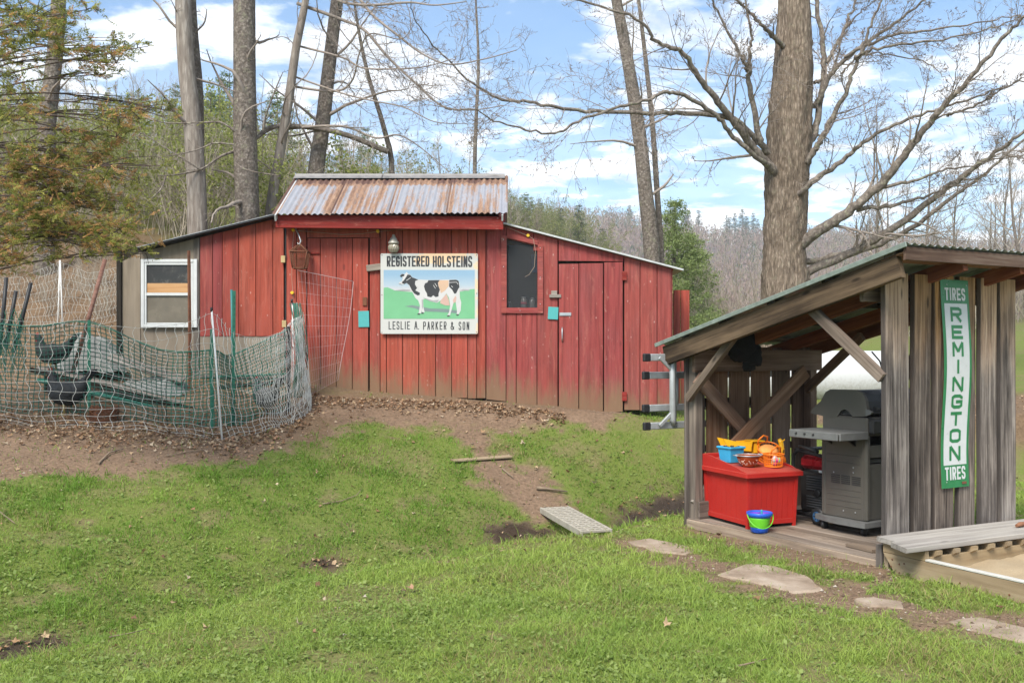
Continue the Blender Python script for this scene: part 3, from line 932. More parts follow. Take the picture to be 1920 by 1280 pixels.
# step-down extension at the far right end
for a, b in ((1262, 1276), (1276, 1293)): vboard(a, b, 544, 544, 765, YB + 0.75, RED)
plank(barn, 'plank', bp(1258, 768, YB + .03), bp(1258, 506, YB + .03), 0.05, 0.03, (1, 0, 0), RED_FADED)
plank(barn, 'side_wall', Vector((3.06, 1.1, 0)), Vector((3.06, 1.1, 1.5)), 2.1, 0.025, (1, 0, 0), RED_FADED)
plank(barn, 'back_wall', Vector((1.9, 2.15, 0)), Vector((1.9, 2.15, 1.5)), 2.3, 0.025, (0, 1, 0), RED_FADED)
# screened opening
scr = bpy.data.objects.new('screen_window', None); link(scr, barn)
def wedge(name, pts, y0, y1, mat, parent):
    q = [bp(a, b, YR) for a, b in pts]
    return MB().prism([(v.x, v.z) for v in q], y0 - BR.y, y1 - BR.y, axis='y').build(name, mat, parent)
Yf = YR - 0.035
wedge('frame', [(940, 441), (950, 443), (950, 587), (940, 587)], Yf, YR - .012, RED_FADED, scr)
wedge('frame', [(1008.5, 458), (1018, 460), (1018, 587), (1008.5, 587)], Yf, YR - .012, RED_FADED, scr)
wedge('frame', [(950.2, 577), (1008.3, 577), (1008.3, 587), (950.2, 587)], Yf, YR - .012, RED_FADED, scr)
wedge('frame', [(950.2, 437), (1008.3, 452), (1008.3, 460), (950.2, 446)], Yf, YR - .012, RED_FADED, scr)
for a, b in ((944, 449), (944, 500), (944, 560), (1013, 465), (1013, 520), (1013, 570), (975, 582)):
    MB().lathe([(0.006, 0), (0.004, 0.004)], n=8, M=Matrix.Rotation(math.pi / 2, 3, 'X')).build('screw', GALV, scr, bp(a, b, Yf - 0.001))
def screen_material():
    k = N('insect_screen', 0.7, 0.3); t = k.n('ShaderNodeBsdfTransparent'); mx = k.n('ShaderNodeMixShader')
    k.color((0.05, 0.052, 0.055)); mx.inputs[0].default_value = 0.42
    k.t.links.new(t.outputs[0], mx.inputs[1]); k.t.links.new(k.b.outputs[0], mx.inputs[2]); k.t.links.new(mx.outputs[0], k.out.inputs[0])
    return k.m
wedge('screen_mesh', [(950.2, 446), (1008.3, 460), (1008.3, 577), (950.2, 577)], YR + 0.004, YR + 0.006, screen_material(), scr)
# dim room behind the screen
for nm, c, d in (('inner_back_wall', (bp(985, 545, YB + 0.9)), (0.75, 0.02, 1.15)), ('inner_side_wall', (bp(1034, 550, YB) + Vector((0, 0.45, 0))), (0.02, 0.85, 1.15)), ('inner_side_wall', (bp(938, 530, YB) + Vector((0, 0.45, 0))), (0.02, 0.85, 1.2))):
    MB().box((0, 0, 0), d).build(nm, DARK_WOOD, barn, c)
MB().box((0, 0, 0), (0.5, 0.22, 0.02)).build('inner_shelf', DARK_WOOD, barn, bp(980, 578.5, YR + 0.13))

# right wing roof: thin white edged sheet over a dark deck
def sloped(name, a, b, y0, y1, th, mat, parent=barn):
    """slab whose front edge runs from a to b (photo px at depth YB)"""
    p, q = bp(*a), bp(*b)
    return MB().prism([(p.x, p.z), (q.x, q.z), (q.x, q.z + th), (p.x, p.z + th)], y0 - BR.y, y1 - BR.y, axis='y').build(name, mat, parent)
sloped('wing_roof', (938, 420), (1279, 508.5), YB - 0.10, YB + 2.2, 0.02, WHITE_METAL)
sloped('roof_deck', (942, 424), (1262, 507), YB - 0.015, YB + 2.15, 0.014, RED_TRIM)

# --- left wing
def lw(px): return 467 + (px - 265) * (405 - 467) / (515 - 265)
for a, b in ((375, 399), (399, 417), (417, 448), (448, 480), (480, 512), (512, 533)):
    vboard(a, b, lw(a) + 6, lw(b) + 6, 630, YB + 0.02, RED_FADED if a < 400 else RED)
vboard(375, 534, 630.5, 630.5, 728, YB + 0.03, PLY, 'skirt_board')
wall_box('rail', 455, 706, 158, 5, GREY_WOOD, Y=YB)
vboard(229, 264, lw(229) + 14, lw(264) + 6, 720, YB + 0.03, PLY, 'wall_panel', th=0.012, jit=0)
vboard(264, 370, lw(264) + 6, lw(370) + 6, 486, YB + 0.03, PLY, 'wall_panel', th=0.012, jit=0)
vboard(264, 370, 614, 614, 720, YB + 0.03, PLY, 'wall_panel', th=0.012, jit=0)
vboard(363, 375, lw(363) + 6, lw(375) + 6, 720, YB + 0.025, GREY_WOOD, 'post', th=0.03)
vboard(219, 229, 470, 468, 730, YB + 0.02, DARK_WOOD, 'post', th=0.05)
vboard(534, 537.5, 420, 420, 735, YB + 0.03, BLACK_METAL, 'dark_gap_strip', gap=0)
sloped('wing_roof', (262, 469), (519, 407), YB - 0.12, YB + 2.1, 0.022, TAR)
sloped('roof_edge_trim', (262, 466.3), (519, 404.3), YB - 0.125, YB - 0.10, 0.006, GALV)
plank(barn, 'side_wall', bp(224, 720) + Vector((0, 1.05, 0)), bp(224, 484) + Vector((0, 1.05, 0)), 2.0, 0.02, (-1, 0, 0), PLY)
plank(barn, 'back_wall', bp(380, 720) + Vector((0, 2.05, 0)), bp(380, 490) + Vector((0, 2.05, 0)), 2.1, 0.02, (0, 1, 0), PLY)
# sash window of the left wing
def glass_material():
    k = N('dusty_window_glass', 0.12, 0.6)
    v = k.co(); n = k.noise(v, 7, 5, 0.65)
    k.color(k.mix(k.step(n, 0.45, 0.7), (0.030, 0.028, 0.026), (0.085, 0.078, 0.068)))
    k.rough(k.ramp(n, [(0.3, 0.08), (0.7, 0.35)]))
    return k.m
GLASS = glass_material()
win = bpy.data.objects.new('window', None); link(win, barn)
Yw = YB - 0.005
def wbox(name, x0, y0, x1, y1, mat, dep=0.03, Y=Yw):
    a, b = bp(x0, y0, Y), bp(x1, y1, Y)
    return MB().cbox((0, 0, 0), (b.x - a.x, dep, a.z - b.z), 0.004).build(name, mat, win, ((a.x + b.x) / 2, a.y, (a.z + b.z) / 2))
wbox('casing', 264.5, 486, 271, 614, VINYL); wbox('casing', 363, 486, 370, 614, VINYL)
wbox('casing', 271.2, 486, 362.8, 492, VINYL); wbox('sill', 271.2, 608, 362.8, 614, VINYL, 0.045)
wbox('stile', 271.3, 492.2, 275, 607.8, VINYL, 0.016); wbox('stile', 358, 492.2, 362.7, 607.8, VINYL, 0.016)
wbox('meeting_rail', 275.2, 549, 357.8, 554.5, VINYL, 0.024)
wbox('top_rail', 275.2, 492.3, 357.8, 497, VINYL, 0.016); wbox('bottom_rail', 275.2, 605, 357.8, 607.7, VINYL, 0.016)
wbox('pane', 275.2, 497.2, 357.8, 548.8, GLASS, 0.004, Yw + 0.012)
TAN_PANE = plain('tan_backed_pane', (0.165, 0.140, 0.105), 0.25, var=0.25, scale=5)
wbox('pane', 275.2, 554.7, 357.8, 604.8, TAN_PANE, 0.004, Yw + 0.012)
wbox('board_behind_glass', 276, 531, 357, 548.5, wood('bare_board', (.35, .17, .07), (.50, .28, .13), (.6, .37, .2), vary=.05), 0.003, Yw + 0.006)

# --- centre roof: corrugated sheets, ridge cap, fascia, gable
eave = W(515, 398, 11.6); eave_r = W(938.5, 405, 11.6)
rid_l = W(564, 332, 12.8); rid_r = W(948, 331, 12.8)
ez, rz = 3.145, 3.775
xl, xr = -2.735, -0.095
slope_len = math.hypot(12.8 - 11.58, rz - ez)
def corr_mesh(w, L, pitch=0.069, amp=0.0095):
    nx = int(w / pitch * 8); xs = np.linspace(0, w, nx + 1); ysn = np.linspace(0, L, 4)
    X, Y = np.meshgrid(xs, ysn); Z = amp * np.cos(X / pitch * 2 * np.pi)
    i = np.arange(X.size).reshape(X.shape)
    q = np.stack([i[:-1, :-1], i[:-1, 1:], i[1:, 1:], i[1:, :-1]], -1).reshape(-1, 4)
    return np.stack([X, Y, Z], -1).reshape(-1, 3), q
def corr_sheet(name, parent, loc, rot, w, L, mat=None, **kw):
    V, q = corr_mesh(w, L, **kw)
    o = np_mesh(name, V, q, mat or CORR, parent, True)
    o.location = loc; o.rotation_euler = rot
    return o
ang = math.atan2(rz - ez, 12.8 - 11.58)
n_sh = 4; sw = (xr - xl) / n_sh
roof = bpy.data.objects.new('roof', None); link(roof, barn)
for i in range(n_sh):
    x = xl + i * sw
    corr_sheet('roof_sheet', roof, Vector((x - 0.004, 11.58, ez + 0.004 * i)) - BR, (ang, 0, 0), sw + 0.05, slope_len + 0.01)
    corr_sheet('roof_sheet', roof, Vector((x + sw + 0.03, 14.02, ez + 0.004 * (i % 2))) - BR, (ang, 0, math.pi), sw + 0.05, slope_len + 0.01)
RIDGE = plain('ridge_metal', (.22, .205, .195), .6, .2, var=.35, scale=9)
# ridge cap, two lengths, with its rolled top and wavy skirt
for x0, x1 in ((xl + 0.0, -1.62), (-1.64, xr + 0.005)):
    m = MB(); k = 14
    prof = [(-0.13, -0.064), (-0.09, -0.042), (-0.028, -0.012), (-0.022, 0.006), (0, 0.014), (0.022, 0.006), (0.028, -0.012), (0.13, -0.064)]
    vs, fs = [], []
    for x in (x0, x1):
        for y, z in prof: vs.append((x - BR.x, 12.8 + y - BR.y, rz + 0.03 + z - BR.z))
    n = len(prof)
    fs = [(j, j + n, j + 1 + n, j + 1) for j in range(n - 1)]
    m.add(vs, [tuple(reversed(f)) for f in fs]).build('ridge_cap', RIDGE, roof)
# fascia and gable boards
plank(barn, 'fascia_board', Vector((xl + 0.02, 11.66, 3.073)) - BR, Vector((xr - 0.005, 11.66, 3.050)) - BR, 0.15, 0.03, (0, -1, 0), RED_TRIM)
plank(barn, 'fascia_board', Vector((xl + 0.02, 13.94, 3.06)) - BR, Vector((xr - 0.005, 13.94, 3.06)) - BR, 0.15, 0.03, (0, 1, 0), RED_TRIM)
plank(barn, 'soffit', Vector((xl + 0.03, 11.77, 3.06)) - BR, Vector((xr - 0.01, 11.77, 3.06)) - BR, 0.22, 0.015, (0, 0, 1), RED_TRIM)
for gxp in (xr - 0.06, xl + 0.10):
    for i in range(10):
        y0 = 11.9 + i * 0.19; y1 = y0 + 0.185
        tz = lambda y: min(ez + (y - 11.58) * math.tan(ang), ez + (14.02 - y) * math.tan(ang)) - 0.03
        MB().prism([(y0 - BR.y, 2.2 - BR.z), (y1 - BR.y, 2.2 - BR.z), (y1 - BR.y, tz(y1) - BR.z), (y0 - BR.y, tz(y0) - BR.z)], gxp - BR.x - 0.01, gxp - BR.x + 0.01, axis='x').build('gable_plank', RED_TRIM, barn)
for s, ya, yb in ((1, 11.58, 12.8), (-1, 14.02, 12.8)):
    for gxp in (xr - 0.015, xl + 0.03):
        plank(barn, 'rake_board', Vector((gxp, ya, ez - 0.045)) - BR, Vector((gxp, yb, rz - 0.045)) - BR, 0.07, 0.02, (1, 0, 0), RED_TRIM if s < 0 else WHITE_METAL)

# ------------------------------------------------------------------ lettering cut as flat shapes
GL = {
    'A': [[(0, 0), (.46, 1)], [(.54, 1), (1, 0)], [(.2, .34), (.8, .34)]], 'R': [[(0, 0), (0, 1), (.78, 1), (1, .87), (1, .6), (.78, .48), (0, .48)], [(.45, .48), (1, 0)]],
    'E': [[(1, 1), (0, 1), (0, 0), (1, 0)], [(0, .5), (.85, .5)]], 'G': [[(1, .72), (1, .86), (.78, 1), (.22, 1), (0, .86), (0, .14), (.22, 0), (.78, 0), (1, .14), (1, .48), (.5, .48)]],
    'I': [[(.5, 0), (.5, 1)]], 'S': [[(1, .74), (1, .87), (.78, 1), (.22, 1), (0, .87), (0, .64), (.2, .53), (.8, .45), (1, .34), (1, .13), (.78, 0), (.22, 0), (0, .13), (0, .26)]],
    'T': [[(0, 1), (1, 1)], [(.5, 1), (.5, 0)]], 'D': [[(0, .5), (0, 1), (.74, 1), (1, .84), (1, .16), (.74, 0), (0, 0), (0, .5)]], 'H': [[(0, 0), (0, 1)], [(1, 0), (1, 1)], [(0, .5), (1, .5)]],
    'O': [[(0, .5), (0, .86), (.22, 1), (.78, 1), (1, .86), (1, .14), (.78, 0), (.22, 0), (0, .14), (0, .5)]], 'L': [[(0, 1), (0, 0), (1, 0)]], 'N': [[(0, 0), (0, 1)], [(1, 0), (1, 1)], [(0, 1), (1, 0)]],
    'P': [[(0, 0), (0, 1), (.78, 1), (1, .87), (1, .58), (.78, .44), (0, .44)]], 'K': [[(0, 0), (0, 1)], [(1, 1), (0, .42)], [(.32, .6), (1, 0)]], 'M': [[(0, 0), (0, 1)], [(1, 0), (1, 1)], [(0, 1), (.5, .3)], [(.5, .3), (1, 1)]],
    '&': [[(1, 0), (.15, .72), (.15, .88), (.35, 1), (.55, .9), (.55, .74), (0, .34), (0, .14), (.25, 0), (.55, 0), (1, .4)]],
}
def strip(m, pts, t, y):
    """flat mitred stroke in the XZ plane, facing -Y"""
    P = [Vector((a, b)) for a, b in pts]; n = len(P)
    closed = (P[0] - P[-1]).length < 1e-6
    L = []
    for i in range(n):
        if closed: d0 = (P[i] - P[i - 1 if i else n - 2]); d1 = (P[i + 1 if i < n - 1 else 1] - P[i])
        else:
            d0 = P[i] - P[i - 1] if i else P[1] - P[0]; d1 = P[i + 1] - P[i] if i < n - 1 else P[i] - P[i - 1]
        d0 = d0.normalized(); d1 = d1.normalized()
        n0 = Vector((-d0.y, d0.x)); n1 = Vector((-d1.y, d1.x)); s = n0 + n1
        if s.length < 0.2: s = n0.copy(); k = 1
        else:
            s.normalize(); k = min(1 / max(s.dot(n0), 0.3), 2.2)
        L.append((P[i] + s * k * t / 2, P[i] - s * k * t / 2))
    vs, fs = [], []
    if not closed:      # square ends of level strokes reach the full letter width
        for e, q in ((0, 1), (-1, -2)):
            d = (P[e] - P[q]).normalized()
            if abs(d.y) < .2: L[e] = (L[e][0] + d * t / 2, L[e][1] + d * t / 2)
    for a, b in L: vs += [(a.x, y, a.y), (b.x, y, b.y)]
    for i in range(n - 1): fs.append((2 * i, 2 * i + 1, 2 * i + 3, 2 * i + 2))
    m.add(vs, fs)
def word(text, x0, x1, z0, z1, t, y, mat, parent, fill=0.78, name='lettering', thin={'I': .25, ' ': .5, '.': .3}, slant=0.0, tv=None):
    ws = [thin.get(c, 1.0) for c in text]; unit = (x1 - x0) / sum(ws); m = MB(); x = x0
    for c, w in zip(text, ws):
        cw = unit * w; lw_ = cw * fill
        if c == 'I': lw_ = t
        bx = x + (cw - lw_) / 2
        if c == '.': m.add([(bx, y, z0), (bx + t, y, z0), (bx + t, y, z0 + t), (bx, y, z0 + t)], [(0, 1, 2, 3)])
        for j, st in enumerate(GL.get(c, [])):
            pts = [(bx + t / 2 + a * (lw_ - t), z0 + t / 2 + b * (z1 - z0 - t)) for a, b in st]
            if c in 'ITHKLEPRNMA' :   # strokes reach the full height
                pts = [(a, (z0 if b == 0 and c not in 'EL' else z1 if b == 1 and c not in 'EPRT' else q)) for (a, q), (_, b) in zip(pts, st)]
                if c == 'T' and j == 1: pts[0] = (pts[0][0], z1 - t / 2)
            strip(m, pts, t, y - 0.0004 * j)
        x += cw
    return m.build(name, mat, parent)
def flat(name, poly, y, mat, parent):
    """flat printed shape"""
    m = MB(); n = len(poly)
    import mathutils.geometry as mg
    tri = mg.tessellate_polygon([[Vector((a, b, 0)) for a, b in poly]])
    vs = [(a, y, b) for a, b in poly]; fs = []
    for a, b, c in tri:
        A, B_, C_ = Vector(poly[a]), Vector(poly[b]), Vector(poly[c])
        cr = (B_ - A).x * (C_ - A).y - (B_ - A).y * (C_ - A).x
        fs.append((a, b, c) if cr > 0 else (a, c, b))
    return m.add(vs, fs).build(name, mat, parent)

# ------------------------------------------------------------------ cow sign
Ys = YB - 0.055
u = 1 / 7.109 / (F / Ys)
def sg(x, y): return ((x - 745) * u, -(y - 644) * u)
sroot = W(700 + 745 / 7.109, 460 + 644 / 7.109, Ys)
sign = thing('sign', 'white cattle sign with a black and white cow on green pasture', 'sign', sroot)
def enamel(name, col, rust=True, strong=0.0):
    k = N(name, 0.4, 0.4); v = k.co(); p = k.sep(v)
    n = k.noise(v, 5.5, 6, 0.65); f = k.noise(v, 60, 4, 0.7)
    c = k.mix(k.noise(v, 3, 4), tuple(x * 0.9 for x in col), col)
    top = k.math('MULTIPLY', k.step(p[2], 0.28, 0.40), k.step(k.math('ABSOLUTE', k.math('SUBTRACT', p[0], 0.12)), 0.5, 0.1))
    rgt = k.step(p[0], 0.49, 0.55)
    w = k.math('ADD', n, k.math('ADD', k.math('MULTIPLY', top, 0.27), k.math('MULTIPLY', rgt, 0.15)))
    c = k.mix(k.math('MULTIPLY', k.step(w, 0.62, 0.72), 0.75), c, k.mix(f, (0.78, 0.42, 0.16), (0.80, 0.60, 0.38)))
    sp = k.step(k.voro(v, 11), 0.07, 0.05)
    c = k.mix(k.math('MULTIPLY', sp, k.step(n, 0.5, 0.6)), c, (0.05, 0.025, 0.015))
    k.color(c); return k.m
SIGN_W = enamel('sign_enamel', (0.53, 0.52, 0.485))
SB_ = lambda n, c: plain(n, c, 0.45, var=0.06, scale=6)
C_BLACK, C_WHITE, C_GREEN = SB_('sign_black', (0.035, 0.035, 0.037)), SB_('sign_cow_white', (0.52, 0.505, 0.49)), SB_('sign_green', (0.155, 0.40, 0.205))
C_PINK, C_TAN, C_SHADE, C_GREY = SB_('sign_pink', (0.52, 0.34, 0.28)), SB_('sign_tan', (0.55, 0.37, 0.25)), SB_('sign_shade', (0.16, 0.215, 0.20)), SB_('sign_light_grey', (0.32, 0.31, 0.31))
def rr(x0, y0, x1, y1, r):
    q = []
    for cx, cy, a0 in ((x1 - r, y0 + r, -90), (x1 - r, y1 - r, 0), (x0 + r, y1 - r, 90), (x0 + r, y0 + r, 180)):
        for a in (0, 30, 60, 90):
            th = math.radians(a0 + a); q.append(sg(cx + r * math.cos(th), cy + r * math.sin(th)))
    return q
MB().prism(rr(97, 108, 1393, 1178, 18), -0.003, 0.003, axis='y').build('plate', SIGN_W, sign)
def skyprint():
    k = N('sign_sky', 0.45, 0.4); z = k.sep(k.co())[2]
    k.color(k.ramp(k.math('ADD', k.math('MULTIPLY', z, 2.6), 0.42), [(0.50, (0.52, 0.48, 0.47)), (0.68, (0.36, 0.44, 0.50)), (1.0, (0.235, 0.36, 0.475))])); return k.m
flat('printed_sky', [sg(*p) for p in ((138, 605), (1352, 605), (1352, 328), (138, 328))], -0.0040, skyprint(), sign)
flat('printed_pasture', [sg(*p) for p in ((138, 978), (1352, 978), (1352, 580), (1290, 585), (1180, 615), (620, 630), (300, 605), (230, 575), (190, 558), (138, 565))], -0.0050, C_GREEN, sign)
flat('printed_treeline', [sg(*p) for p in ((262, 602), (400, 585), (490, 592), (490, 604), (400, 608))], -0.0056, C_GREY, sign)
flat('printed_treeline', [sg(*p) for p in ((1150, 603), (1200, 585), (1282, 590), (1282, 606))], -0.0056, C_GREY, sign)
flat('printed_shadow', [sg(*p) for p in ((415, 812), (520, 795), (640, 818), (760, 840), (960, 845), (1130, 870), (1130, 908), (1000, 895), (820, 885), (650, 880), (560, 840), (480, 822))], -0.0060, C_SHADE, sign)
COW = [(355, 400), (385, 378), (420, 382), (445, 355), (470, 385), (490, 388), (520, 425), (600, 455), (740, 462), (880, 460), (1010, 458), (1100, 455), (1135, 470), (1152, 510), (1150, 580), (1155, 700), (1172, 760), (1165, 870), (1140, 915), (1112, 935), (1115, 870), (1105, 800), (1095, 740), (1075, 745), (1060, 800), (1040, 870), (1025, 930), (985, 948), (985, 935), (1010, 890), (1025, 800), (1010, 700), (975, 640), (905, 730), (850, 765), (760, 745), (690, 710), (665, 720), (668, 820), (685, 890), (655, 905), (645, 860), (640, 900), (600, 918), (610, 880), (622, 800), (600, 735), (560, 700), (530, 640), (500, 590), (475, 530), (440, 500), (405, 520), (372, 522), (340, 505), (345, 492), (380, 480), (395, 430)]
flat('printed_cow', [sg(*p) for p in COW], -0.0068, C_WHITE, sign)
for mt, yy, P in (
    (C_BLACK, -.0076, [(357, 402), (385, 380), (415, 386), (440, 420), (455, 390), (490, 392), (520, 427), (600, 457), (560, 475), (555, 520), (590, 560), (560, 600), (620, 630), (620, 660), (590, 668), (545, 640), (515, 600), (480, 530), (445, 500), (410, 515), (380, 500), (410, 440), (425, 405), (395, 415), (365, 425)]),
    (C_BLACK, -.0076, [(735, 465), (885, 463), (862, 500), (870, 545), (888, 590), (870, 640), (870, 680), (830, 690), (800, 665), (770, 692), (720, 680), (715, 640), (690, 600), (676, 545), (690, 505), (720, 495)]),
    (C_BLACK, -.0076, [(1012, 462), (1105, 458), (1138, 475), (1148, 560), (1132, 580), (1105, 640), (1080, 645), (1050, 590), (1010, 550)]),
    (C_TAN, -.0076, [(885, 465), (1005, 465), (1003, 545), (960, 600), (900, 640), (890, 590), (872, 545), (865, 500)]),
    (C_PINK, -.0076, [(900, 730), (975, 645), (1005, 720), (1020, 800), (960, 800), (890, 770)]),
    (C_PINK, -.0076, [(1060, 730), (1095, 670), (1110, 700), (1100, 750), (1070, 770)]),
    (C_GREY, -.0076, [(655, 690), (700, 708), (800, 735), (880, 725), (850, 758), (760, 742), (690, 712)]),
    (C_WHITE, -.0084, [(415, 395), (440, 375), (440, 420), (405, 470), (390, 478)]),
    (C_GREY, -.0076, [(645, 720), (662, 722), (664, 820), (650, 860)]),
    (C_GREY, -.0084, [(340, 505), (372, 508), (376, 521), (350, 515)])):
    flat('printed_patch', [sg(*p) for p in P], yy, mt, sign)
for a, b in (((560, 520), (600, 590)), ((575, 500), (610, 560)), ((800, 530), (830, 575)), ((820, 505), (850, 550)), ((1015, 495), (1110, 490)), ((500, 430), (440, 470)), ((1040, 540), (1060, 560)), ((1110, 490), (1130, 520))):
    m = MB(); strip(m, [sg(*a), sg(*b)], 0.006, -0.0092); m.build('printed_highlight', C_WHITE, sign)
for x, y in ((605, 915), (655, 902), (1000, 940), (1122, 926)):
    flat('printed_hoof', [sg(x - 20, y + 6), sg(x + 18, y + 6), sg(x + 14, y - 10), sg(x - 8, y - 10)], -0.0086, C_BLACK, sign)
def sw_(t, x0, x1, y0, y1, th, **k): return word(t, sg(x0, 0)[0], sg(x1, 0)[0], sg(0, y1)[1], sg(0, y0)[1], th * u, -0.0040, C_BLACK, sign, **k)
sw_('REGISTERED', 176, 752, 142, 284, 22, fill=0.88, thin={'I': .5}); sw_('HOLSTEINS', 788, 1322, 142, 290, 22, fill=0.88, thin={'I': .5})
sw_('LESLIE', 196, 496, 1012, 1120, 12, fill=0.70, thin={'I': .62}); sw_('A.', 540, 612, 1012, 1120, 12, fill=0.80, thin={'.': .3})
sw_('PARKER', 655, 985, 1016, 1124, 12, fill=0.66); sw_('&', 1025, 1085, 1018, 1126, 12, fill=0.82); sw_('SON', 1128, 1288, 1018, 1128, 12, fill=0.66)
for x, y in ((115, 130), (115, 660), (115, 1160), (1378, 130), (1378, 640), (1378, 1155)):
    MB().lathe([(0.006, 0), (0.004, 0.004)], n=8, M=Matrix.Rotation(math.pi / 2, 3, 'X')).build('nail_head', RUST, sign, (sg(x, y)[0], -0.003, sg(x, y)[1]))

# ------------------------------------------------------------------ things hung on the barn front
# rusty wire lantern on its bracket
lan = thing('lantern', 'rusty square wire lantern hanging from a hook by the left door', 'lantern', W(562, 503, YB - 0.17))
h = 0.19
corners = [(a * .10, b * .10) for a, b in ((-1, -1), (1, -1), (1, 1), (-1, 1))]
low = [(a * .07, b * .07) for a, b in ((-1, -1), (1, -1), (1, 1), (-1, 1))]
for i in range(4):
    j = (i + 1) % 4
    MB().tube([(*low[i], 0), (*corners[i], h)], 0.006, 6).build('corner_wire', RUST, lan)
    MB().tube([(*corners[i], h), (*corners[j], h)], 0.007, 6).build('rim', RUST, lan)
    MB().tube([(*low[i], 0), (*low[j], 0)], 0.006, 6).build('rim', RUST, lan)
    MB().tube([(*corners[i], h), (0, 0, h + .095)], 0.006, 6).build('roof_wire', RUST, lan)
    m = MB()
    for q in range(1, 9):
        f = q / 9; a = Vector((*low[i], 0)).lerp(Vector((*low[j], 0)), f); b = Vector((*corners[i], h)).lerp(Vector((*corners[j], h)), f)
        m.tube([a, b], 0.0016, 3); m.tube([b, b.lerp(Vector((0, 0, h + .09)), 0.8)], 0.0016, 3)
        c = Vector((*low[i], 0)).lerp(Vector((*corners[i], h)), f); d = Vector((*low[j], 0)).lerp(Vector((*corners[j], h)), f)
        m.tube([c, d], 0.0016, 3)
    m.build('wire_side', RUST, lan)
m = MB()
pts = [Vector((0.03 * math.cos(t), 0, h + .125 + .03 * math.sin(t))) for t in np.linspace(0, 6.28, 13)]
m.tube(pts, 0.003, 5).build('hanging_ring', RUST, lan)
hook = tag(MB().tube([W(551, 425, YB - .02), W(554, 428, YB - .10), W(560, 440, YB - .16), W(564, 452, YB - .175), W(561, 460, YB - .172), W(558, 455, YB - .17)], 0.008, 8).build('hook', GALV), 'bent grey metal hook holding the rusty lantern', 'hook')
# onion-shaped glass lantern
jl = thing('lantern', 'pale ribbed onion shaped lantern above the cow sign', 'lantern', W(738, 474, YB - 0.10))
PALE = plain('pale_pewter', (0.40, 0.375, 0.32), 0.4, 0.3, var=0.25)
prof = [(0.03, 0), (0.045, .012), (0.06, .04), (0.063, .065), (0.056, .09), (0.045, .10)]
nr = 32; vs, fs = [], []
for i, (r, z) in enumerate(prof):
    for k in range(nr):
        a = 2 * math.pi * k / nr + z * 6; rr_ = r * (1 + (0.06 if k % 2 else -0.02))
        vs.append((rr_ * math.cos(a), rr_ * math.sin(a), z))
for i in range(len(prof) - 1):
    for k in range(nr): fs.append((i * nr + k, i * nr + (k + 1) % nr, (i + 1) * nr + (k + 1) % nr, (i + 1) * nr + k))
MB().add(vs, fs).build('ribbed_globe', plain('smoky_glass', (0.33, 0.29, 0.22), 0.2, 0.2), jl)
MB().lathe([(0.05, .10), (0.066, .108), (0.062, .125), (0.048, .14), (0.04, .165), (0.022, .185), (0.018, .205), (0.008, .215)], n=24).build('cap', PALE, jl)
MB().tube([(0.016 * math.cos(t), 0, .23 + .018 * math.sin(t)) for t in np.linspace(0, 6.28, 12)], 0.004, 6).build('ring', RUST, jl)
# teal cards
for nm, px, py, w, h_, rt, lab, Y in (('card', 682, 598, 20, 30, -.02, 'teal card tacked to the plank door beside the cow sign', YB - .03), ('card', 1037, 587, 19, 23, .05, 'small teal card beside the hasp of the right door', YR - .03)):
    m = MB().cbox((0, 0, 0), (w / SB, 0.004, h_ / SB), 0.001)
    tag(m.build(nm, TEAL, None, W(px, py, Y), (0, rt, 0)), lab, 'card')
# electric wire with yellow insulators
wire = thing('fence_wire', 'thin wire strung under the eave on yellow insulators', 'wire', W(550, 432, YB - .04))
def wp(px, py, d=.05): return W(px, py, YB - d) - W(550, 432, YB - .04)
CABLE = plain('tan_cable', (0.32, 0.24, 0.18), 0.6)
for path in ([(551, 432), (600, 436), (640, 440), (680, 438), (709, 434), (760, 430), (810, 424)], [(551, 433), (548, 470), (547, 520), (549, 549), (551, 570)], [(938, 420), (965, 432), (990, 442), (1000, 448), (1004, 470), (1002, 500), (992, 515), (984, 519)]):
    MB().tube([wp(a, b) for a, b in path], 0.0028, 5).build('cable', CABLE, wire)
for a, b in ((551, 432), (709, 434), (990, 442), (549, 549)):
    m = MB(); M = Matrix.Rotation(math.pi / 2, 3, 'X')
    m.lathe([(.012, 0), (.012, .014), (.020, .016), (.020, .026), (.012, .028), (.012, .04), (.018, .042), (.018, .05)], wp(a, b, .015), 10, M).build('insulator', YELLOW, wire)
# wire panel leaning on the door
wq = [W(557, 507, YB - .10), W(662, 528, YB - .07), W(636, 712, YB - .22), W(585, 738, YB - .30)]
pan = thing('wire_screen', 'bent welded wire panel leaning against the red plank door', 'wire panel', wq[3])
m = MB()
nw, nh = 14, 11
PINKW = plain('zinc_wire', (0.42, 0.29, 0.28), 0.6, 0.2)
def wpt(a, b):
    bow = math.sin(a * math.pi) * 0.03
    return wq[0].lerp(wq[1], a).lerp(wq[3].lerp(wq[2], a), b) - wq[3] + Vector((0.02 * math.sin(b * 5) * (a - .3), -bow, 0))
for i in range(nw + 1): m.tube([wpt(i / nw, q / 8) for q in range(9)], 0.0013, 4)
for j in range(nh + 1): m.tube([wpt(q / 8, j / nh) for q in range(9)], 0.0013, 4)
kind(m.build('wire_grid', PINKW, pan), 'stuff')
MB().tube([wpt(1, q / 8) + Vector((.004, 0, 0)) for q in range(9)], 0.0034, 5).build('edge_wire', PINKW, pan)
MB().tube([wpt(q / 8, 0) + Vector((0, 0, .004)) for q in range(9)], 0.0030, 5).build('edge_wire', PINKW, pan)
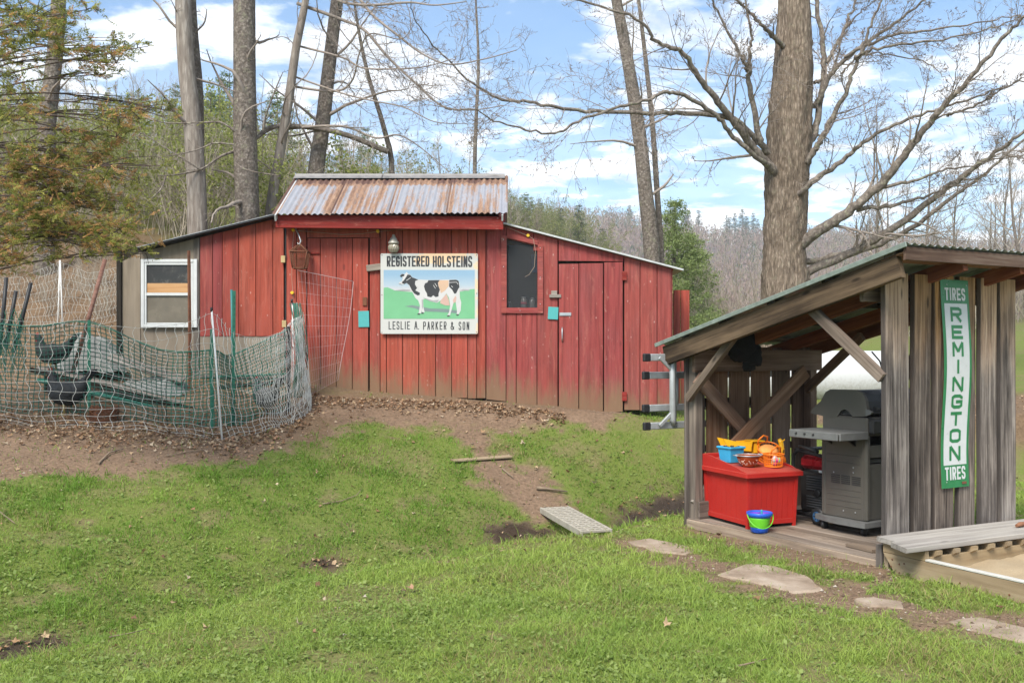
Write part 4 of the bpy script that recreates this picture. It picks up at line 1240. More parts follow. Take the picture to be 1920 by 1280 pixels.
# jars behind the screen
def jar_glass(name, col):
    k = N(name, 0.12, 0.5); k.color(col); k.b.inputs['Transmission Weight'].default_value = 0.35; return k.m
JG = jar_glass('jar_glass', (0.50, 0.48, 0.45)); zj = W(0, 577.2, YR + .1).z
for px, r, h_, lab, band in ((982, .035, .13, 'glass jar with pink band on the screened window sill', True), (998, .032, .115, 'plain glass jar at the right end of the sill', False), (955, .018, .07, 'small dark bottle at the left end of the sill', False)):
    j = thing('jar' if h_ > .1 else 'bottle', lab, 'jar' if h_ > .1 else 'bottle', Vector(((px - CX) * (YR + .07) / F, YR + .07, zj)))
    MB().lathe([(r * .95, 0), (r, .008), (r, h_ * .75), (r * .75, h_ * .84), (r * .75, h_ * .88)], n=18).build('body', JG if h_ > .1 else plain('dark_glass', (.06, .05, .07), .2), j)
    MB().lathe([(r * .82, h_ * .88), (r * .82, h_)], n=18).build('lid', GALV, j)
    if band: MB().lathe([(r * 1.02, h_ * .3), (r * 1.02, h_ * .52)], n=18).build('label_band', plain('pink_label', (.75, .12, .18), .6), j)
tag(MB().cbox((0, 0, 0), (0.10, 0.02, 0.22), 0.01).build('cloth', plain('blue_cloth', (0.02, 0.16, 0.42), 0.8), None, W(1003, 494, YR + 0.30)), 'blue cloth hanging inside the screened window', 'cloth')
# ------------------------------------------------------------------ the lean-to shed
SA = math.radians(30.5)
SO = Vector((2.584, 7.12, 0.0))
CS, SN = math.cos(SA), math.sin(SA)
def SL(x, y, z=0.0): return Vector((SO.x + x * CS - y * SN, SO.y + x * SN + y * CS, z))
def lx(px, y=0.0):
    """shed-local x of the point of the wall plane at local y that shows at photo column px"""
    k = (px - CX) / F
    a, b = SO.x - y * SN, SO.y + y * CS
    return (k * b - a) / (CS - k * SN)
def ly(px, x=0.0):
    k = (px - CX) / F
    a, b = SO.x + x * CS, SO.y + x * SN
    return (a - k * b) / (SN + k * CS)
def lz(py, x, y): return CZ - (py - HY) * SL(x, y).y / F
PZ = 0.13
def roof_z(y): return 2.30 - 0.25 * (y + 0.35)
OLD = wood('old_grey_plank', (0.040, 0.031, 0.026), (0.125, 0.098, 0.080), (0.26, 0.215, 0.175), 1.2, 30, vary=0.3)
OLD_WARM = wood('old_tan_plank', (0.055, 0.040, 0.030), (0.170, 0.128, 0.095), (0.36, 0.27, 0.19), 1.2, 30, vary=0.3)
BROWN = wood('brown_board', (0.070, 0.036, 0.022), (0.185, 0.105, 0.066), (0.31, 0.200, 0.135), 1.2, 26, vary=0.25)  # brown wood of the low wall, header, braces and far posts
REDDISH = wood('reddish_rafter', (0.095, 0.030, 0.018), (0.190, 0.068, 0.038), (0.33, 0.150, 0.080), 1.2, 24, vary=0.2)
DECK = wood('deck_board', (0.085, 0.064, 0.048), (0.215, 0.165, 0.125), (0.36, 0.29, 0.225), 1.2, 26, vary=0.2)
def weathered_wall():
    """boards gone grey-black below, still tan under the eave: wear that sits in the wood"""
    k = N('weathered_wall_board', 0.88, 0.2)
    v = shifted(k, k.co())
    g = k.noise(k.map(v, (1.6, 48, 48)), 1.0, 8, 0.68, 0.5); bl = k.noise(k.map(v, (1.4, 5, 5)), 1.0, 5, 0.6)
    x = k.sep(k.co())[0]
    up = k.step(k.math('ADD', x, k.math('MULTIPLY', k.math('SUBTRACT', bl, 0.5), 1.2)), 1.25, 2.05)
    lo = k.ramp(k.math('ADD', k.math('MULTIPLY', g, .6), k.math('MULTIPLY', bl, .4)), [(0.36, (0.018, 0.014, 0.012)), (0.5, (0.125, 0.102, 0.086)), (0.64, (0.33, 0.28, 0.235))])
    hi = k.ramp(g, [(0.3, (0.080, 0.045, 0.026)), (0.52, (0.33, 0.200, 0.110)), (0.72, (0.50, 0.345, 0.215))])
    c = k.mix(up, lo, hi)
    d = k.voro(k.map(v, (1.5, 5.5, 5.5)), 1.0)
    c = k.mix(k.math('MULTIPLY', k.step(d, 0.10, 0.03), 0.8), c, (0.03, 0.022, 0.018))
    cr = k.step(k.noise(k.map(v, (0.7, 60, 60)), 1.0, 2, 0.5), 0.31, 0.26)
    c = k.mix(k.math('MULTIPLY', cr, 0.7), c, (0.02, 0.017, 0.015))
    mk = k.step(k.noise(k.map(v, (9, 30, 30)), 1.0, 5, 0.75), 0.66, 0.72)
    c = k.mix(k.math('MULTIPLY', mk, 0.5), c, (0.40, 0.37, 0.34))
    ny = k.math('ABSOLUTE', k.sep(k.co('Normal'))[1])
    c = k.mix(k.math('MULTIPLY', k.step(ny, .4, .8), .8), c, k.mix(bl, (.018, .016, .016), (.075, .062, .055)))   # narrow side faces of each board coloured darker
    r = k.rand()
    c = k.hsv(c, 0.5, k.ramp(r, [(0, 0.7), (1, 1.25)]), k.ramp(k.math('FRACT', k.math('MULTIPLY', r, 7.3)), [(0, 0.72), (1, 1.3)]))
    k.color(c); k.bump(g, 0.5, 0.004)
    return k.m
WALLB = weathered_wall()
ROOFM = plain('grey_green_roof_metal', (0.30, 0.335, 0.31), 0.5, 0.35, var=0.25)

shed = thing('shed', 'open weathered plank lean-to shed with mono pitch metal roof over a deck', 'shed', SO, SA)
X1, Y1 = 1.503, 2.05
# decking and its joists
for y in (0.12, 1.0, 1.9): plank(shed, 'joist', (0.03, y, 0.045), (X1, y, 0.045), 0.09, 0.085, (0, 0, 1), DARK_WOOD if y == 1.0 else BROWN)
nb = 10
for i in range(nb):
    x0 = i * X1 / nb; x1 = (i + 1) * X1 / nb - 0.007
    plank(shed, 'deck_plank', ((x0 + x1) / 2, -0.01 + rng.uniform(0, .02), PZ - 0.02 + rng.uniform(-.002, .002)), ((x0 + x1) / 2, Y1 + 0.02, PZ - 0.02), x1 - x0, 0.04, (0, 0, 1), DECK, wob=0.002, bev=0.005)
plank(shed, 'edge_board', (-0.018, 0.0, 0.085), (-0.018, Y1 - 0.02, 0.082), 0.075, 0.028, (-1, 0, 0), DECK, wob=0.003)
# sign wall: six upright boards with gaps
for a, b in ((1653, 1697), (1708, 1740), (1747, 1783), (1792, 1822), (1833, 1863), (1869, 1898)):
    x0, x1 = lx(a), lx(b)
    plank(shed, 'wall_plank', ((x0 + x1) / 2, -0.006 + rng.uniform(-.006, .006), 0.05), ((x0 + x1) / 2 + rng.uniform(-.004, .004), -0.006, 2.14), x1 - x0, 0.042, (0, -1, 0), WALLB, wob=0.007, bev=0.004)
# low wall at the other end
for a, b in ((1286, 1322), (1327, 1365), (1370, 1406), (1411, 1445), (1450, 1482), (1487, 1520)):
    x0, x1 = lx(a, Y1), lx(b, Y1)
    plank(shed, 'wall_plank', ((x0 + x1) / 2, Y1 + 0.014, 0.0), ((x0 + x1) / 2, Y1 + 0.014, 1.62), x1 - x0, 0.026, (0, 1, 0), OLD if a < 1300 else BROWN, wob=0.004)
# posts and beams
plank(shed, 'post', (0.20, 0.07, 0.0), (0.20, 0.07, 2.10), 0.085, 0.085, (0, -1, 0), OLD)
plank(shed, 'post', (X1 - 0.05, 0.05, 0.0), (X1 - 0.05, 0.05, 2.10), 0.085, 0.085, (0, -1, 0), BROWN)
plank(shed, 'post', (0.045, Y1 - 0.05, 0.0), (0.045, Y1 - 0.05, 1.58), 0.085, 0.085, (0, -1, 0), OLD_WARM)
plank(shed, 'post', (X1 - 0.05, Y1 - 0.05, 0.0), (X1 - 0.05, Y1 - 0.05, 1.58), 0.085, 0.085, (0, -1, 0), BROWN)
plank(shed, 'header_beam', (-0.03, Y1 - 0.11, 1.50), (X1 + 0.02, Y1 - 0.11, 1.50), 0.19, 0.036, (0, -1, 0), BROWN)
plank(shed, 'header_beam', (-0.05, 0.115, 2.02), (X1 + 0.05, 0.115, 2.02), 0.16, 0.036, (0, -1, 0), OLD_WARM)
plank(shed, 'girt', (0.1, Y1 + 0.05, 1.13), (X1, Y1 + 0.05, 1.12), 0.08, 0.03, (0, 1, 0), DARK_WOOD)
plank(shed, 'girt', (0.1, Y1 + 0.05, 0.72), (X1, Y1 + 0.05, 0.70), 0.06, 0.03, (0, 1, 0), DARK_WOOD)
# rafters, purlins, roof sheets
def raft(x, mat, w=0.15, t=0.045, drop=0.105, y0=-0.31, y1=2.22):
    plank(shed, 'rafter', (x, y0, roof_z(y0) - drop), (x, y1, roof_z(y1) - drop), w, t, (1, 0, 0), mat)
raft(-0.115, wood('weathered_barge_board', (0.010, 0.007, 0.005), (0.045, 0.031, 0.020), (0.13, 0.092, 0.060), 1.0, 24, blotch=0.9), 0.165, 0.05, 0.115, -0.27, 2.21)
for rx in (lx(1806, -.3), lx(1912, -.3)): raft(rx, REDDISH, 0.105, 0.05, 0.085)
raft(1.60, REDDISH, 0.12, 0.05, 0.09)
for y in (-0.20, 0.35, 0.9, 1.45, 2.0):
    plank(shed, 'purlin', (-0.15, y, roof_z(y) - 0.024), (1.76, y, roof_z(y) - 0.024), 0.09, 0.02, (0, 0.24, 0.97), DARK_WOOD if 0 < y < 2 else OLD)
plank(shed, 'fascia_board', (-0.16, -0.335, roof_z(-0.335) - 0.055), (1.78, -0.335, roof_z(-0.335) - 0.055), 0.09, 0.022, (0, -1, 0), wood('brown_fascia', (.05, .028, .02), (.12, .075, .055), (.25, .19, .15)))
plank(shed, 'soffit_board', (-0.14, -0.22, roof_z(-0.22) - 0.04), (1.76, -0.22, roof_z(-0.22) - 0.04), 0.19, 0.012, (0, 0.24, 0.97), BROWN)
ra = math.atan(0.25); RL = 2.65 / math.cos(ra)
sroof = bpy.data.objects.new('roof', None); link(sroof, shed)
for i in range(3):
    corr_sheet('roof_sheet', sroof, (-0.17 + i * 0.655, -0.36, roof_z(-0.36) + 0.002 + 0.003 * i), (-ra, 0, 0), 0.67, RL, ROOFM, pitch=0.08, amp=0.008)
MB().cbox((0, 0, 0), (0.012, RL, 0.035), 0.003, Matrix.Rotation(-ra, 3, 'X')).build('edge_flashing', plain('green_white_flashing', (0.20, 0.235, 0.20), 0.5, 0.2, var=.3), sroof, (-0.176, 0.965, roof_z(0.965) - 0.004))
# braces
def brace(p, q, w, t, up, mat): plank(shed, 'brace', p, q, w, t, up, mat)
brace((lx(1308, Y1 - .15), Y1 - 0.145, 1.36), (lx(1400, Y1 - .15), Y1 - 0.145, 0.86), 0.12, 0.032, (0, -1, 0), BROWN)
brace((lx(1512, Y1 - .19), Y1 - 0.18, 1.40), (lx(1376, Y1 - .19), Y1 - 0.18, 0.74), 0.13, 0.032, (0, -1, 0), BROWN)
brace((-0.045, 2.0, 1.17), (-0.045, 1.42, 1.71), 0.065, 0.05, (-1, 0, 0), OLD_WARM)
brace((0.02, -0.01, 1.40), (-0.06, 0.66, 1.97), 0.075, 0.05, (-1, 0, 0), OLD)
brace((X1 - .1, 2.0, 1.22), (X1 - .1, 1.35, 1.72), 0.075, 0.05, (-1, 0, 0), BROWN)
brace((0.45, 0.13, 1.45), (0.26, 0.13, 1.05), 0.07, 0.04, (0, -1, 0), OLD)
brace((0.8, 0.08, 1.95), (0.30, 0.08, 1.35), 0.07, 0.03, (0, -1, 0), OLD_WARM)
brace((0.02, Y1 - 0.06, 0.24), (0.42, Y1 - 0.06, 0.60), 0.10, 0.03, (0, -1, 0), GREY_WOOD)
plank(shed, 'skirt_board', (0.02, Y1 - 0.12, 0.205), (0.5, Y1 - 0.12, 0.205), 0.15, 0.026, (0, -1, 0), OLD)
plank(shed, 'corner_stub', (-0.03, -0.03, 0.0), (-0.03, -0.03, 0.24), 0.05, 0.04, (-1, 0, 0), OLD)
plank(shed, 'loose_board', (0.16, 0.16, PZ + .013), (0.18, 0.42, PZ + .013), 0.09, 0.022, (0, 0, 1), DECK)

# ------------------------------------------------------------------ tall tyre sign
GREEN_EN = plain('green_enamel', (0.022, 0.175, 0.060), 0.35, var=0.12)
WHITE_EN = plain('white_enamel', (0.55, 0.56, 0.55), 0.35, var=0.05)
tx0, tx1 = lx(1762, -.03), lx(1814, -.03)
zt, zb_ = lz(525, (tx0 + tx1) / 2, -.03), lz(913, (tx0 + tx1) / 2, -.03)
tw, th_ = tx1 - tx0, zt - zb_
tyre = thing('sign', 'tall narrow green and white tyre sign lettered down the plank wall', 'sign', SL((tx0 + tx1) / 2, -0.045, zb_), SA)
def bend(o):
    for v in o.data.vertices:
        t = v.co.z / th_
        v.co.x += 0.014 * math.sin(t * math.pi * 1.1) - 0.006 * math.sin(t * 9)
        v.co.y += 0.010 * math.sin(t * 7) 
    o.data.update(); return o
def tz(y): return th_ * (1235 - y) / (1235 - 42)
def grid_plate(name, x0, x1, z0, z1, y, mat, n=28):
    zs = np.linspace(z0, z1, n); vs = [(x, y, z) for z in zs for x in (x0, (x0 + x1) / 2, x1)]
    fs = [(i * 3 + j, i * 3 + j + 1, i * 3 + j + 4, i * 3 + j + 3) for i in range(n - 1) for j in (0, 1)]
    return bend(MB().add(vs, fs).build(name, mat, tyre))
grid_plate('plate', -tw / 2, tw / 2, 0, th_, 0, GREEN_EN)
grid_plate('plate_back', -tw / 2, tw / 2, 0, th_, 0.004, RUST)
grid_plate('white_panel', -tw / 2 * .80, tw / 2 * .84, tz(1105), tz(178), -0.0012, WHITE_EN)
for y0, y1, c in ((198, 282, 'R'), (302, 382, 'E'), (400, 482, 'M'), (500, 580, 'I'), (600, 682, 'N'), (700, 782, 'G'), (800, 880, 'T'), (898, 978, 'O'), (998, 1080, 'N')):
    bend(word(c, -tw * .20, tw * .20, tz(y1), tz(y0), tw * .075, -0.0026, GREEN_EN, tyre, fill=1.0, thin={}))
for y0, y1 in ((88, 160), (1115, 1190)):
    bend(word('TIRES', -tw * .38, tw * .38, tz(y1), tz(y0), tw * .052, -0.0026, WHITE_EN, tyre, fill=0.84, thin={'I': .55}))
MB().cbox((0, 0, 0), (0.05, 0.004, 0.018), .001).build('rust_patch', RUST, tyre, (tw * .3, -0.004, 0.03))
for x, z in ((-.35, .975), (.35, .975), (-.35, .03)):
    MB().lathe([(0.005, 0), (0.003, 0.003)], n=8, M=Matrix.Rotation(math.pi / 2, 3, 'X')).build('nail_head', GALV, tyre, (x * tw, -0.008, z * th_))

# ------------------------------------------------------------------ red toy box
def scuffed_red():
    k = N('red_plastic', .45, .35); v = k.co(); p = k.pos(); n = k.noise(p, 6, 5, .6); f = k.noise(p, 45, 5, .75)
    c = k.mix(n, (0.36, 0.016, 0.012), (0.47, 0.024, 0.017)); c = k.mix(k.math('MULTIPLY', k.step(f, .62, .74), .35), c, (.52, .20, .15))
    dust = k.step(k.sep(k.n('ShaderNodeNewGeometry').outputs['Normal'])[2], .3, .9)
    c = k.mix(k.math('MULTIPLY', dust, k.math('MULTIPLY', n, .55)), c, (.33, .17, .12)); k.color(c); k.rough(k.ramp(f, [(.3, .4), (.7, .65)])); return k.m
REDP = scuffed_red()
BX_W, BX_D, BX_H = 0.50, 0.66, 0.44
bang = math.radians(22)
box_o = Vector((1.925, 8.27, PZ))
tbox = thing('toy_box', 'red plastic slatted toy box on the shed deck', 'toy box', box_o, bang)
IN = 0.018      # the walls lean in towards the foot
def face_board(name, a, b, z0, z1, off, parent=tbox, t=0.012, mat=REDP):
    """board on a wall from plan point a to b, leaning in towards the foot"""
    a, b = Vector(a), Vector(b); d = (b - a).normalized(); n = Vector((d.y, -d.x))
    c = Vector((BX_W / 2, BX_D / 2))
    def pt(p, z, o):
        s = 1 - IN * 2 * (1 - z / BX_H) / 0.6
        q = c + (p - c) * s + n * o
        return (q.x, q.y, z)
    vs = [pt(a, z0, off), pt(b, z0, off), pt(b, z1, off), pt(a, z1, off), pt(a, z0, off - t), pt(b, z0, off - t), pt(b, z1, off - t), pt(a, z1, off - t)]
    return MB().add(vs, [(0, 1, 2, 3), (5, 4, 7, 6), (0, 4, 5, 1), (3, 2, 6, 7), (1, 5, 6, 2), (0, 3, 7, 4)]).build(name, mat, parent)
cn = [(0, 0), (BX_W, 0), (BX_W, BX_D), (0, BX_D)]
for i in range(4):
    a, b = Vector(cn[i]), Vector(cn[(i + 1) % 4]); L = (b - a).length; d = (b - a) / L
    face_board('corner_post', a, a + d * 0.032, 0.0, BX_H, 0.004); face_board('corner_post', b - d * 0.032, b, 0.0, BX_H, 0.004)
    face_board('top_rail', a + d * .0325, b - d * .0325, BX_H - 0.045, BX_H, 0.003)
    face_board('bottom_rail', a + d * .0325, b - d * .0325, 0.028, 0.065, 0.003)
    ns = 8
    for k in range(ns):
        s = 0.034 + (L - 0.068) * k / ns; e = 0.034 + (L - 0.068) * (k + 1) / ns - 0.003
        face_board('slat', a + d * s, a + d * e, 0.066, BX_H - 0.046, -0.006)
    face_board('inner_wall', a + d * .01, b - d * .01, 0.05, BX_H - 0.02, -0.02)
o_ = 0.022
lid = MB().prism([(-o_, BX_H - .012), (-o_, BX_H + .022), (.03, BX_H + .03), (BX_D * .85, BX_H + .075), (BX_D + o_, BX_H + .085), (BX_D + o_, BX_H - .012)], -o_, BX_W + o_, axis='x').build('lid', REDP, tbox)
for sx in (-o_ + .006, BX_W + o_ - .006):
    MB().prism([(.06, BX_H + .034), (.12, BX_H + .052), (BX_D * .8, BX_H + .118), (BX_D, BX_H + .122), (BX_D, BX_H + .08), (BX_D * .85, BX_H + .074)], sx - .006, sx + .006, axis='x').build('lip', REDP, lid)
MB().cbox((BX_W / 2, BX_D - .004, BX_H + .10), (BX_W, .012, .045), .004).build('lip', REDP, lid)
for sx, sy, dx, dy in ((BX_W / 2, -o_ - .004, BX_W + 2 * o_ + .016, .01), (-o_ - .004, BX_D / 2, .01, BX_D + 2 * o_)):
    MB().cbox((sx, sy, BX_H + .0), (dx, dy, .04), .004).build('rim', REDP, lid)
def BL(x, y, z=0): return Vector((box_o.x + x * math.cos(bang) - y * math.sin(bang), box_o.y + x * math.sin(bang) + y * math.cos(bang), box_o.z + z))
def top(y): return BX_H + .03 + max(0, y - .03) * .085 + .002

# toys on the lid
BLUE_T = plain('blue_plastic', (0.045, 0.34, 0.58), 0.4); YEL_T = plain('yellow_toy_plastic', (0.80, 0.40, 0.012), 0.38, var=.06); ORG = plain('orange_plastic', (0.80, 0.19, 0.012), 0.42, var=.08)
bin_ = thing('bin', 'small blue plastic bin of leaves at the left of the toy box lid', 'bin', BL(.13, .43, top(.43)), bang + .15); bin_.scale = (1.05, 1.05, 1.45)
m = MB(); hw = .075
for z0, z1, s0, s1 in ((0, .085, .82, 1.0),):
    for a, b in (((-1, -1), (1, -1)), ((1, -1), (1, 1)), ((1, 1), (-1, 1)), ((-1, 1), (-1, -1))):
        A0, B0 = Vector(a) * hw * s0, Vector(b) * hw * s0; A1, B1 = Vector(a) * hw * s1, Vector(b) * hw * s1
        m.add([(A0.x, A0.y, z0), (B0.x, B0.y, z0), (B1.x, B1.y, z1), (A1.x, A1.y, z1)], [(0, 1, 2, 3)])
m.box((0, 0, .004), (.12, .12, .008)); m.build('bin_wall', BLUE_T, bin_)
for a in range(4):
    M = Matrix.Rotation(a * math.pi / 2, 3, 'Z'); MB().cbox((0, -hw - .004, .086), (.166, .012, .012), .003).build('bin_rim', BLUE_T, bin_, rot=(0, 0, a * math.pi / 2))
m = MB()
for i in range(50): m.box((rng.uniform(-.06, .06), rng.uniform(-.06, .06), .078 + rng.uniform(0, .014)), (rng.uniform(.008, .03), .008, .005), Matrix.Rotation(rng.uniform(0, 6), 3, 'Z') @ Matrix.Rotation(rng.uniform(-.5, .5), 3, 'X'))
kind(m.build('leaf_debris', plain('debris', (.07, .06, .04), .9, var=.5), bin_), 'stuff')

truck = thing('toy_truck', 'yellow plastic toy dump truck behind the colander', 'toy truck', BL(.32, .50, top(.50)), bang - .2); truck.scale = (1.15, 1.15, 1.15)
for sx in (-1, 1):
    for y in (-.055, .06):
        wt = MB().lathe([(.018, -.011), (.025, -.009), (.025, .009), (.018, .011)], n=16, M=Matrix.Rotation(math.pi / 2, 3, 'X')).build('wheel', plain('black_toy_tyre', (.02, .02, .02), .7), truck, (y * 1.5, sx * .05, .025))
        MB().lathe([(.011, -.013), (.011, .013)], n=10, M=Matrix.Rotation(math.pi / 2, 3, 'X')).build('hub', YEL_T, wt)
MB().cbox((.0, 0, .04), (.25, .075, .025), .005).build('chassis', YEL_T, truck)
cab = MB().prism([(.05, .052), (.125, .052), (.125, .085), (.105, .09), (.098, .13), (.055, .13)], -.045, .045, axis='y').build('cab', YEL_T, truck)
MB().box((.112, 0, .11), (.004, .07, .03), Matrix.Rotation(-.2, 3, 'Y')).build('window', BLACK_METAL, cab)
bed = MB()
P = [(-.16, .085), (.02, .065), (.035, .14), (-.06, .135), (-.20, .165)]
bed.prism(P, -.065, -.058, axis='y'); bed.prism(P, .058, .065, axis='y')
bed.add([(-.16, -.058, .085), (.02, -.058, .065), (.02, .058, .065), (-.16, .058, .085)], [(0, 1, 2, 3)]).box((.026, 0, .10), (.008, .116, .07)).box((.08, 0, .141), (.11, .12, .008))
bed.build('dump_bed', YEL_T, truck)

col = thing('colander', 'small copper coloured metal colander at the front of the toy box lid', 'colander', BL(.15, .21, top(.21)), bang); col.scale = (1.25, 1.25, 1.25)
COPPER = plain('copper_enamel', (0.34, 0.075, 0.022), 0.25, 0.35, var=.2)
MB().lathe([(.04, 0), (.042, .006), (.062, .03), (.076, .06), (.08, .075), (.078, .075), (.06, .032), (.038, .01)], n=28).build('bowl', COPPER, col)
MB().tube([(.082 * math.cos(t), .082 * math.sin(t), .076) for t in np.linspace(0, 6.283, 29)[:-1]], .004, 6, closed=True).build('rim', GALV, col)
for s in (-1, 1): MB().tube([(s * .08, -.025, .074), (s * .105, -.02, .078), (s * .11, 0, .08), (s * .105, .02, .078), (s * .08, .025, .074)], .0035, 6).build('handle', GALV, col)
m = MB()
for i in range(90):
    t, z = rng.uniform(0, 6.28), rng.choice((.018, .026, .034, .042, .05)); r = np.interp(z, [.006, .03, .06], [.043, .0627, .0767])
    M = Matrix.Rotation(t, 3, 'Z') @ Matrix.Rotation(math.pi / 2 - .5, 3, 'Y')
    m.lathe([(.0028, 0), (.0028, .0006)], (r * math.cos(t), r * math.sin(t), z), 6, M)
kind(m.build('hole_dots', plain('pale_holes', (.62, .52, .42), .6), col), 'stuff')

def basket(label, loc, rot, col_, r=.085, h=.10, content=True):
    b = thing('basket', label, 'basket', loc); b.rotation_euler = rot
    m = MB(); n = 22
    for i in range(n):
        t = 2 * math.pi * i / n; m.tube([(r * .84 * math.cos(t), r * .84 * math.sin(t), 0), (r * math.cos(t), r * math.sin(t), h)], .0026, 4)
    m.build('bars', col_, b)['kind'] = 'stuff'
    for z, s, t_ in ((0.004, .84, .005), (h * .33, .89, .0026), (h * .66, .95, .0026), (h, 1.0, .006)):
        MB().tube([(r * s * math.cos(t), r * s * math.sin(t), z) for t in np.linspace(0, 6.283, 25)[:-1]], t_, 6, closed=True).build('hoop', col_, b)
    MB().lathe([(r * .83, 0), (r * .83, .004)], n=24).build('floor', col_, b)
    return b
b1 = basket('orange plastic lattice basket of toys at the front edge of the lid', BL(.37, .16, top(.16)), (0, 0, bang), ORG, .088, .105)
TOYC = [(.55, .06, .30), (.20, .55, .35), (.75, .45, .45), (.42, .50, .20), (.70, .10, .12), (.60, .55, .50)]
for i in range(9):
    a = rng.uniform(0, 6.28); rr2 = rng.uniform(0, .045)
    q = BL(.37 + rr2 * math.cos(a), .16 + rr2 * math.sin(a), top(.16) + .012 + .022 * (i // 4))
    s = rng.uniform(.018, .026)
    lab = ['pink', 'mint', 'peach', 'lime', 'red', 'cream'][i % 6]
    e = MB().lathe([(0.001, -s), (s * .6, -s * .8), (s, -s * .1), (s * .85, s * .5), (s * .45, s * 1.05), (.001, s * 1.25)], n=12)
    o = e.build('toy_egg', plain('egg_' + lab, TOYC[i % 6], .4), None, q + Vector((0, 0, s * .8)), (rng.uniform(-1, 1), rng.uniform(-1, 1), 0))
    tag(o, lab + ' toy egg heaped in the front orange basket', 'toy', 'toy eggs in the basket')
b2 = basket('orange handled basket tipped over behind the front basket', BL(.44, .34, top(.34) + .03), (0.5, -.25, bang), ORG, .095, .11)
for s in (-1, 1):
    MB().tube([(-.05, s * .088, .105), (-.048, s * .088, .16), (0, s * .088, .19), (.048, s * .088, .16), (.05, s * .088, .105)], .007, 7).build('handle', ORG, b2)
MB().lathe([(.07, .06), (.085, .09), (.06, .108), (.0, .114)], n=20).build('cloth_lining', plain('orange_cloth', (.72, .30, .08), .9, var=.2), b2)
gi = thing('toy_animal', 'yellow spotted plastic toy animal leaning on the tipped basket', 'toy', BL(.535, .30, top(.30) + .04)); gi.rotation_euler = (0, .35, bang)
MB().tube([(0, 0, 0), (.005, 0, .04), (-.01, 0, .09), (-.03, 0, .13), (-.055, 0, .15)], [.03, .034, .026, .022, .016], 10).build('body', YEL_T, gi)
for s in (-1, 1): MB().tube([(-.03, s * .016, .14), (-.022, s * .03, .165)], [.008, .004], 6).build('ear', YEL_T, gi)
for z in (.03, .07, .10, .055): MB().lathe([(.008, 0), (.006, .003)], n=8, M=Matrix.Rotation(math.pi / 2, 3, 'X')).build('spot', plain('brown_spot', (.16, .06, .01), .5), gi, (rng.uniform(-.015, .01), -.032, z))
MB().tube([(.02, 0, .03), (.055, 0, .0), (.08, 0, -.05)], [.018, .016, .012], 8).build('leg', ORG, gi)

# sand bucket
bk = thing('bucket', 'blue and green sand bucket standing on the deck edge', 'bucket', Vector(((1424 - CX) * 8.17 / F, 8.17, PZ)), 0)
BLUE_B = plain('cobalt_plastic', (0.02, 0.10, 0.52), 0.35); GRN_B = plain('lime_plastic', (0.14, 0.52, 0.03), 0.4)
MB().lathe([(.062, 0), (.07, .006), (.072, .035), (.074, .04)], n=28).build('base', BLUE_B, bk)
MB().lathe([(.072, .04), (.080, .05), (.077, .066), (.085, .078), (.081, .095), (.089, .108), (.086, .125)], n=28).build('folding_side', GRN_B, bk)
MB().lathe([(.088, .125), (.102, .135), (.105, .160), (.100, .162), (.092, .140), (.086, .12), (.06, .03), (.0, .025)], n=28).build('rim', BLUE_B, bk)
MB().tube([(.103 * math.cos(t), -.02 - .09 * abs(math.sin(t)), .145 - .10 * math.sin(t)) for t in np.linspace(0, math.pi, 13)], .004, 6).build('handle', GRN_B, bk)
PUR = plain('purple_plastic', (.14, .05, .42), .35)
for x, y in ((-.035, .01), (.04, .015)): MB().lathe([(.025, .09), (.045, .155), (.041, .155), (.022, .095)], (x, y, 0), 18).build('nested_cup', PUR, bk)
MB().cbox((.01, -.03, .15), (.014, .014, .07), .003).build('shovel_grip', plain('teal_plastic', (.05, .33, .36), .4), bk)

# ------------------------------------------------------------------ gas grill
GRY = plain('taupe_powder_coat', (0.092, 0.084, 0.070), 0.5, 0.1, var=.10, scale=5); GRYD = plain('dark_grill_metal', (0.028, 0.027, 0.026), 0.5); GPL = plain('grey_grill_plastic', (0.13, 0.13, 0.125), 0.55, var=.15)
gx0, gy0 = 0.60, 0.63
grill = thing('grill', 'taupe gas grill on a wheeled cabinet inside the shed', 'grill', SL(gx0, gy0, PZ), SA)
GLEN, GD = 0.72, 0.44
m = MB(); base = [(-.07, -.05), (GLEN + .05, -.05), (GLEN + .05, GD + .05), (-.02, GD + .06), (-.07, GD * .75), (-.085, GD / 2), (-.08, .05)]
MB().prism(base, .075, .115, axis='z').build('base_tray', GPL, grill)
for x, y in ((.0, GD - .02), (.02, .03), (GLEN - .04, .03), (GLEN - .04, GD - .03)):
    c = MB().lathe([(.02, -.014), (.034, -.012), (.034, .012), (.02, .014)], n=16, M=Matrix.Rotation(math.pi / 2, 3, 'X')).build('caster', BLACK_METAL, grill, (x, y, .035))
    MB().cbox((0, 0, .03), (.03, .045, .02), .003).build('fork', BLACK_METAL, c)
MB().cbox((.012, GD / 2, .455), (.024, GD - .03, .68), .008).build('end_panel', GRY, grill)
for y in (.012, GD - .012): MB().cbox((.02, y, .455), (.05, .05, .68), .012).build('corner_upright', GRY, grill)
MB().cbox((GLEN - .012, GD / 2, .455), (.024, GD, .68), .008).build('end_panel', GRY, grill)
MB().cbox((GLEN / 2, GD - .01, .455), (GLEN - .06, .012, .66), .003).build('back_panel', GRY, grill)
MB().cbox((GLEN / 2, .02, .34), (GLEN - .08, .012, .44), .003).build('door', GRY, grill)
MB().cbox((GLEN / 2, .02, .66), (GLEN - .08, .012, .10), .003).build('drawer', GRY, grill)
MB().box((GLEN / 2, .03, .585), (GLEN - .08, .004, .03)).build('dark_slot', GRYD, grill)
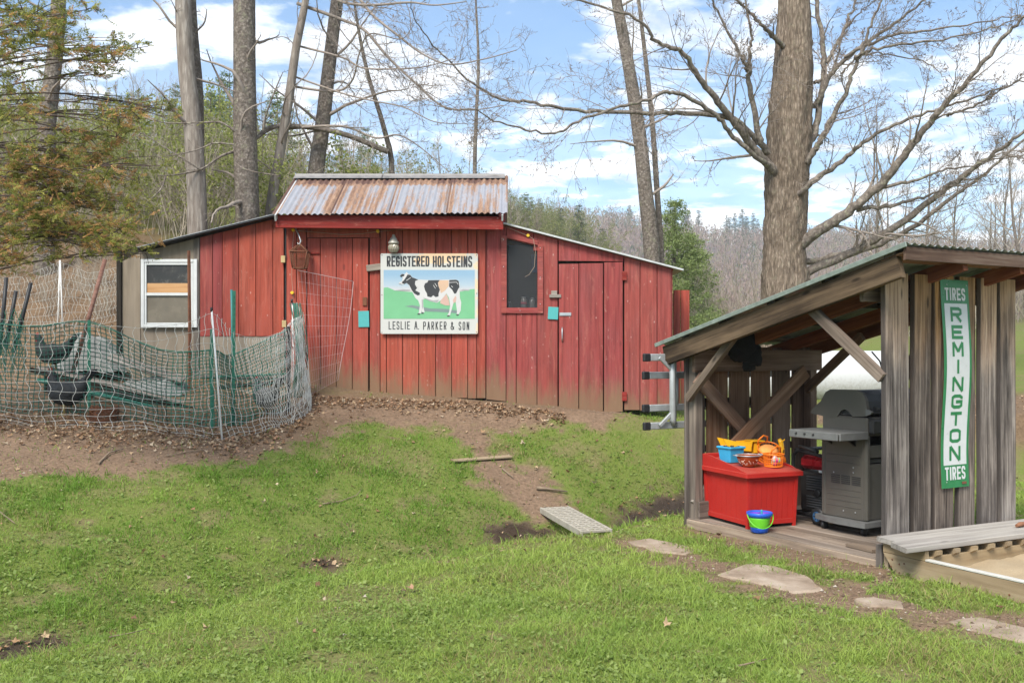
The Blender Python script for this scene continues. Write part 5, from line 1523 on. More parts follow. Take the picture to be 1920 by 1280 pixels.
for j, z in enumerate((.395, .410, .425, .440, .455)):
    for i in range(3):
        y0 = GD * .78 - i * .105
        MB().box((-.002, y0 - .04, z), (.006, .085, .006)).build('vent_slot', GRYD, grill)
for z in (.345, .30, .255, .21, .62, .56): MB().cbox((-.001, GD / 2, z), (.005, GD - .10, .006), .0015).build('pressed_rib', GRY, grill)
for y, z in ((.12, .49), (.32, .475), (.12, .53), (.22, .175), (.10, .175)):
    MB().lathe([(.007, 0), (.005, .004)], n=10, M=Matrix.Rotation(-math.pi / 2, 3, 'Y')).build('screw', GALV, grill, (-.002, y, z))
MB().cbox((GLEN / 2, GD / 2, .86), (GLEN, GD + .02, .15), .015).build('firebox', GRY, grill)
MB().cbox((GLEN / 2, -.03, .86), (GLEN - .04, .05, .11), .01).build('control_panel', GRYD, grill)
cap = [(GD + .13, .955), (GD + .10, .985), (GD + .02, 1.045), (GD - .03, 1.12), (GD - .08, 1.145), (.10, 1.150), (.03, 1.125), (.0, 1.07), (-.02, .965), (.0, .945), (.13, .935), (.17, .975), (.21, .99), (.25, .975), (.29, .92), (.36, .915), (GD + .05, .93), (GD + .12, .935)]
MB().prism(cap, .0, .03, axis='x').build('lid_end', GRY, grill)
MB().prism(cap, GLEN - .03, GLEN, axis='x').build('lid_end', GRY, grill)
shell = [(GD + .0, .95), (GD + .0, 1.04), (GD - .04, 1.11), (GD - .09, 1.135), (.10, 1.14), (.035, 1.115), (.01, 1.06), (-.01, .965), (.01, .95)]
MB().prism(shell, .0301, GLEN - .0301, axis='x').build('lid', GRYD, grill)
MB().tube([(.08, -.015, 1.01), (.08, -.06, 1.0), (GLEN - .08, -.06, 1.0), (GLEN - .08, -.015, 1.01)], .012, 8).build('lid_handle', GRYD, grill)
MB().prism([(.0, .0), (-.05, .02), (-.06, .035), (.0, .06)], -.002, .022, axis='x').build('hinge_bracket', GPL, grill, (.0, -.0, .945))
# side shelf
sh = MB().cbox((-.165, GD / 2 + .01, .815), (.33, .50, .022), .008).build('side_shelf', GPL, grill)
MB().cbox((-.335, GD / 2 + .01, .795), (.018, .50, .062), .007).build('shelf_lip', GPL, sh)
for y in (-.245, .265): MB().cbox((-.165, GD / 2 + y, .795), (.32, .016, .062), .007).build('shelf_lip', GPL, sh)
for y in (.40, .31, .22):
    MB().lathe([(.010, 0), (.006, .012)], n=10, M=Matrix.Rotation(-math.pi / 2, 3, 'Y')).build('tool_hook', GRYD, sh, (-.344, y, .80))
MB().prism([(-.10, .76), (.0, .78), (.0, .70)], .10, .12, axis='y').build('shelf_bracket', GRYD, grill)
MB().prism([(-.10, .76), (.0, .78), (.0, .70)], .34, .36, axis='y').build('shelf_bracket', GRYD, grill)
tank = MB().lathe([(.0, 0), (.13, .01), (.15, .06), (.15, .22), (.12, .29), (.0, .32)], n=22).build('gas_bottle', plain('bottle_grey', (.12, .12, .12), .5), grill, (GLEN / 2, GD / 2, .12))

# ------------------------------------------------------------------ generator
gen = thing('generator', 'red topped portable generator in a black tube frame', 'generator', SL(.74, 1.06, PZ), SA)
gl, gd = .46, .40      # along y, along x
for x in (0, gd):
    MB().tube([(x, 0, .04), (x, 0, .50), (x, .03, .56), (x, gl - .05, .60), (x, gl, .56), (x, gl + .01, .48), (x, gl, .06)], .017, 8).build('frame_tube', BLACK_METAL, gen)
    MB().tube([(x, 0, .06), (x, gl, .06)], .017, 8).build('frame_tube', BLACK_METAL, gen)
for y, z in ((0.03, .575), (gl - .02, .60), (gl, .06), (0, .06)): MB().tube([(0, y, z), (gd, y, z)], .017, 8).build('cross_tube', BLACK_METAL, gen)
MB().tube([(-.02, gl - .10, .63), (-.10, gl - .16, .65), (-.12, .08, .62)], .016, 8).build('carry_bar', BLACK_METAL, gen)
REDM = plain('red_gloss_enamel', (0.36, 0.016, 0.02), 0.3, var=.2)
tk = MB().cbox((gd / 2, gl / 2, .50), (gd - .05, gl - .06, .11), .03).build('fuel_tank', REDM, gen)
MB().lathe([(.035, 0), (.035, .02), (.02, .025)], n=16).build('fuel_cap', BLACK_METAL, tk, (gd / 2, gl / 2, .555))
MB().cbox((gd / 2, gl / 2, .25), (gd - .06, gl - .07, .34), .02).build('engine', GRYD, gen)
GREYP = plain('grey_louvre', (0.07, 0.072, 0.075), .5)
for j in range(13):
    if j in (5, 6): continue
    MB().cbox((.022, gl * .42, .13 + j * .021), (.012, gl * .62, .011), .002).build('louvre', GREYP, gen)
MB().lathe([(.035, 0), (.035, .012), (.02, .018)], n=16, M=Matrix.Rotation(-math.pi / 2, 3, 'Y')).build('recoil_hub', BLACK_METAL, gen, (.018, gl * .45, .25))
MB().cbox((.02, gl * .30, .438), (.006, .12, .022), .001).build('label_plate', plain('white_label', (.6, .6, .58), .5), gen)
for y in (.13, gl - .08):
    wt = MB().lathe([(.045, -.02), (.072, -.016), (.074, 0), (.072, .016), (.045, .02)], n=22, M=Matrix.Rotation(math.pi / 2, 3, 'Y')).build('wheel', BLACK_METAL, gen, (-.06 if y < .2 else gd + .05, y, .073))
    MB().lathe([(.042, -.022), (.042, .022)], n=12, M=Matrix.Rotation(math.pi / 2, 3, 'Y')).build('hub', plain('blue_hub', (.03, .09, .19), .4), wt)
    for a in range(6): MB().box((0, .02 * math.cos(a * 1.047), .02 * math.sin(a * 1.047)), (.047, .008, .03), Matrix.Rotation(a * 1.047 - math.pi / 2, 3, 'X')).build('spoke', BLACK_METAL, wt)

# black cloth bundle under the rafters
def blob(name, c, r, sc, seed, mat, n=3, amp=.25):
    import bmesh
    bm = bmesh.new(); bmesh.ops.create_icosphere(bm, subdivisions=n, radius=1.0)
    from mathutils import noise
    for v in bm.verts:
        d = noise.fractal(v.co * 1.6 + Vector((seed, 0, 0)), 1.0, 2.0, 4)
        v.co = v.co * (1 + amp * d); v.co = Vector((v.co.x * sc[0], v.co.y * sc[1], v.co.z * sc[2])) * r
    me = bpy.data.meshes.new(name); bm.to_mesh(me); bm.free()
    me.polygons.foreach_set('use_smooth', [True] * len(me.polygons)); me.materials.append(mat)
    o = link(bpy.data.objects.new(name, me)); o.location = c; return o
cl = thing('cloth_bundle', 'crumpled black cloth hung from the rafters above the low wall', 'cloth', SL(.42, 1.78, 1.55))
BCL = plain('black_cloth', (.008, .008, .009), .95, bump=.6)
for i, (dx, dz, r) in enumerate(((0, .08, .11), (.06, .0, .09), (-.07, .03, .08), (.03, -.08, .06))):
    o = blob('fold', (dx, 0, dz), r, (1.0, .6, 1.15), i * 3.1, BCL, amp=.35); o.parent = cl

# ------------------------------------------------------------------ sandbox with bench
SBA = math.radians(27.5)
sb_o = Vector((2.60, 6.98, 0.0))
PT = wood('treated_lumber', (0.17, 0.115, 0.065), (0.30, 0.22, 0.13), (0.41, 0.325, 0.21), 1.0, 16, vary=.12)
GREYB = wood('silvered_bench_board', (0.200, 0.175, 0.155), (0.36, 0.325, 0.285), (0.50, 0.46, 0.40), 1.2, 26, vary=.1)
sbx = thing('sandbox', 'timber sandbox with a plank bench along the signed wall', 'sandbox', sb_o, SBA)
BZT = 0.310
# long side towards the camera (local -y), its end cut on a slant
def side_board(z0, z1, x, y0, y1, mat, name='side_board', c0=(0, 0)):
    plank(sbx, name, (x, y0, (z0 + z1) / 2), (x, y1, (z0 + z1) / 2), z1 - z0, 0.038, (-1, 0, 0), mat, cut0=c0)
side_board(0.03, 0.205, -0.02, 0.02, -1.9, PT, c0=(0.14, 0.0))
side_board(0.207, 0.272, -0.02, 0.02, -0.33, PT)
plank(sbx, 'edge_trim', (-0.02, -0.335, 0.214), (-0.02, -1.9, 0.214), 0.044, 0.014, (0, 0, 1), plain('white_trim', (.50, .48, .43), .6, var=.12))
plank(sbx, 'back_board', (0.01, -0.31, 0.165), (2.6, -0.31, 0.165), 0.13, 0.035, (0, -1, 0), PT)
plank(sbx, 'back_board', (0.0, 0.03, 0.165), (2.6, 0.03, 0.165), 0.20, 0.035, (0, -1, 0), PT)
plank(sbx, 'end_board', (2.6, 0.02, 0.12), (2.6, -1.9, 0.12), 0.18, 0.038, (1, 0, 0), PT)
plank(sbx, 'front_board', (-0.02, -1.92, 0.12), (2.6, -1.92, 0.12), 0.18, 0.038, (0, -1, 0), PT)
for i in range(10):
    x = 0.10 + i * 0.175
    MB().prism([(-.36, BZT - .038), (.03, BZT - .038), (.03, BZT - .10), (-.31, BZT - .10), (-.36, BZT - .065)], x - .055, x - .008, axis='x').build('corbel', PT, sbx)
plank(sbx, 'bench_plank', (-0.085, -0.035, BZT - .017), (2.7, -0.045, BZT - .017), 0.20, 0.034, (0, 0, 1), GREYB, cut0=(-.01, .035), wob=.002)
plank(sbx, 'bench_plank', (-0.175, -0.245, BZT - .015), (2.7, -0.255, BZT - .015), 0.205, 0.034, (0, 0, 1), GREYB, cut0=(-.055, 0.03), wob=.002)
for y, z in ((-.05, .12), (-.12, .09), (-.06, .17), (-.16, .16), (-.12, .15), (-.6, .12), (-.95, .12)):
    MB().lathe([(.007, 0), (.005, .003)], n=8, M=Matrix.Rotation(-math.pi / 2, 3, 'Y')).build('bolt_head', RUST, sbx, (-.040, y, z))
# sand: heaped surface
sx_, sy_ = np.meshgrid(np.linspace(.0, 2.58, 60), np.linspace(-1.89, -.33, 46))
sz_ = 0.085 + 0.13 * fbm(sx_ * 2.2, sy_ * 2.2, 4) * (0.5 + 0.5 * smooth(sx_ / .8)) + (fbm(sx_ * 14, sy_ * 14, 2) - .5) * .03
ids = np.arange(sx_.size).reshape(sx_.shape)
ks = N('pale_sand', .95, .15); pv = ks.pos(); ns_ = ks.noise(pv, 90, 4, .7)
ks.color(ks.mix(ns_, (0.27, 0.20, 0.12), (0.44, 0.345, 0.225))); ks.bump(ns_, .5, .008)
sand = np_mesh('sand', np.stack([sx_, sy_, sz_], -1).reshape(-1, 3), np.stack([ids[:-1, :-1], ids[:-1, 1:], ids[1:, 1:], ids[1:, :-1]], -1).reshape(-1, 4), ks.m, None, True)
sand.location = sb_o; sand.rotation_euler = (0, 0, SBA)
tag(kind(sand, 'stuff'), 'pale heaped sand filling the timber sandbox', 'sand')
tag(MB().tube([(0, 0, 0), (.05, .01, .006), (.10, .015, .004), (.14, .01, .0)], [.012, .018, .016, .008], 8).build('bark_piece', plain('brown_bark', (.23, .10, .05), .8), None, W(1906, 985, 7.32) + Vector((0, 0, .0)), (0, 0, .4)), 'curl of brown bark lying on the sandbox bench', 'bark')

# ------------------------------------------------------------------ folded ladder hung outside the low wall
ALU = plain('dull_aluminium', (0.40, 0.41, 0.41), 0.5, 0.4, var=.15)
lad = thing('ladder', 'folded aluminium ladder with black feet hung on the outside of the low wall', 'ladder', SL(0, Y1 + .12, 0), SA)
for yy, (za, zb2) in ((.035, (1.53, .93)), (.125, (1.37, 1.08))):
    for z in (za, zb2):
        x0 = -.30 if yy < .1 else -.24
        MB().cbox(((x0 + 1.4) / 2, yy, z), (1.4 - x0, .028, .062), .006).build('rail', ALU, lad)
        MB().cbox((x0 - .035, yy, z), (.075, .036, .07), .008).build('rubber_foot', BLACK_METAL, lad)
    for i in range(6):
        x = -.02 + i * .26 + (.1 if yy > .1 else 0)
        MB().tube([(x, yy, za - .02), (x, yy, zb2 + .02)], .015, 8).build('rung', ALU, lad)
for yy in (-.0,):
    MB().tube([(-.05, yy, 1.52), (-.075, yy, 1.49), (-.075, yy, .98), (-.05, yy, .94)], .028, 10).build('stabiliser_bar', ALU, lad)
    for z, s in ((1.53, -1), (.93, 1)):
        plank(lad, 'gusset', (-.22, yy + .0, z), (-.07, yy, z + s * .12), .03, .02, (0, -1, 0), ALU)

# ------------------------------------------------------------------ propane tank behind
tY = 16.8
tz0 = float(gz(5.1, tY)); tr = .47; tc = Vector((5.02, tY, 1.6 - tr - .02))
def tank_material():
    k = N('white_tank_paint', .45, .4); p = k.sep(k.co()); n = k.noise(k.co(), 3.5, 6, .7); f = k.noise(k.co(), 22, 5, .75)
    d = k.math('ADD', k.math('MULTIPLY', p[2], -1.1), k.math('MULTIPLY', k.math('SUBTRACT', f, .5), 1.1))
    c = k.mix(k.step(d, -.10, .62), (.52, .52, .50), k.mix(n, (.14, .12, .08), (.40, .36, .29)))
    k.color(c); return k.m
ptk = thing('propane_tank', 'long white propane tank with grimy underside behind the shed', 'tank', Vector((tc.x, tc.y, tz0)), math.radians(4))
tl = 1.5
prof = [(0.001, -tl)] + [(tr * math.sin(a), -tl + .30 * (1 - math.cos(a))) for a in (.3, .6, .9, 1.2, 1.57)] + [(tr * math.sin(a), tl - .30 * (1 - math.cos(a))) for a in (1.57, 1.2, .9, .6, .3)] + [(0.001, tl)]
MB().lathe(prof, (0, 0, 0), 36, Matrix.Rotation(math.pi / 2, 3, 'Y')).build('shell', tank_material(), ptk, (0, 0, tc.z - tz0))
MB().lathe([(.10, 0), (.10, .10), (.09, .15), (0, .17)], n=20).build('valve_dome', plain('dome_white', (.7, .7, .68), .5), ptk, (0, 0, tc.z - tz0 + tr - .02))
for s in (-1, 1): MB().cbox((s * .95, 0, (tc.z - tr - tz0) / 2 + .06), (.12, .6, max(.25, tc.z - tr - tz0 + .14)), .02).build('footing', plain('concrete', (.32, .31, .29), .9), ptk)
hose = tag(MB().tube([SL(1.35, 1.20, 1.58), SL(1.38, 1.14, 1.50), SL(1.40, 1.10, 1.35), SL(1.40, 1.14, 1.2), SL(1.38, 1.18, 1.12), SL(1.38, 1.19, 1.0)], .007, 6).build('hose', BLACK_METAL), 'thin black hose looping down behind the grill', 'hose')

# ------------------------------------------------------------------ path pieces
def stone_material():
    k = N('pale_sandstone', .9, .2); v = k.pos(); n = k.noise(v, 5, 6, .65); f = k.noise(v, 60, 4, .7)
    c = k.ramp(n, [(.3, (.20, .145, .10)), (.55, (.33, .255, .19)), (.75, (.42, .345, .27))])
    c = k.mix(k.step(f, .60, .72), c, (.20, .15, .10)); k.color(c); k.bump(f, .4, .006); return k.m
STONE = stone_material()
def slab(label, pts, dz=.014, th=.07):
    W_ = [G(*p) for p in pts]; c = sum(W_, Vector()) / len(W_); n = len(W_)
    z = max(w.z for w in W_) * .25 + c.z * .75 + dz
    r = random.Random(int(c.x * 100)); ring = []
    for i in range(n):
        a, b = W_[i], W_[(i + 1) % n]
        for t in (0, .34, .67): q = a.lerp(b, t); ring.append((q.x - c.x + r.uniform(-.012, .012), q.y - c.y + r.uniform(-.012, .012)))
    m_ = len(ring); vs = [(x, y, -th) for x, y in ring] + [(x, y, -.012) for x, y in ring] + [(x * .965, y * .965, r.uniform(-.002, .002)) for x, y in ring]
    fs = [(i, (i + 1) % m_, (i + 1) % m_ + m_, i + m_) for i in range(m_)] + [(i + m_, (i + 1) % m_ + m_, (i + 1) % m_ + 2 * m_, i + 2 * m_) for i in range(m_)] + [tuple(range(2 * m_, 3 * m_))]
    o = MB().add(vs, fs).build('stepping_stone', STONE, None, (c.x, c.y, z)); tag(o, label, 'stepping stone', 'stepping stones of the path')
slab('flat pale stepping stone nearest the footbridge', [(1176, 1017), (1215, 1014), (1270, 1022), (1312, 1032), (1290, 1041), (1225, 1034)])
slab('largest pale stepping stone in front of the deck', [(1345, 1078), (1400, 1058), (1450, 1068), (1510, 1085), (1546, 1105), (1490, 1113), (1400, 1092)])
slab('small half buried stepping stone between the large slab and the sandbox', [(1600, 1130), (1640, 1123), (1696, 1130), (1690, 1141), (1630, 1139)])
slab('sandy half buried stepping stone near the sandbox side', [(1775, 1166), (1830, 1160), (1925, 1180), (1990, 1200), (1940, 1212), (1850, 1190)])
# grate footbridge
gA, gB = Vector((.40, 9.58, .0)), Vector((.72, 8.60, .0))
gA.z = float(gz(gA.x, gA.y)) + .05; gB.z = float(gz(gB.x, gB.y)) + .05
br = thing('footbridge', 'grey slotted grating laid across the ditch as a footbridge', 'footbridge', gA)
R_ = frame(gA, gB, (0, 0, 1)); br.rotation_euler = R_.to_euler()
GRATE = plain('grey_grating', (.33, .30, .245), .7, var=.2); bl_ = (gB - gA).length; bw = .27
for s in (-1, 1): MB().cbox((bl_ / 2, s * bw / 2, -.02), (bl_, .022, .055), .004).build('side_rail', GRATE, br)
for i in range(15): MB().cbox((.02 + i * (bl_ - .04) / 14, 0, -.006), (.030, bw - .024, .022), .003).build('cross_slat', GRATE, br)
for j in range(3): MB().cbox((bl_ / 2, -bw / 2 + (j + 1) * bw / 4, -.004), (bl_ - .02, .014, .0262), .003).build('long_bar', GRATE, br)
# loose board, sticks
p, q = G(848, 866), G(957, 858)
lb = thing('board', 'thin bare board lying across the worn path', 'board', p); plank(lb, 'slat', Vector((0, 0, .015)), q - p + Vector((0, 0, .015)), .085, .018, (0, -.1, 1), PT)
BARK = plain('twig_bark', (.21, .155, .105), .9, var=.35, bump=.4)
def stick(label, pts, r, name='stick'):
    P = [G(*p) + Vector((0, 0, r + .012)) for p in pts]; c = P[0].copy()
    return tag(MB().tube([v - c for v in P], [r * (1 - .6 * i / (len(P) - 1)) for i in range(len(P))], 6).build(name, BARK, None, c), label, 'stick')
stick('short thick stick lying on the worn path', [(1006, 920), (1030, 922), (1064, 927)], .018)
stick('pale twig fork lying higher up the worn path', [(942, 882), (952, 890), (963, 900)], .010)
stick('long curved twig lying in the grass left of the path', [(605, 948), (640, 942), (668, 932), (680, 918)], .006)
stick('bent twig standing out of the muddy strip before the net', [(185, 872), (205, 852), (232, 845)], .010)
stick('thin straight twig at the foot of the net', [(310, 858), (350, 850), (390, 846)], .006)
stick('twig at the very left edge of the lawn', [(0, 965), (14, 975), (28, 986)], .008)
stick('thin pale twig lying in the near lawn', [(1385, 1254), (1420, 1246), (1448, 1238)], .005)
stick('straight stalk in the grass near the left mud patch', [(205, 1200), (245, 1192), (280, 1183)], .005)
# ------------------------------------------------------------------ hen run: nets, posts, hens
def catmull(P, n):
    P = [Vector(p) for p in P]; out = []
    m = len(P)
    for k in range(n + 1):
        t = k / n * (m - 1); i = min(int(t), m - 2); f = t - i
        a, b, c, d = P[max(i - 1, 0)], P[i], P[i + 1], P[min(i + 2, m - 1)]
        out.append(0.5 * ((2 * b) + (c - a) * f + (2 * a - 5 * b + 4 * c - d) * f * f + (3 * b - a - 3 * c + d) * f ** 3))
    return out
class Tubes:
    """many thin strands in one mesh, built with numpy"""
    def __init__(s): s.g = {}
    def add(s, path, r, k=3):
        m = len(path)
        if isinstance(r, (int, float)): r = [r] * m
        s.g.setdefault((m, k), []).append(([tuple(p) for p in path], r))
    def build(s, name, mat, parent=None, origin=None, smooth=True):
        VV, FF, base = [], [], 0
        for (m, k), L in s.g.items():
            P = np.array([q[0] for q in L], float); r = np.array([q[1] for q in L], float)      # (n, m, 3), (n, m)
            T = np.gradient(P, axis=1); T /= np.linalg.norm(T, axis=2, keepdims=True) + 1e-12
            mt = T.mean(1, keepdims=True)
            ref = np.where(np.abs(mt[..., 2:3]) < .8 * (np.linalg.norm(mt, axis=2, keepdims=True) + 1e-9), np.array([0, 0, 1.]), np.array([1., .2, 0]))
            A = np.cross(T, np.broadcast_to(ref, T.shape)); A /= np.linalg.norm(A, axis=2, keepdims=True) + 1e-12; B = np.cross(T, A)
            an = 2 * np.pi * np.arange(k) / k
            V = P[:, :, None] + (A[:, :, None] * np.cos(an)[:, None] + B[:, :, None] * np.sin(an)[:, None]) * r[:, :, None, None]
            n = len(L); st = np.arange(n)[:, None, None] * m * k + np.arange(m - 1)[None, :, None] * k
            i = st + np.arange(k)[None, None]; j = st + ((np.arange(k) + 1) % k)[None, None]
            FF.append(np.stack([i, j, j + k, i + k], -1).reshape(-1, 4) + base); VV.append(V.reshape(-1, 3)); base += n * m * k
        V = np.concatenate(VV)
        if origin is not None: V = V - np.array(tuple(origin))
        return np_mesh(name, V, np.concatenate(FF), mat, parent, smooth)

CORD = plain('white_net_cord', (0.52, 0.51, 0.47), 0.8, var=.15)
GREEN_NET = plain('green_plastic_mesh', (0.026, 0.150, 0.098), 0.5, var=.2)
DKGREEN = plain('dark_green_mesh', (0.018, 0.085, 0.062), 0.55, var=.2)
TPOST = plain('green_post_paint', (0.020, 0.140, 0.090), 0.55, var=.2)
WPOLE = plain('white_pole', (0.74, 0.73, 0.70), 0.45, var=.08)

# white electric net along the front
base_px = [(-150, 790), (-40, 792), (60, 797), (160, 803), (260, 810), (345, 817), (418, 823), (470, 816), (520, 803), (560, 787), (584, 766), (578, 750), (560, 741)]
top_px = [(-150, 590), (-40, 595), (60, 603), (160, 604), (260, 612), (345, 606), (399, 585), (440, 622), (482, 634), (525, 622), (550, 598), (566, 590), (556, 566)]
gb = [G(*p) for p in base_px]
gt = []
for p, q in zip(top_px, gb): gt.append(W(p[0], p[1], q.y + 0.10))
NB = catmull(gb, 240); NT_ = catmull(gt, 240)
wn_ = thing('net_fence', 'white cord poultry net sagging round the front of the hen run', 'net fence', gb[6])
tb = Tubes(); r = random.Random(9)
def npt(s, h):
    i = s * 240; k = min(int(i), 239); f = i - k
    return NB[k].lerp(NB[k + 1], f).lerp(NT_[k].lerp(NT_[k + 1], f), h)
S = []; s = 0.0
while s < 1.0:
    S.append(s); s += r.uniform(0.016, 0.021) if s < 0.60 else r.uniform(0.006, 0.010)
for k, s in enumerate(S):
    ph = r.uniform(0, .4); P = []
    amp = .016 if s < .62 else .024
    for j in range(31):
        h = j / 30
        o = amp * math.sin(h * 38 + ph + (k % 2) * .3) + amp * .9 * math.sin(h * 7 + s * 40)
        bel = -.05 * math.sin(math.pi * h) * (1 + .6 * math.sin(s * 17))
        P.append(npt(min(max(s + o / 5.5, 0), 1), h) + Vector((0, bel, 0)))
    tb.add(P, r.uniform(.0020, .0030))
for hh in (0.0, 0.03, .07, .12, .18, .25, .33, .42, .52, .63, .75, .87, .99):
    P = []
    for k in range(161):
        s = k / 160
        P.append(npt(s, min(1, max(0, hh + .012 * math.sin(s * 60 + hh * 9) + .02 * math.sin(s * 23 + hh * 5)))) + Vector((0, -.05 * math.sin(math.pi * hh) * (1 + .6 * math.sin(s * 17)), 0)))
    tb.add(P, .0021)
# slack folds gathered at the right-hand corner
for k in range(46):
    s0 = r.uniform(.70, .97); P = []
    ph = r.uniform(0, 6)
    for j in range(17):
        h = j / 16
        q = npt(min(max(s0 + .03 * math.sin(h * 5 + ph) + (h - .5) * r.uniform(-.03, .03), 0), 1), h * r.uniform(.97, 1.0)); P.append(q + Vector((.03 * math.sin(h * 9 + ph), -.06 * math.sin(h * 4 + ph) - .03, 0)))
    tb.add(P, .0021)
kind(tb.build('netting', CORD, wn_, gb[6]), 'stuff')
MB().tube([gb[6] + Vector((0, -.02, -.04)), gb[6].lerp(W(398, 583, gb[6].y + .1), .5) + Vector((0, -.02, 0)), W(398, 583, gb[6].y + .1) + Vector((0, -.02, 0))], .0095, 8).build('pole', WPOLE, wn_).location = -gb[6]
pe = G(552, 742); MB().tube([pe, W(548, 566, pe.y)], .008, 8).build('pole', WPOLE, wn_).location = -gb[6]
for q in ((397.5, 579, gb[6].y + .1), (548, 563, pe.y)):
    MB().tube([W(*q) + Vector((0, -.02, -.03)), W(*q) + Vector((0, -.02, .015))], .012, 8).build('pole_cap', BLACK_METAL, wn_).location = -gb[6]

# dark green square mesh behind it
mb_px = [(-60, 775), (60, 775), (170, 782), (300, 795), (400, 800), (470, 790), (545, 768)]
mt_px = [(-60, 600), (60, 612), (166, 604), (300, 655), (400, 658), (437, 664), (543, 617)]
hb = [G(*p) for p in mb_px]; ht = [W(a, b, q.y + .05) for (a, b), q in zip(mt_px, hb)]
HB, HT = catmull(hb, 120), catmull(ht, 120)
gm = thing('mesh_fence', 'green plastic square mesh strung on posts inside the white net', 'mesh fence', hb[3])
def hpt(s, h):
    i = s * 120; k = min(int(i), 119); f = i - k
    return HB[k].lerp(HB[k + 1], f).lerp(HT[k].lerp(HT[k + 1], f), h) + Vector((0, .03 * math.sin(s * 30 + h * 4), .012 * math.sin(s * 21)))
L_ = sum((HB[i + 1] - HB[i]).length for i in range(120)); nv = int(L_ / .047)
for nm, s0, s1, mt_ in (('mesh_panel', 0.0, .52, DKGREEN), ('mesh_panel', .52, 1.0, GREEN_NET)):
    tb = Tubes()
    for i in range(int(nv * s0), int(nv * s1) + 1): tb.add([hpt(min(1, i / nv + .001 * math.sin(j * 2.1 + i)), j / 10) for j in range(11)], .0050)
    for j in range(23): tb.add([hpt(s0 + (s1 - s0) * k / 50, j / 22) for k in range(51)], .0050)
    kind(tb.build(nm, mt_, gm, hb[3]), 'stuff')
def tpost(px, yt, yb, Y=None, mat=TPOST, lean=0, parent=gm, org=hb[3]):
    p = G(px, yb); q = W(px + lean, yt, p.y)
    m = MB(); h = (q - p).length
    m.cbox((0, 0, h / 2 - .05), (.034, .006, h + .1), .002).cbox((0, .014, h / 2 - .05), (.006, .026, h + .1), .002)
    for k in range(int(h / .06)): m.box((0, -.006, .05 + k * .06), (.012, .008, .014))
    o = m.build('post', mat, parent); M = frame(p, q, (0, -1, 0))
    o.matrix_local = Matrix.Translation(p - org) @ (Matrix((M.col[1], -M.col[2], M.col[0])).transposed()).to_4x4()
    return o
tpost(167, 600, 783); tpost(397, 617, 803); tpost(437, 545, 795, lean=2); tpost(541, 612, 772, mat=BLACK_METAL)
MB().tube([v - hb[3] for v in HT[::6]], .006, 6).build('top_cord', GREEN_NET, gm)
MB().tube([W(405, 706, 11.3) - hb[3], W(470, 704, 11.3) - hb[3], W(545, 700, 11.3) - hb[3]], .012, 6).build('mid_rail', TPOST, gm)
# gathered end of the green mesh by the barn corner
tb = Tubes()
for k in range(34):
    a = r.uniform(0, 6.28); x = 553 + 10 * math.cos(a); P = []
    for j in range(9):
        h = j / 8; P.append(W(x + 18 * h * math.sin(a * 2 + 1.3) * (1 - h) + 22 * h * (1 - h) + 10 * (h if h < .5 else 1 - h), 568 + h * 185, 11.55 - .15 * math.sin(h * 3) + .06 * math.sin(a)))
    tb.add(P, .003)
kind(tb.build('gathered_mesh', GREEN_NET, gm, hb[3]), 'stuff')
# far green bundle at the left edge
tb = Tubes()
for k in range(60):
    a = r.uniform(-60, 45); y0 = r.uniform(575, 640); P = [W(a + 6 * math.sin(j + k), y0 + j * 12, 10.9 + .1 * math.sin(k)) for j in range(8)]
    tb.add(P, .004)
kind(tb.build('gathered_mesh', TPOST, gm, hb[3]), 'stuff')

# teal stake, rusty post, leaning reddish pole, dark stakes
def pole(name, label, cat, px0, py0, px1, py1, Y, r0, mat, n=8, r1=None):
    a, b = W(px0, py0, Y), W(px1, py1, Y)
    o = MB().tube([(0, 0, 0), (b - a) / 2 + Vector((.004, 0, 0)), b - a], [r0, r0 * .97, r1 or r0 * .92], n).build(name, mat, None, a)
    return tag(o, label, cat)
pole('stake', 'teal metal stake standing against the red left wing', 'stake', 437, 745, 434, 543, 11.75, .016, plain('teal_stake', (.025, .155, .15), .5), 6)
pole('fence_post', 'rusty perforated steel post in front of the white window', 'post', 356, 735, 354, 470, 11.55, .020, RUST, 4)
pole('pole', 'slanting reddish brown pole leaning over the hen run', 'pole', 136, 700, 197, 486, 11.4, .026, wood('reddish_pole', (.08, .03, .02), (.17, .075, .05), (.27, .14, .1), knots=False))
for i, (a, b, c, d) in enumerate(((-2, 605, 12, 520), (10, 590, 30, 545), (25, 600, 58, 530))):
    pole('stake', ['dark stake at the left frame edge', 'short dark stake between two taller ones', 'dark stake leaning right beside the green mesh'][i], 'stake', a, b + 60, c, d, 11.2, .022, BLACK_METAL, 6)
for i, (a, c) in enumerate(((107, 112), (118, 112.5))):
    pole('net_pole', ['left one of two thin white poles crossing behind the run', 'right one of two thin white poles crossing behind the run'][i], 'pole', a, 640, c, 488, 13.4, .010, WPOLE, 8)
# back net on the bank
tb = Tubes()
def bk_(px, h):
    yt = np.interp(px, [-60, 40, 110, 165, 228], [520, 520, 490, 512, 500]); yb_ = np.interp(px, [-60, 110, 228], [630, 620, 600])
    return W(px, yb_ + (yt - yb_) * h, 13.3 + .1 * math.sin(px * .05))
px = -60
while px < 228:
    tb.add([bk_(px + 3 * math.sin(j * 1.9 + px), j / 12) for j in range(13)], .0022); px += r.uniform(5, 9)
for h in (0, .12, .25, .38, .5, .63, .76, .88, 1): tb.add([bk_(a, h + .01 * math.sin(a)) for a in np.linspace(-60, 228, 50)], .0022)
nb_ = thing('back_net', 'thin cord net strung across the leafy bank behind the run', 'net fence', W(110, 620, 13.3)); kind(tb.build('netting', CORD, nb_, W(110, 620, 13.3)), 'stuff')

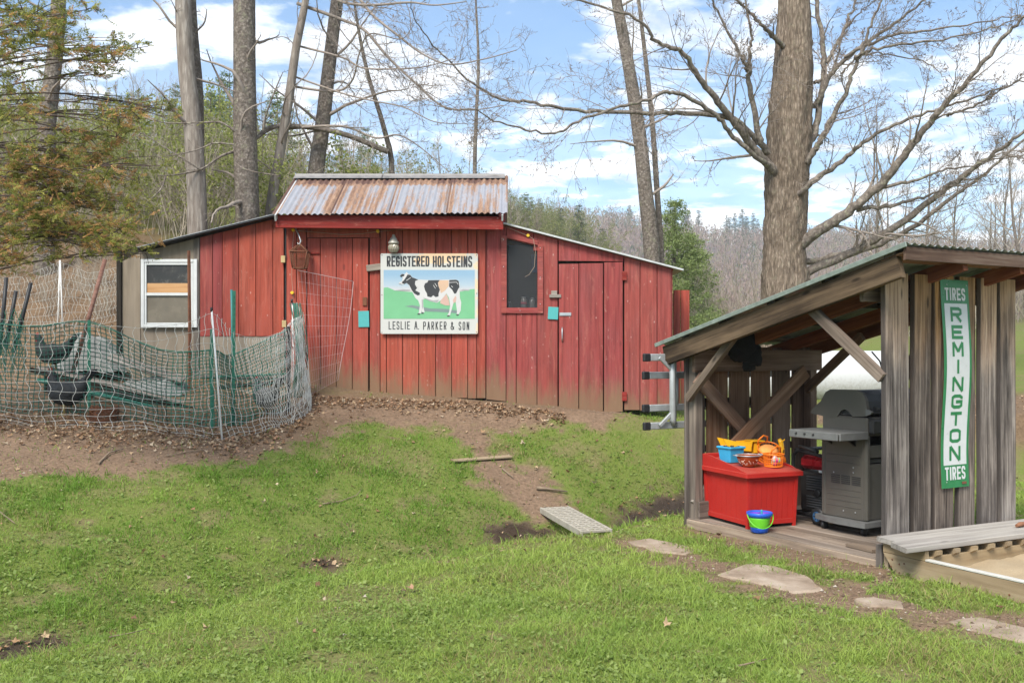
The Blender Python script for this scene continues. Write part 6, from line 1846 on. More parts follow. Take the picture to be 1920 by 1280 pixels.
# more clutter inside: low rails, a tipped board, a second ramp
cl2 = G(300, 770)
for lab, a, b, Y_, w_, mt_ in (('green painted rail lying low across the hen run', (70, 712), (400, 790), 10.95, .05, TPOST), ('weathered board propped below the white window', (205, 668), (345, 712), 11.5, .14, GREY_WOOD), ('tan board lying along the back of the run', (400, 742), (545, 736), 11.6, .16, PLY), ('short dark rail in front of the barred hen', (410, 726), (535, 716), 11.35, .05, DARK_WOOD), ('broad tan board under the ramp', (185, 735), (395, 790), 11.2, .2, PLY)):
    A_, B_ = W(*a, Y_), W(*b, Y_); bo_ = thing('board', lab, 'board', A_); plank(bo_, 'slat', Vector((0, 0, 0)), B_ - A_, w_, .025, (0, -.6, 1), mt_)
# ramp boards and pale sheets inside the run
RB = W(65, 692, 11.25)
ramp = thing('ramp', 'sloping grey plank ramp inside the hen run', 'ramp', RB)
plank(ramp, 'plank', (0, 0, 0), W(392, 772, 11.05) - RB, .17, .03, (0, -.25, 1), GREY_WOOD); plank(ramp, 'plank', Vector((0, .2, 0)), W(392, 772, 11.05) - RB + Vector((0, .2, 0)), .17, .03, (0, -.25, 1), GREY_WOOD)
plank(ramp, 'edge_rail', Vector((0, -.1, .0)), W(392, 772, 11.05) - RB + Vector((0, -.1, .0)), .05, .03, (0, -1, 0), DARK_WOOD)
for t in (.05, .5): 
    q = (W(392, 772, 11.05) - RB) * t; zg = float(gz(RB.x + q.x, RB.y + q.y + .1)) - RB.z
    plank(ramp, 'leg', q + Vector((0, .1, zg)), q + Vector((0, .1, -.02)), .06, .05, (0, -1, 0), DARK_WOOD)
def sheet(name, label, c, w, d, h, seed, mat, cat='sheet'):
    X, Y = np.meshgrid(np.linspace(-1, 1, 36), np.linspace(-1, 1, 24)); R = np.clip(1 - (np.abs(X) ** 2.5 + np.abs(Y) ** 2.5), 0, 1) ** .5
    Z = h * R * (0.25 + 1.0 * fbm(X * 2.1 + seed, Y * 2.1, 5)) + .05 * (fbm(X * 9 + seed, Y * 7, 3) - .5) ; i = np.arange(X.size).reshape(X.shape)
    o = np_mesh(name, np.stack([X * w / 2, Y * d / 2, Z], -1).reshape(-1, 3), np.stack([i[:-1, :-1], i[:-1, 1:], i[1:, 1:], i[1:, :-1]], -1).reshape(-1, 4), mat, None, True)
    o.location = c; return tag(o, label, cat)
PALEP = plain('pale_tarp', (.20, .20, .185), .7, var=.5, scale=7, bump=.5)
o1 = on(W(175, 600, 12.1).x, 12.1); sheet('tarp', 'crumpled pale tarp heaped behind the upper hen', Vector((o1.x, o1.y, o1.z - .02)), 1.0, .7, .52, 3, PALEP, 'tarp')
o2 = on(W(290, 690, 11.6).x, 11.6); sheet('plastic_sheet', 'smaller pale plastic sheet below the white window', Vector((o2.x, o2.y, o2.z - .02)), .85, .5, .24, 9, PALEP)
tb = Tubes(); tc_ = Vector(G(165, 800)) + Vector((.05, .25, .10))
for i in range(70):
    a = r.uniform(0, 6.28); P = [tc_ + Vector((.17 * math.cos(a + j * .7) * r.uniform(.5, 1), .13 * math.sin(a + j * .7), .10 * math.sin(j * .9 + i) * r.uniform(.5, 1))) for j in range(9)]
    tb.add(catmull(P, 24), .0022)
wt_ = thing('wire_tangle', 'brown tangle of old wire netting at the foot of the net', 'wire tangle', tc_); kind(tb.build('wire', RUST, wt_, tc_), 'stuff')

# hens
def hen(label, loc, rot, body, s=1.0, stripes=False):
    h = thing('hen', label, 'hen', loc, rot); h.scale = (s, s, s)
    if stripes:
        k = N('barred_feathers', .85, .2); v = k.co(); w = k.math('SINE', k.math('MULTIPLY', k.math('ADD', k.sep(v)[0], k.math('MULTIPLY', k.noise(v, 9), .05)), 260)); k.color(k.mix(k.step(w, -.2, .4), (.05, .05, .05), (.32, .31, .29))); fm = k.m
    else: fm = plain('black_feathers', body, .75, var=.35, scale=20, bump=.6)
    P = [(-.235, 0, .365), (-.20, 0, .335), (-.15, 0, .275), (-.08, 0, .215), (.0, 0, .195), (.08, 0, .205), (.135, 0, .245), (.16, 0, .30), (.168, 0, .345), (.182, 0, .375), (.212, 0, .376), (.226, 0, .370)]
    Rr = [.012, .032, .062, .098, .118, .112, .085, .052, .036, .036, .030, .012]
    vs, n = [], 16; m = MB()
    m.tube(catmull(P, 33), list(np.interp(np.linspace(0, 11, 34), range(12), Rr)), n).build('body', fm, h)
    RC = plain('red_comb', (.42, .03, .02), .6)
    MB().prism([(.175, .395), (.18, .43), (.19, .41), (.197, .436), (.205, .412), (.214, .428), (.222, .392)], -.006, .006, axis='y').build('comb', RC, h)
    MB().tube([(.218, 0, .37), (.252, 0, .36)], [.012, .002], 6).build('beak', plain('horn', (.40, .28, .12), .5), h)
    MB().tube([(.21, 0, .355), (.212, 0, .328)], [.010, .012], 6).build('wattle', RC, h)
    for s_ in (-1, 1):
        MB().tube([(.01, s_ * .05, .13), (.015, s_ * .05, .06), (.005, s_ * .05, .012)], [.018, .010, .008], 6).tube([(.005, s_ * .05, .010), (.05, s_ * .055, .006)], .006, 5).build('leg', plain('hen_leg', (.30, .22, .08), .7), h)
        MB().lathe([(.001, -.09), (.05, -.06), (.068, 0), (.055, .06), (.001, .11)], (-.02, s_ * .088, .225), 12, Matrix.Rotation(-math.pi / 2 - .25, 3, 'Y') @ Matrix.Diagonal((1, .45, 1))).build('wing', fm, h)
        MB().lathe([(.001, -.004), (.005, 0), (.001, .004)], (.196, s_ * .030, .38), 8).build('eye', plain('hen_eye', (.35, .12, .02), .2), h)
    m = MB()
    for i in range(7):
        a = -.5 + i / 6; m.tube([(-.18, a * .03, .30), (-.25, a * .06, .375 + .03 * abs(a)), (-.275, a * .08, .42)], [.02, .022, .004], 5)
    m.build('tail', fm, h)
    return h
rz_ = lambda px: W(px, 0, 11.25).x
hx = rz_(98); f_ = (hx - RB.x) / (W(392, 772, 11.05) - RB).x
hen('black hen standing on the ramp above the other birds', Vector((hx, 11.3, RB.z + f_ * (W(392, 772, 11.05) - RB).z + .02)), math.pi - .1, (.016, .018, .018), 1.0)
h2 = G(125, 778); hen('dark hen with red comb on the ground below the ramp', Vector((h2.x, h2.y + .05, h2.z)), math.pi - .25, (.020, .022, .024), 1.12)
h3 = G(500, 778); hen('grey barred hen at the right end of the run', Vector((h3.x, h3.y, h3.z)), 2.4, (.05, .05, .05), .95, True)
# ------------------------------------------------------------------ trees
def bark(name, dark, mid, light, zs=1.6, fs=16, lichen=0.0, bump=.8):
    k = N(name, .92, .15); v = k.co()
    g = k.noise(k.map(v, (fs, fs, zs)), 1.0, 6, .68, .6); n = k.noise(v, 4, 5, .6)
    cr = k.voro(k.map(v, (fs * .9, fs * .9, zs * 1.6)), 1.0)
    c = k.ramp(k.math('ADD', k.math('MULTIPLY', g, .85), k.math('MULTIPLY', n, .15)), [(.33, dark), (.52, mid), (.70, light)])
    c = k.mix(k.math('MULTIPLY', k.step(cr, .30, .55), .45), c, dark)
    if lichen: c = k.mix(k.math('MULTIPLY', k.step(k.noise(v, 9, 5, .7), .56, .64), lichen), c, (.34, .34, .22))
    k.color(c); k.bump(k.math('SUBTRACT', g, k.math('MULTIPLY', cr, .35)), bump, .03)
    return k.m
MAPLE = bark('maple_bark', (.065, .047, .034), (.26, .20, .148), (.42, .345, .27), 4.2, 34, .15, 1.0)
GREYBARK = bark('grey_bark', (.075, .060, .050), (.215, .180, .150), (.36, .315, .270), 14, 22, .3)
PALEWOOD = bark('stripped_wood', (.14, .11, .09), (.30, .26, .22), (.42, .375, .335), 2.5, 20, 0, .5)
TWIGM = plain('twig', (.26, .215, .18), .9, var=.3); LIMB = bark('limb_bark', (.09, .073, .061), (.24, .20, .165), (.39, .34, .28), 9, 16, .5, .8)

def trunk_mesh(name, path, radii, mat, parent, org, sides=26, lump=.07, seed=0, nseg=60, furrow=False):
    P = np.array([tuple(p) for p in catmull(path, nseg)]); R = np.interp(np.linspace(0, len(radii) - 1, nseg + 1), range(len(radii)), radii)
    T = np.gradient(P, axis=0); T /= np.linalg.norm(T, axis=1, keepdims=True)
    A = np.cross(T, np.array([[0, 1., 0]])); A /= np.linalg.norm(A, axis=1, keepdims=True); B = np.cross(T, A)
    an = 2 * np.pi * np.arange(sides) / sides
    ln = np.linspace(0, nseg, nseg + 1)
    f = 1 + lump * (2 * fbm(an[None, :] * 2.2 + seed + 0 * ln[:, None], ln[:, None] * .14 + seed, 3) - 1) * 1.6 + lump * .5 * np.sin(an[None] * 7 + np.sin(ln[:, None] * .2) * 1.5)
    if furrow:   # deep plated bark
        w_ = an[None] * 9 + 1.6 * np.sin(ln[:, None] * .35 + an[None] * 3); f = f + .11 * (np.abs(2 * fbm(w_, ln[:, None] * .28 + 0 * an[None], 3) - 1) ** .7 - .45) + .02 * (np.random.default_rng(3).random(f.shape) - .5)
    V = P[:, None] + (A[:, None] * np.cos(an)[None, :, None] + B[:, None] * np.sin(an)[None, :, None]) * (R[:, None] * f)[:, :, None]
    k = sides; i = np.arange(nseg)[:, None] * k + np.arange(k)[None]; j = np.arange(nseg)[:, None] * k + (np.arange(k)[None] + 1) % k
    V = V.reshape(-1, 3) - np.array(tuple(org))
    return np_mesh(name, V, np.stack([i, j, j + k, i + k], -1).reshape(-1, 4), mat, parent, True)

def offshoots(tb, path, radii, level, R, n, lenf=(.3, .6), ang=(.5, 1.1), up=.25, rf=.55, rmin=.0035, curl=.25, t0=.15, maxlev=3, buds=None, sub=None, nsub=None):
    """side branches along a path, recursively"""
    P = [Vector(p) for p in path]; L = sum((P[i + 1] - P[i]).length for i in range(len(P) - 1))
    for q in range(n):
        t = t0 + (1 - t0) * (q + R.random()) / n
        x = t * (len(P) - 1); i = min(int(x), len(P) - 2); f = x - i
        p = P[i].lerp(P[i + 1], f); d = (P[i + 1] - P[i]).normalized()
        r = radii[i] * rf * R.uniform(.7, 1.1)
        r = max(r, rmin)
        ax = d.orthogonal(); ax.rotate(Matrix.Rotation(R.uniform(0, 6.283), 3, d))
        nd = d.copy(); nd.rotate(Matrix.Rotation(R.uniform(*ang), 3, ax))
        ln = L * R.uniform(*lenf) * (1.15 - .6 * t); m = 8 if level < 2 else 6
        pts, rr = [p], [r]; c = p.copy(); bend = Vector((R.gauss(0, 1), R.gauss(0, 1), R.gauss(0, 1))) * curl
        for s in range(1, m + 1):
            nd = (nd + (bend + Vector((0, 0, up))) / m + Vector((R.gauss(0, 1), R.gauss(0, 1), R.gauss(0, 1))) * (.9 * curl / m ** .5)).normalized()
            c = c + nd * (ln / m); pts.append(c.copy()); rr.append(max(r * (1 - .8 * s / m), rmin * .5))
        tb.add(pts, rr, 6 if r > .03 else 4 if r > .014 else 3)
        if buds is not None and level >= maxlev - 1: buds.extend(pts[2:])
        if level < maxlev: offshoots(tb, pts, rr, level + 1, R, nsub[level] if nsub else max(3, int(n * .62)), sub or lenf, ang, up, rf if not sub else .62, rmin, curl, .2, maxlev, buds, sub, nsub)

def px_path(pts, Y0, Y1=None):
    Y1 = Y0 if Y1 is None else Y1; n = len(pts)
    return [W(p[0], p[1], Y0 + (Y1 - Y0) * i / (n - 1)) for i, p in enumerate(pts)]

# ---- the big bare maple behind the shed
MY = 18.0
mbase = on(W(1478, 600, MY).x, MY)
maple = thing('maple_tree', 'big bare maple with many spreading limbs behind the shed', 'tree', mbase)
tr_path = [mbase + Vector((0, 0, -.1)), W(1474, 560, MY), W(1470, 470, MY), W(1473, 400, MY), W(1476, 320, MY), W(1481, 220, MY), W(1487, 120, MY), W(1489, 20, MY), W(1486, -120, MY), W(1480, -260, MY)]
trunk_mesh('trunk', tr_path, [.62, .45, .365, .365, .39, .38, .345, .28, .21, .15], MAPLE, maple, mbase, 84, .045, 1.7, 130, True)
z3 = lambda L: [(1280 + x / 2.977, y / 2.977) for x, y in L]; z2 = lambda L: [(640 + x / 2.977, y / 2.977) for x, y in L]
limbs = [  # (path in photo pixels, depth at start, depth at end, start radius, end radius, side branches)
    (z3([(520, 960), (430, 870), (330, 740), (200, 570), (90, 430), (0, 290)]) + z2([(1750, 230), (1660, 110), (1320, 0), (1000, -120)]), 17.8, 15.5, .13, .03, 15),
    (z3([(470, 850), (425, 760), (375, 450), (350, 360), (300, 270), (190, 60), (120, -80)]), 17.7, 16.6, .10, .03, 11),
    (z3([(380, 430), (372, 300), (380, 200), (352, 0), (340, -120)]), 17.4, 17.0, .06, .025, 8),
    (z3([(420, 800), (270, 660), (0, 640)]) + z2([(1650, 630), (1300, 615), (1050, 570), (850, 540), (640, 380), (480, 210), (400, 80), (380, -60)]), 17.6, 14.2, .075, .010, 17),
    (z3([(480, 920), (420, 880), (290, 770), (180, 640), (0, 530)]) + z2([(1780, 520), (1700, 560), (1500, 610), (1320, 680), (1180, 745), (1000, 715), (850, 670), (740, 610), (600, 610), (430, 560), (300, 490)]), 17.6, 14.0, .07, .008, 17),
    (z3([(560, 260), (490, 190), (400, 100), (300, 0), (230, -70)]), 17.8, 16.8, .075, .03, 8),
    (z3([(640, 1380), (760, 1290), (930, 1180), (1100, 1030), (1240, 860), (1370, 700), (1480, 570), (1620, 420), (1780, 220), (1905, 100), (2040, -40)]), 17.9, 15.4, .16, .045, 15),
    (z3([(600, 1560), (900, 1430), (1170, 1280), (1400, 1110), (1600, 960), (1750, 850), (1905, 740), (2100, 620)]), 18.2, 16.0, .13, .05, 13),
    (z3([(640, 1470), (1000, 1400), (1250, 1290), (1480, 1120), (1660, 990), (1905, 780), (2050, 660)]), 18.5, 17.5, .10, .04, 11),
    (z3([(640, 1090), (720, 1020), (900, 890), (1000, 800), (1200, 690), (1450, 600), (1650, 540), (1905, 450)]), 17.7, 16.2, .085, .03, 12),
    (z3([(1100, 1050), (1300, 1010), (1450, 950), (1640, 920), (1905, 840)]), 17.2, 16.3, .05, .02, 9),
    (z3([(960, 1170), (1150, 1150), (1300, 1110), (1500, 1040), (1700, 900), (1905, 880)]), 17.4, 17.2, .06, .02, 9),
    (z3([(690, 910), (740, 830), (790, 740), (880, 570), (950, 400), (1010, 250), (1060, 120), (1110, 0), (1140, -100)]), 17.7, 16.8, .095, .035, 12),
    (z3([(690, 830), (745, 700), (790, 400), (775, 200), (750, 50), (740, -120)]), 18.0, 18.2, .105, .09, 8),
    (z3([(740, 600), (830, 420), (1000, 260), (1200, 120), (1350, 0), (1450, -80)]), 18.0, 17.0, .075, .03, 11),
    (z3([(960, 330), (1050, 280), (1300, 240), (1600, 190), (1905, 90)]), 17.2, 16.2, .05, .02, 10),
    (z3([(900, 320), (1100, 220), (1350, 170), (1650, 130), (1905, 80)]), 17.4, 16.8, .05, .02, 10),
    (z3([(1480, 640), (1620, 600), (1750, 520), (1905, 430)]), 16.8, 16.2, .04, .02, 8),
    (z3([(800, 350), (860, 250), (930, 100), (970, 0), (1000, -90)]), 18.1, 18.3, .06, .03, 8),
    (z3([(740, 460), (800, 430), (850, 380), (900, 180), (1000, 60), (1080, 0)]), 18.0, 18.6, .05, .025, 8),
    (z3([(880, 420), (960, 330), (1100, 300), (1350, 350), (1450, 420), (1510, 500)]), 17.8, 17.0, .03, .012, 6),
]
R = random.Random(33); tw = Tubes(); buds = []
for i, (pp, y0, y1, r0, r1, n) in enumerate(limbs):
    P = catmull(px_path(pp, y0, y1), 6 * len(pp)); rad = list(.66 * (r0 * (1 - np.linspace(0, 1, len(P))) ** 1.25 + r1 * .6 * np.linspace(0, 1, len(P))))
    P = [p + Vector((R.gauss(0, .012), R.gauss(0, .012), R.gauss(0, .012))) for p in P]
    t_ = Tubes(); t_.add(P, rad, 10); t_.build('limb', LIMB, maple, mbase)
    offshoots(tw, P, rad, 1, R, int(n * 1.25), (.12, .30), (.40, 1.05), .10 if i in (3, 4) else .32, .36, .0040, .34, .12, 3, buds, (.35, .65), (0, 6, 5))
kind(tw.build('twigs', TWIGM, maple, mbase), 'stuff')
# opening buds
bt = Tubes()
for p in buds[::4]:
    if R.random() < .4:
        d = Vector((R.gauss(0, 1), R.gauss(0, 1), R.gauss(.6, .6))).normalized() * R.uniform(.03, .06); bt.add([p, p + d * .5, p + d], [.003, .0065, .0015], 3)
kind(bt.build('buds', plain('brown_bud', (.17, .115, .075), .8, var=.3), maple, mbase), 'stuff')

# ---- straight trunks behind the barn
def tall_tree(name, label, px_pts, Y, radii, mat, seed, n_side=9, lump=.05, side_t0=.25, twigs=True, lenf=(.12, .30), up=.2, Y1=None):
    P = px_path(px_pts, Y, Y1); b = P[0].copy(); g = on(b.x, b.y, -.15); P[0] = g
    t = thing(name, label, 'tree', g)
    trunk_mesh('trunk', P, radii, mat, t, g, 18, lump, seed, 40)
    if twigs:
        R = random.Random(seed); tb = Tubes(); C = catmull(P, 24); rad = list(np.interp(np.linspace(0, len(radii) - 1, 25), range(len(radii)), radii))
        offshoots(tb, C, [x * .8 for x in rad], 1, R, n_side, lenf, (.7, 1.4), up, .30, .005, .42, side_t0, 3)
        kind(tb.build('branches', TWIGM, t, g), 'stuff')
    return t
tall_tree('snag', 'pale stripped dead trunk rising behind the left wing', [(372, 520), (370, 430), (368, 330), (361, 230), (350, 130), (343, 0), (338, -140)], 15.6, [.165, .15, .145, .14, .13, .12, .11], PALEWOOD, 3, 6, .05, .35)
tall_tree('tree', 'half barked trunk standing close behind the pale dead trunk', [(370, 470), (368, 300), (367, 180), (360, 90), (355, 0), (350, -160)], 16.0, [.13, .12, .125, .115, .105, .1], GREYBARK, 4, 5, .05, .4)
tall_tree('tree', 'thickest straight grey trunk between barn roof and pale dead trunk', [(464, 520), (464, 410), (461, 300), (459, 180), (458, 60), (456, -160)], 16.0, [.21, .185, .185, .175, .17, .16], GREYBARK, 5, 9, .035, .2)
lean_t = tall_tree('tree', 'slim leaning trunk with peeling bark left of the roof', [(500, 520), (508, 390), (524, 290), (541, 190), (555, 90), (575, -10), (590, -140)], 16.6, [.11, .085, .078, .072, .065, .055, .045], PALEWOOD, 6, 10, .07, .2)
tall_tree('tree', 'grey trunk leaning right above the barn ridge', [(578, 480), (592, 330), (604, 240), (614, 150), (625, 60), (640, -60), (655, -200)], 17.2, [.17, .135, .125, .115, .105, .10, .08], GREYBARK, 7, 10, .05, .2)
tall_tree('tree', 'tall bare trunk leaning left above the right wing', [(1228, 600), (1222, 480), (1210, 360), (1197, 240), (1178, 120), (1152, -20), (1125, -180)], 21.0, [.20, .165, .15, .14, .125, .105, .08], GREYBARK, 8, 9, .03, .3)
tall_tree('tree', 'thin sapling trunk beside the tall leaning trunk', [(1244, 600), (1240, 490), (1232, 360), (1222, 220), (1208, 90), (1195, -20), (1180, -150)], 21.5, [.075, .068, .06, .055, .045, .035, .02], GREYBARK, 9, 9, .02, .3)
tall_tree('tree', 'slender upright sapling above the barn ridge', [(890, 480), (890, 330), (893, 220), (897, 120), (893, 20), (890, -60)], 22.0, [.06, .045, .04, .032, .022, .01], GREYBARK, 10, 16, .02, .15, True, (.10, .22), .5)
tall_tree('tree', 'bare trunk rising behind the cedar boughs', [(82, 420), (86, 330), (88, 240), (100, 130), (108, 40), (112, -120)], 15.5, [.16, .14, .13, .12, .11, .09], GREYBARK, 12, 9, .05, .2)
# long arching boughs crossing the sky
sky_b = lean_t; bo = Vector(lean_t.location); R = random.Random(5)
tb = Tubes()
for pp, y0, y1, r0 in (
    (z2([(-215, -150), (-120, -60), (0, 10), (160, 30), (380, 15), (520, 30), (700, 10)]), 16.8, 14, .035), (z2([(-245, 20), (0, 110), (130, 170), (260, 320), (420, 470), (560, 590), (720, 615), (900, 590)]), 16.8, 15, .032),
    (z2([(-270, 250), (0, 320), (120, 380), (330, 385), (480, 370), (620, 330)]), 16.8, 15, .02), (z2([(-290, 480), (-40, 510), (60, 450), (100, 300), (160, 190), (330, 220), (390, 160)]), 16.8, 15.5, .022),
    (z2([(-320, 720), (0, 705), (190, 770), (320, 755), (450, 830), (600, 960)]), 16.8, 16, .025), (z2([(-200, -200), (60, -40), (180, 90), (330, 210), (450, 300), (600, 360), (800, 330), (980, 280)]), 16.8, 14.5, .028),
    (z2([(-285, 420), (0, 520), (160, 560), (350, 600), (520, 680), (700, 690)]), 16.8, 15, .018)):
    P = catmull(px_path(pp, y0, y1), 40); rad = list(np.linspace(r0, .006, 41)); tb.add(P, rad, 6)
    offshoots(tb, P, rad, 1, R, 11, (.14, .34), (.4, 1.0), .15, .5, .0036, .42, .1, 3, None, (.35, .6), (0, 5, 4))
kind(tb.build('boughs', TWIGM, sky_b, bo), 'stuff')
# low twisted branch crossing in front of the straight trunks
br2 = thing('bare_tree', 'low bare tree with a lichened twisted branch crossing the trunks', 'tree', on(-2.2, 17.4)); b2o = on(-2.2, 17.4); tb = Tubes(); R = random.Random(17)
trunk_mesh('trunk', [b2o, W(735, 330, 17.4), W(720, 240, 17.2), W(690, 140, 17), W(668, 30, 16.8), W(650, -120, 16.6)], [.06, .05, .042, .034, .024, .012], GREYBARK, br2, b2o, 12, .04, 4, 20)
z4 = lambda L: [(160 + x / 4.13, 150 + y / 4.13) for x, y in L]
for pp, r0 in ((z4([(2342, 557), (2000, 420), (1652, 360), (1420, 370), (1340, 440), (1180, 540), (1050, 590), (900, 690), (700, 735), (560, 742)]), .05), (z4([(1380, 390), (1400, 270), (1470, 80), (1530, -60)]), .02), (z4([(1160, 400), (1050, 330), (900, 330), (600, 330), (420, 240)]), .018),
               (z4([(880, 690), (740, 600), (640, 540), (450, 420), (420, 430)]), .012), (z4([(1150, 500), (1000, 490), (920, 520), (800, 560), (560, 600)]), .016), (z4([(1160, 640), (1260, 700), (1500, 740)]), .012), (z4([(620, 750), (580, 850), (450, 970)]), .016)):
    P = catmull(px_path(pp, 17.25 if r0 == .05 else 15.2, 15.0), 30); rad = list(np.linspace(r0, .006, 31)); tb.add(P, rad, 7); offshoots(tb, P, rad, 1, R, 9, (.12, .3), (.5, 1.2), .05, .45, .004, .5, .1, 2)
kind(tb.build('branches', LIMB, br2, b2o), 'stuff')

# ---- cedar reaching in from the left
CED = leaf_material('cedar_foliage', trans=.45, rough=.7)
cb = on(-5.6, 9.0); cedar = thing('cedar_tree', 'browning green cedar reaching into the picture from the left edge', 'tree', cb)
trunk_mesh('trunk', [cb, cb + Vector((.05, 0, 1.5)), cb + Vector((0, .05, 3)), cb + Vector((.1, 0, 4.6)), cb + Vector((.1, 0, 6.2))], [.19, .16, .13, .10, .05], bark('cedar_bark', (.07, .045, .035), (.15, .105, .08), (.25, .19, .15), 1, 22), cedar, cb, 16, .06, 6, 30)
z1 = lambda x, y: (x / 2.977, y / 2.977)
clumps = []   # x, y, r in zoomed px; brownness; density
for x, y, r_, br_, de in ((60, 40, 130, .15, 1), (230, 60, 140, .2, .9), (430, 40, 110, .25, .7), (150, 150, 150, .2, .9), (340, 210, 130, .35, .8), (470, 290, 120, .5, .9), (600, 340, 105, .55, .9), (560, 400, 60, .5, .8), (700, 260, 90, .15, .45), (800, 245, 60, .2, .4), (640, 235, 70, .1, .5), (80, 270, 140, .3, .8), (50, 430, 100, .2, .7), (110, 560, 120, .35, .8), (40, 660, 120, .4, .8), (20, 330, 110, .25, .8), (190, 620, 60, .5, .5),
    (790, 600, 85, .4, 1), (740, 650, 80, .5, 1), (930, 610, 70, .45, .9), (620, 670, 80, .2, .9), (660, 760, 95, .6, .9), (540, 770, 90, .5, .8), (440, 790, 70, .2, .6), (330, 860, 110, .25, 1), (560, 850, 100, .5, .8), (230, 900, 120, .35, 1), (90, 960, 160, .6, 1), (270, 1000, 150, .75, 1), (430, 960, 130, .6, 1), (530, 990, 100, .4, .8), (690, 940, 90, .75, .8), (880, 910, 60, .15, .6), (750, 1010, 55, .8, .6),
    (60, 1110, 170, .4, 1), (230, 1140, 170, .6, 1), (420, 1110, 150, .55, 1), (560, 1170, 130, .6, 1), (690, 1110, 110, .25, .9), (780, 1170, 60, .2, .6), (100, 1240, 190, .3, 1), (330, 1250, 190, .45, 1), (560, 1280, 160, .5, 1), (700, 1290, 110, .45, .8), (60, 1340, 150, .55, 1), (240, 1360, 130, .45, .9), (470, 1370, 120, .4, .9), (640, 1370, 110, .35, .8), (780, 1400, 60, .3, .6), (100, 1440, 110, .6, .8), (20, 1480, 90, .5, .7)):
    clumps.append((*z1(x, y), r_ / 2.977, br_, de))
R = random.Random(77); nr2 = np.random.default_rng(77)
tb = Tubes(); LV, LC = [], []
def frond(p, d, up, ln, brown):
    """flat spray of scale leaves"""
    side = d.cross(up).normalized(); n = 24
    c0 = np.array((.15, .175, .036)); c1 = np.array((.40, .37, .10)); c2 = np.array((.54, .31, .13)); c3 = np.array((.33, .18, .075))
    b = R.random()
    if b < brown * .66: base = c2 * (1 - R.random() * .5) + c3 * .4 * R.random()
    else: base = c0 + (c1 - c0) * R.random() ** 1.5
    for i in range(n):
        t = (i + .5) / n; s = 1 if i % 2 else -1
        q = p + d * (ln * t); l2 = ln * .26 * (1.1 - t) + .010
        dd = (d * .75 + side * (s * .75) + up * R.gauss(0, .5)).normalized(); w = .0026 + .0022 * R.random()
        nrm = dd.cross(up + side * R.gauss(0, .4)).normalized() * w
        e = q + dd * l2; mid = q + dd * (l2 * .5)
        LV.append((q, mid + nrm, e, mid - nrm)); LC.append(base * R.uniform(.65, 1.35))
for cx_, cy_, rp, br_, de in clumps:
    Yc = R.uniform(7.5, 8.9); c = W(cx_, cy_, Yc); rad = rp * Yc / F
    st = Vector((cb.x + .1, cb.y, c.z + R.uniform(-.35, .3))).lerp(c, .05)
    mid = st.lerp(c, .55) + Vector((0, 0, R.uniform(.02, .2)))
    P = catmull([st, mid, c + Vector((rad * .5, 0, -.02))], 14); tb.add(P, list(np.linspace(.011, .003, 15)), 5)
    twl = []
    for q in range(int(9 * de)):
        a = P[R.randint(7, 14)]; e = c + Vector((R.gauss(0, rad * .6), R.gauss(0, rad * .7), R.gauss(0, rad * .5)))
        TP = catmull([a, a.lerp(e, .5) + Vector((0, 0, .03)), e], 6); tb.add(TP, list(np.linspace(.0055, .0015, 7)), 3); twl.append(TP)
    for q in range(int(92 * de * max(.4, (rp / 40) ** 1.5))):
        if R.random() < .75 and twl:
            TP = R.choice(twl); s0 = TP[R.randint(2, 6)] + Vector((R.gauss(0, .02), R.gauss(0, .02), R.gauss(0, .02)))
        else: s0 = c + Vector((R.gauss(0, rad * .5), R.gauss(0, rad * .6), R.gauss(0, rad * .42)))
        d = (Vector((.55, 0, -.05)) + Vector((R.gauss(0, .6), R.gauss(0, .6), R.gauss(.1, .45)))).normalized()
        frond(s0, d, (Vector((0, 0, 1)) + Vector((R.gauss(0, .5), R.gauss(0, .5), 0))).normalized(), R.uniform(.06, .12), br_)
tb.build('branches', plain('cedar_twig', (.085, .060, .048), .9, var=.3), cedar, cb)['kind'] = 'stuff'
V = np.array([[tuple(p) for p in q] for q in LV]).reshape(-1, 3) - np.array(tuple(cb))
kind(np_mesh('foliage', V, np.arange(len(V)).reshape(-1, 4), CED, cedar, attrs={'tint': np.repeat(np.array(LC), 4, 0)}), 'stuff')
# ------------------------------------------------------------------ wooded hillside
HT_BARE = plain('hill_twig', (.30, .255, .215), .9, var=.25, scale=2); HT_TAN = plain('brush_twig', (.33, .28, .215), .9, var=.25, scale=2); HT_PURP = plain('budding_twig', (.30, .225, .20), .9, var=.25, scale=2)
NEEDLE = leaf_material('pine_needles', trans=.2, rough=.7); YOUNG = leaf_material('young_leaves', trans=.4, rough=.6)
class Proto:
    """parts shared by every copy of a kind"""
    def __init__(s): s.parts = []
    def take(s, o, kd='stuff'):
        s.parts.append((o.name.split('.')[0], o.data, kd)); bpy.data.objects.remove(o)
    def put(s, name, label, cat, loc, rot, sc, group):
        t = thing(name, label, cat, loc, rot, group); t.scale = (sc * rng.uniform(.88, 1.12), sc * rng.uniform(.88, 1.12), sc)
        for nm, me, kd in s.parts:
            o = bpy.data.objects.new(nm, me); o['kind'] = kd; link(o, t)
        return t
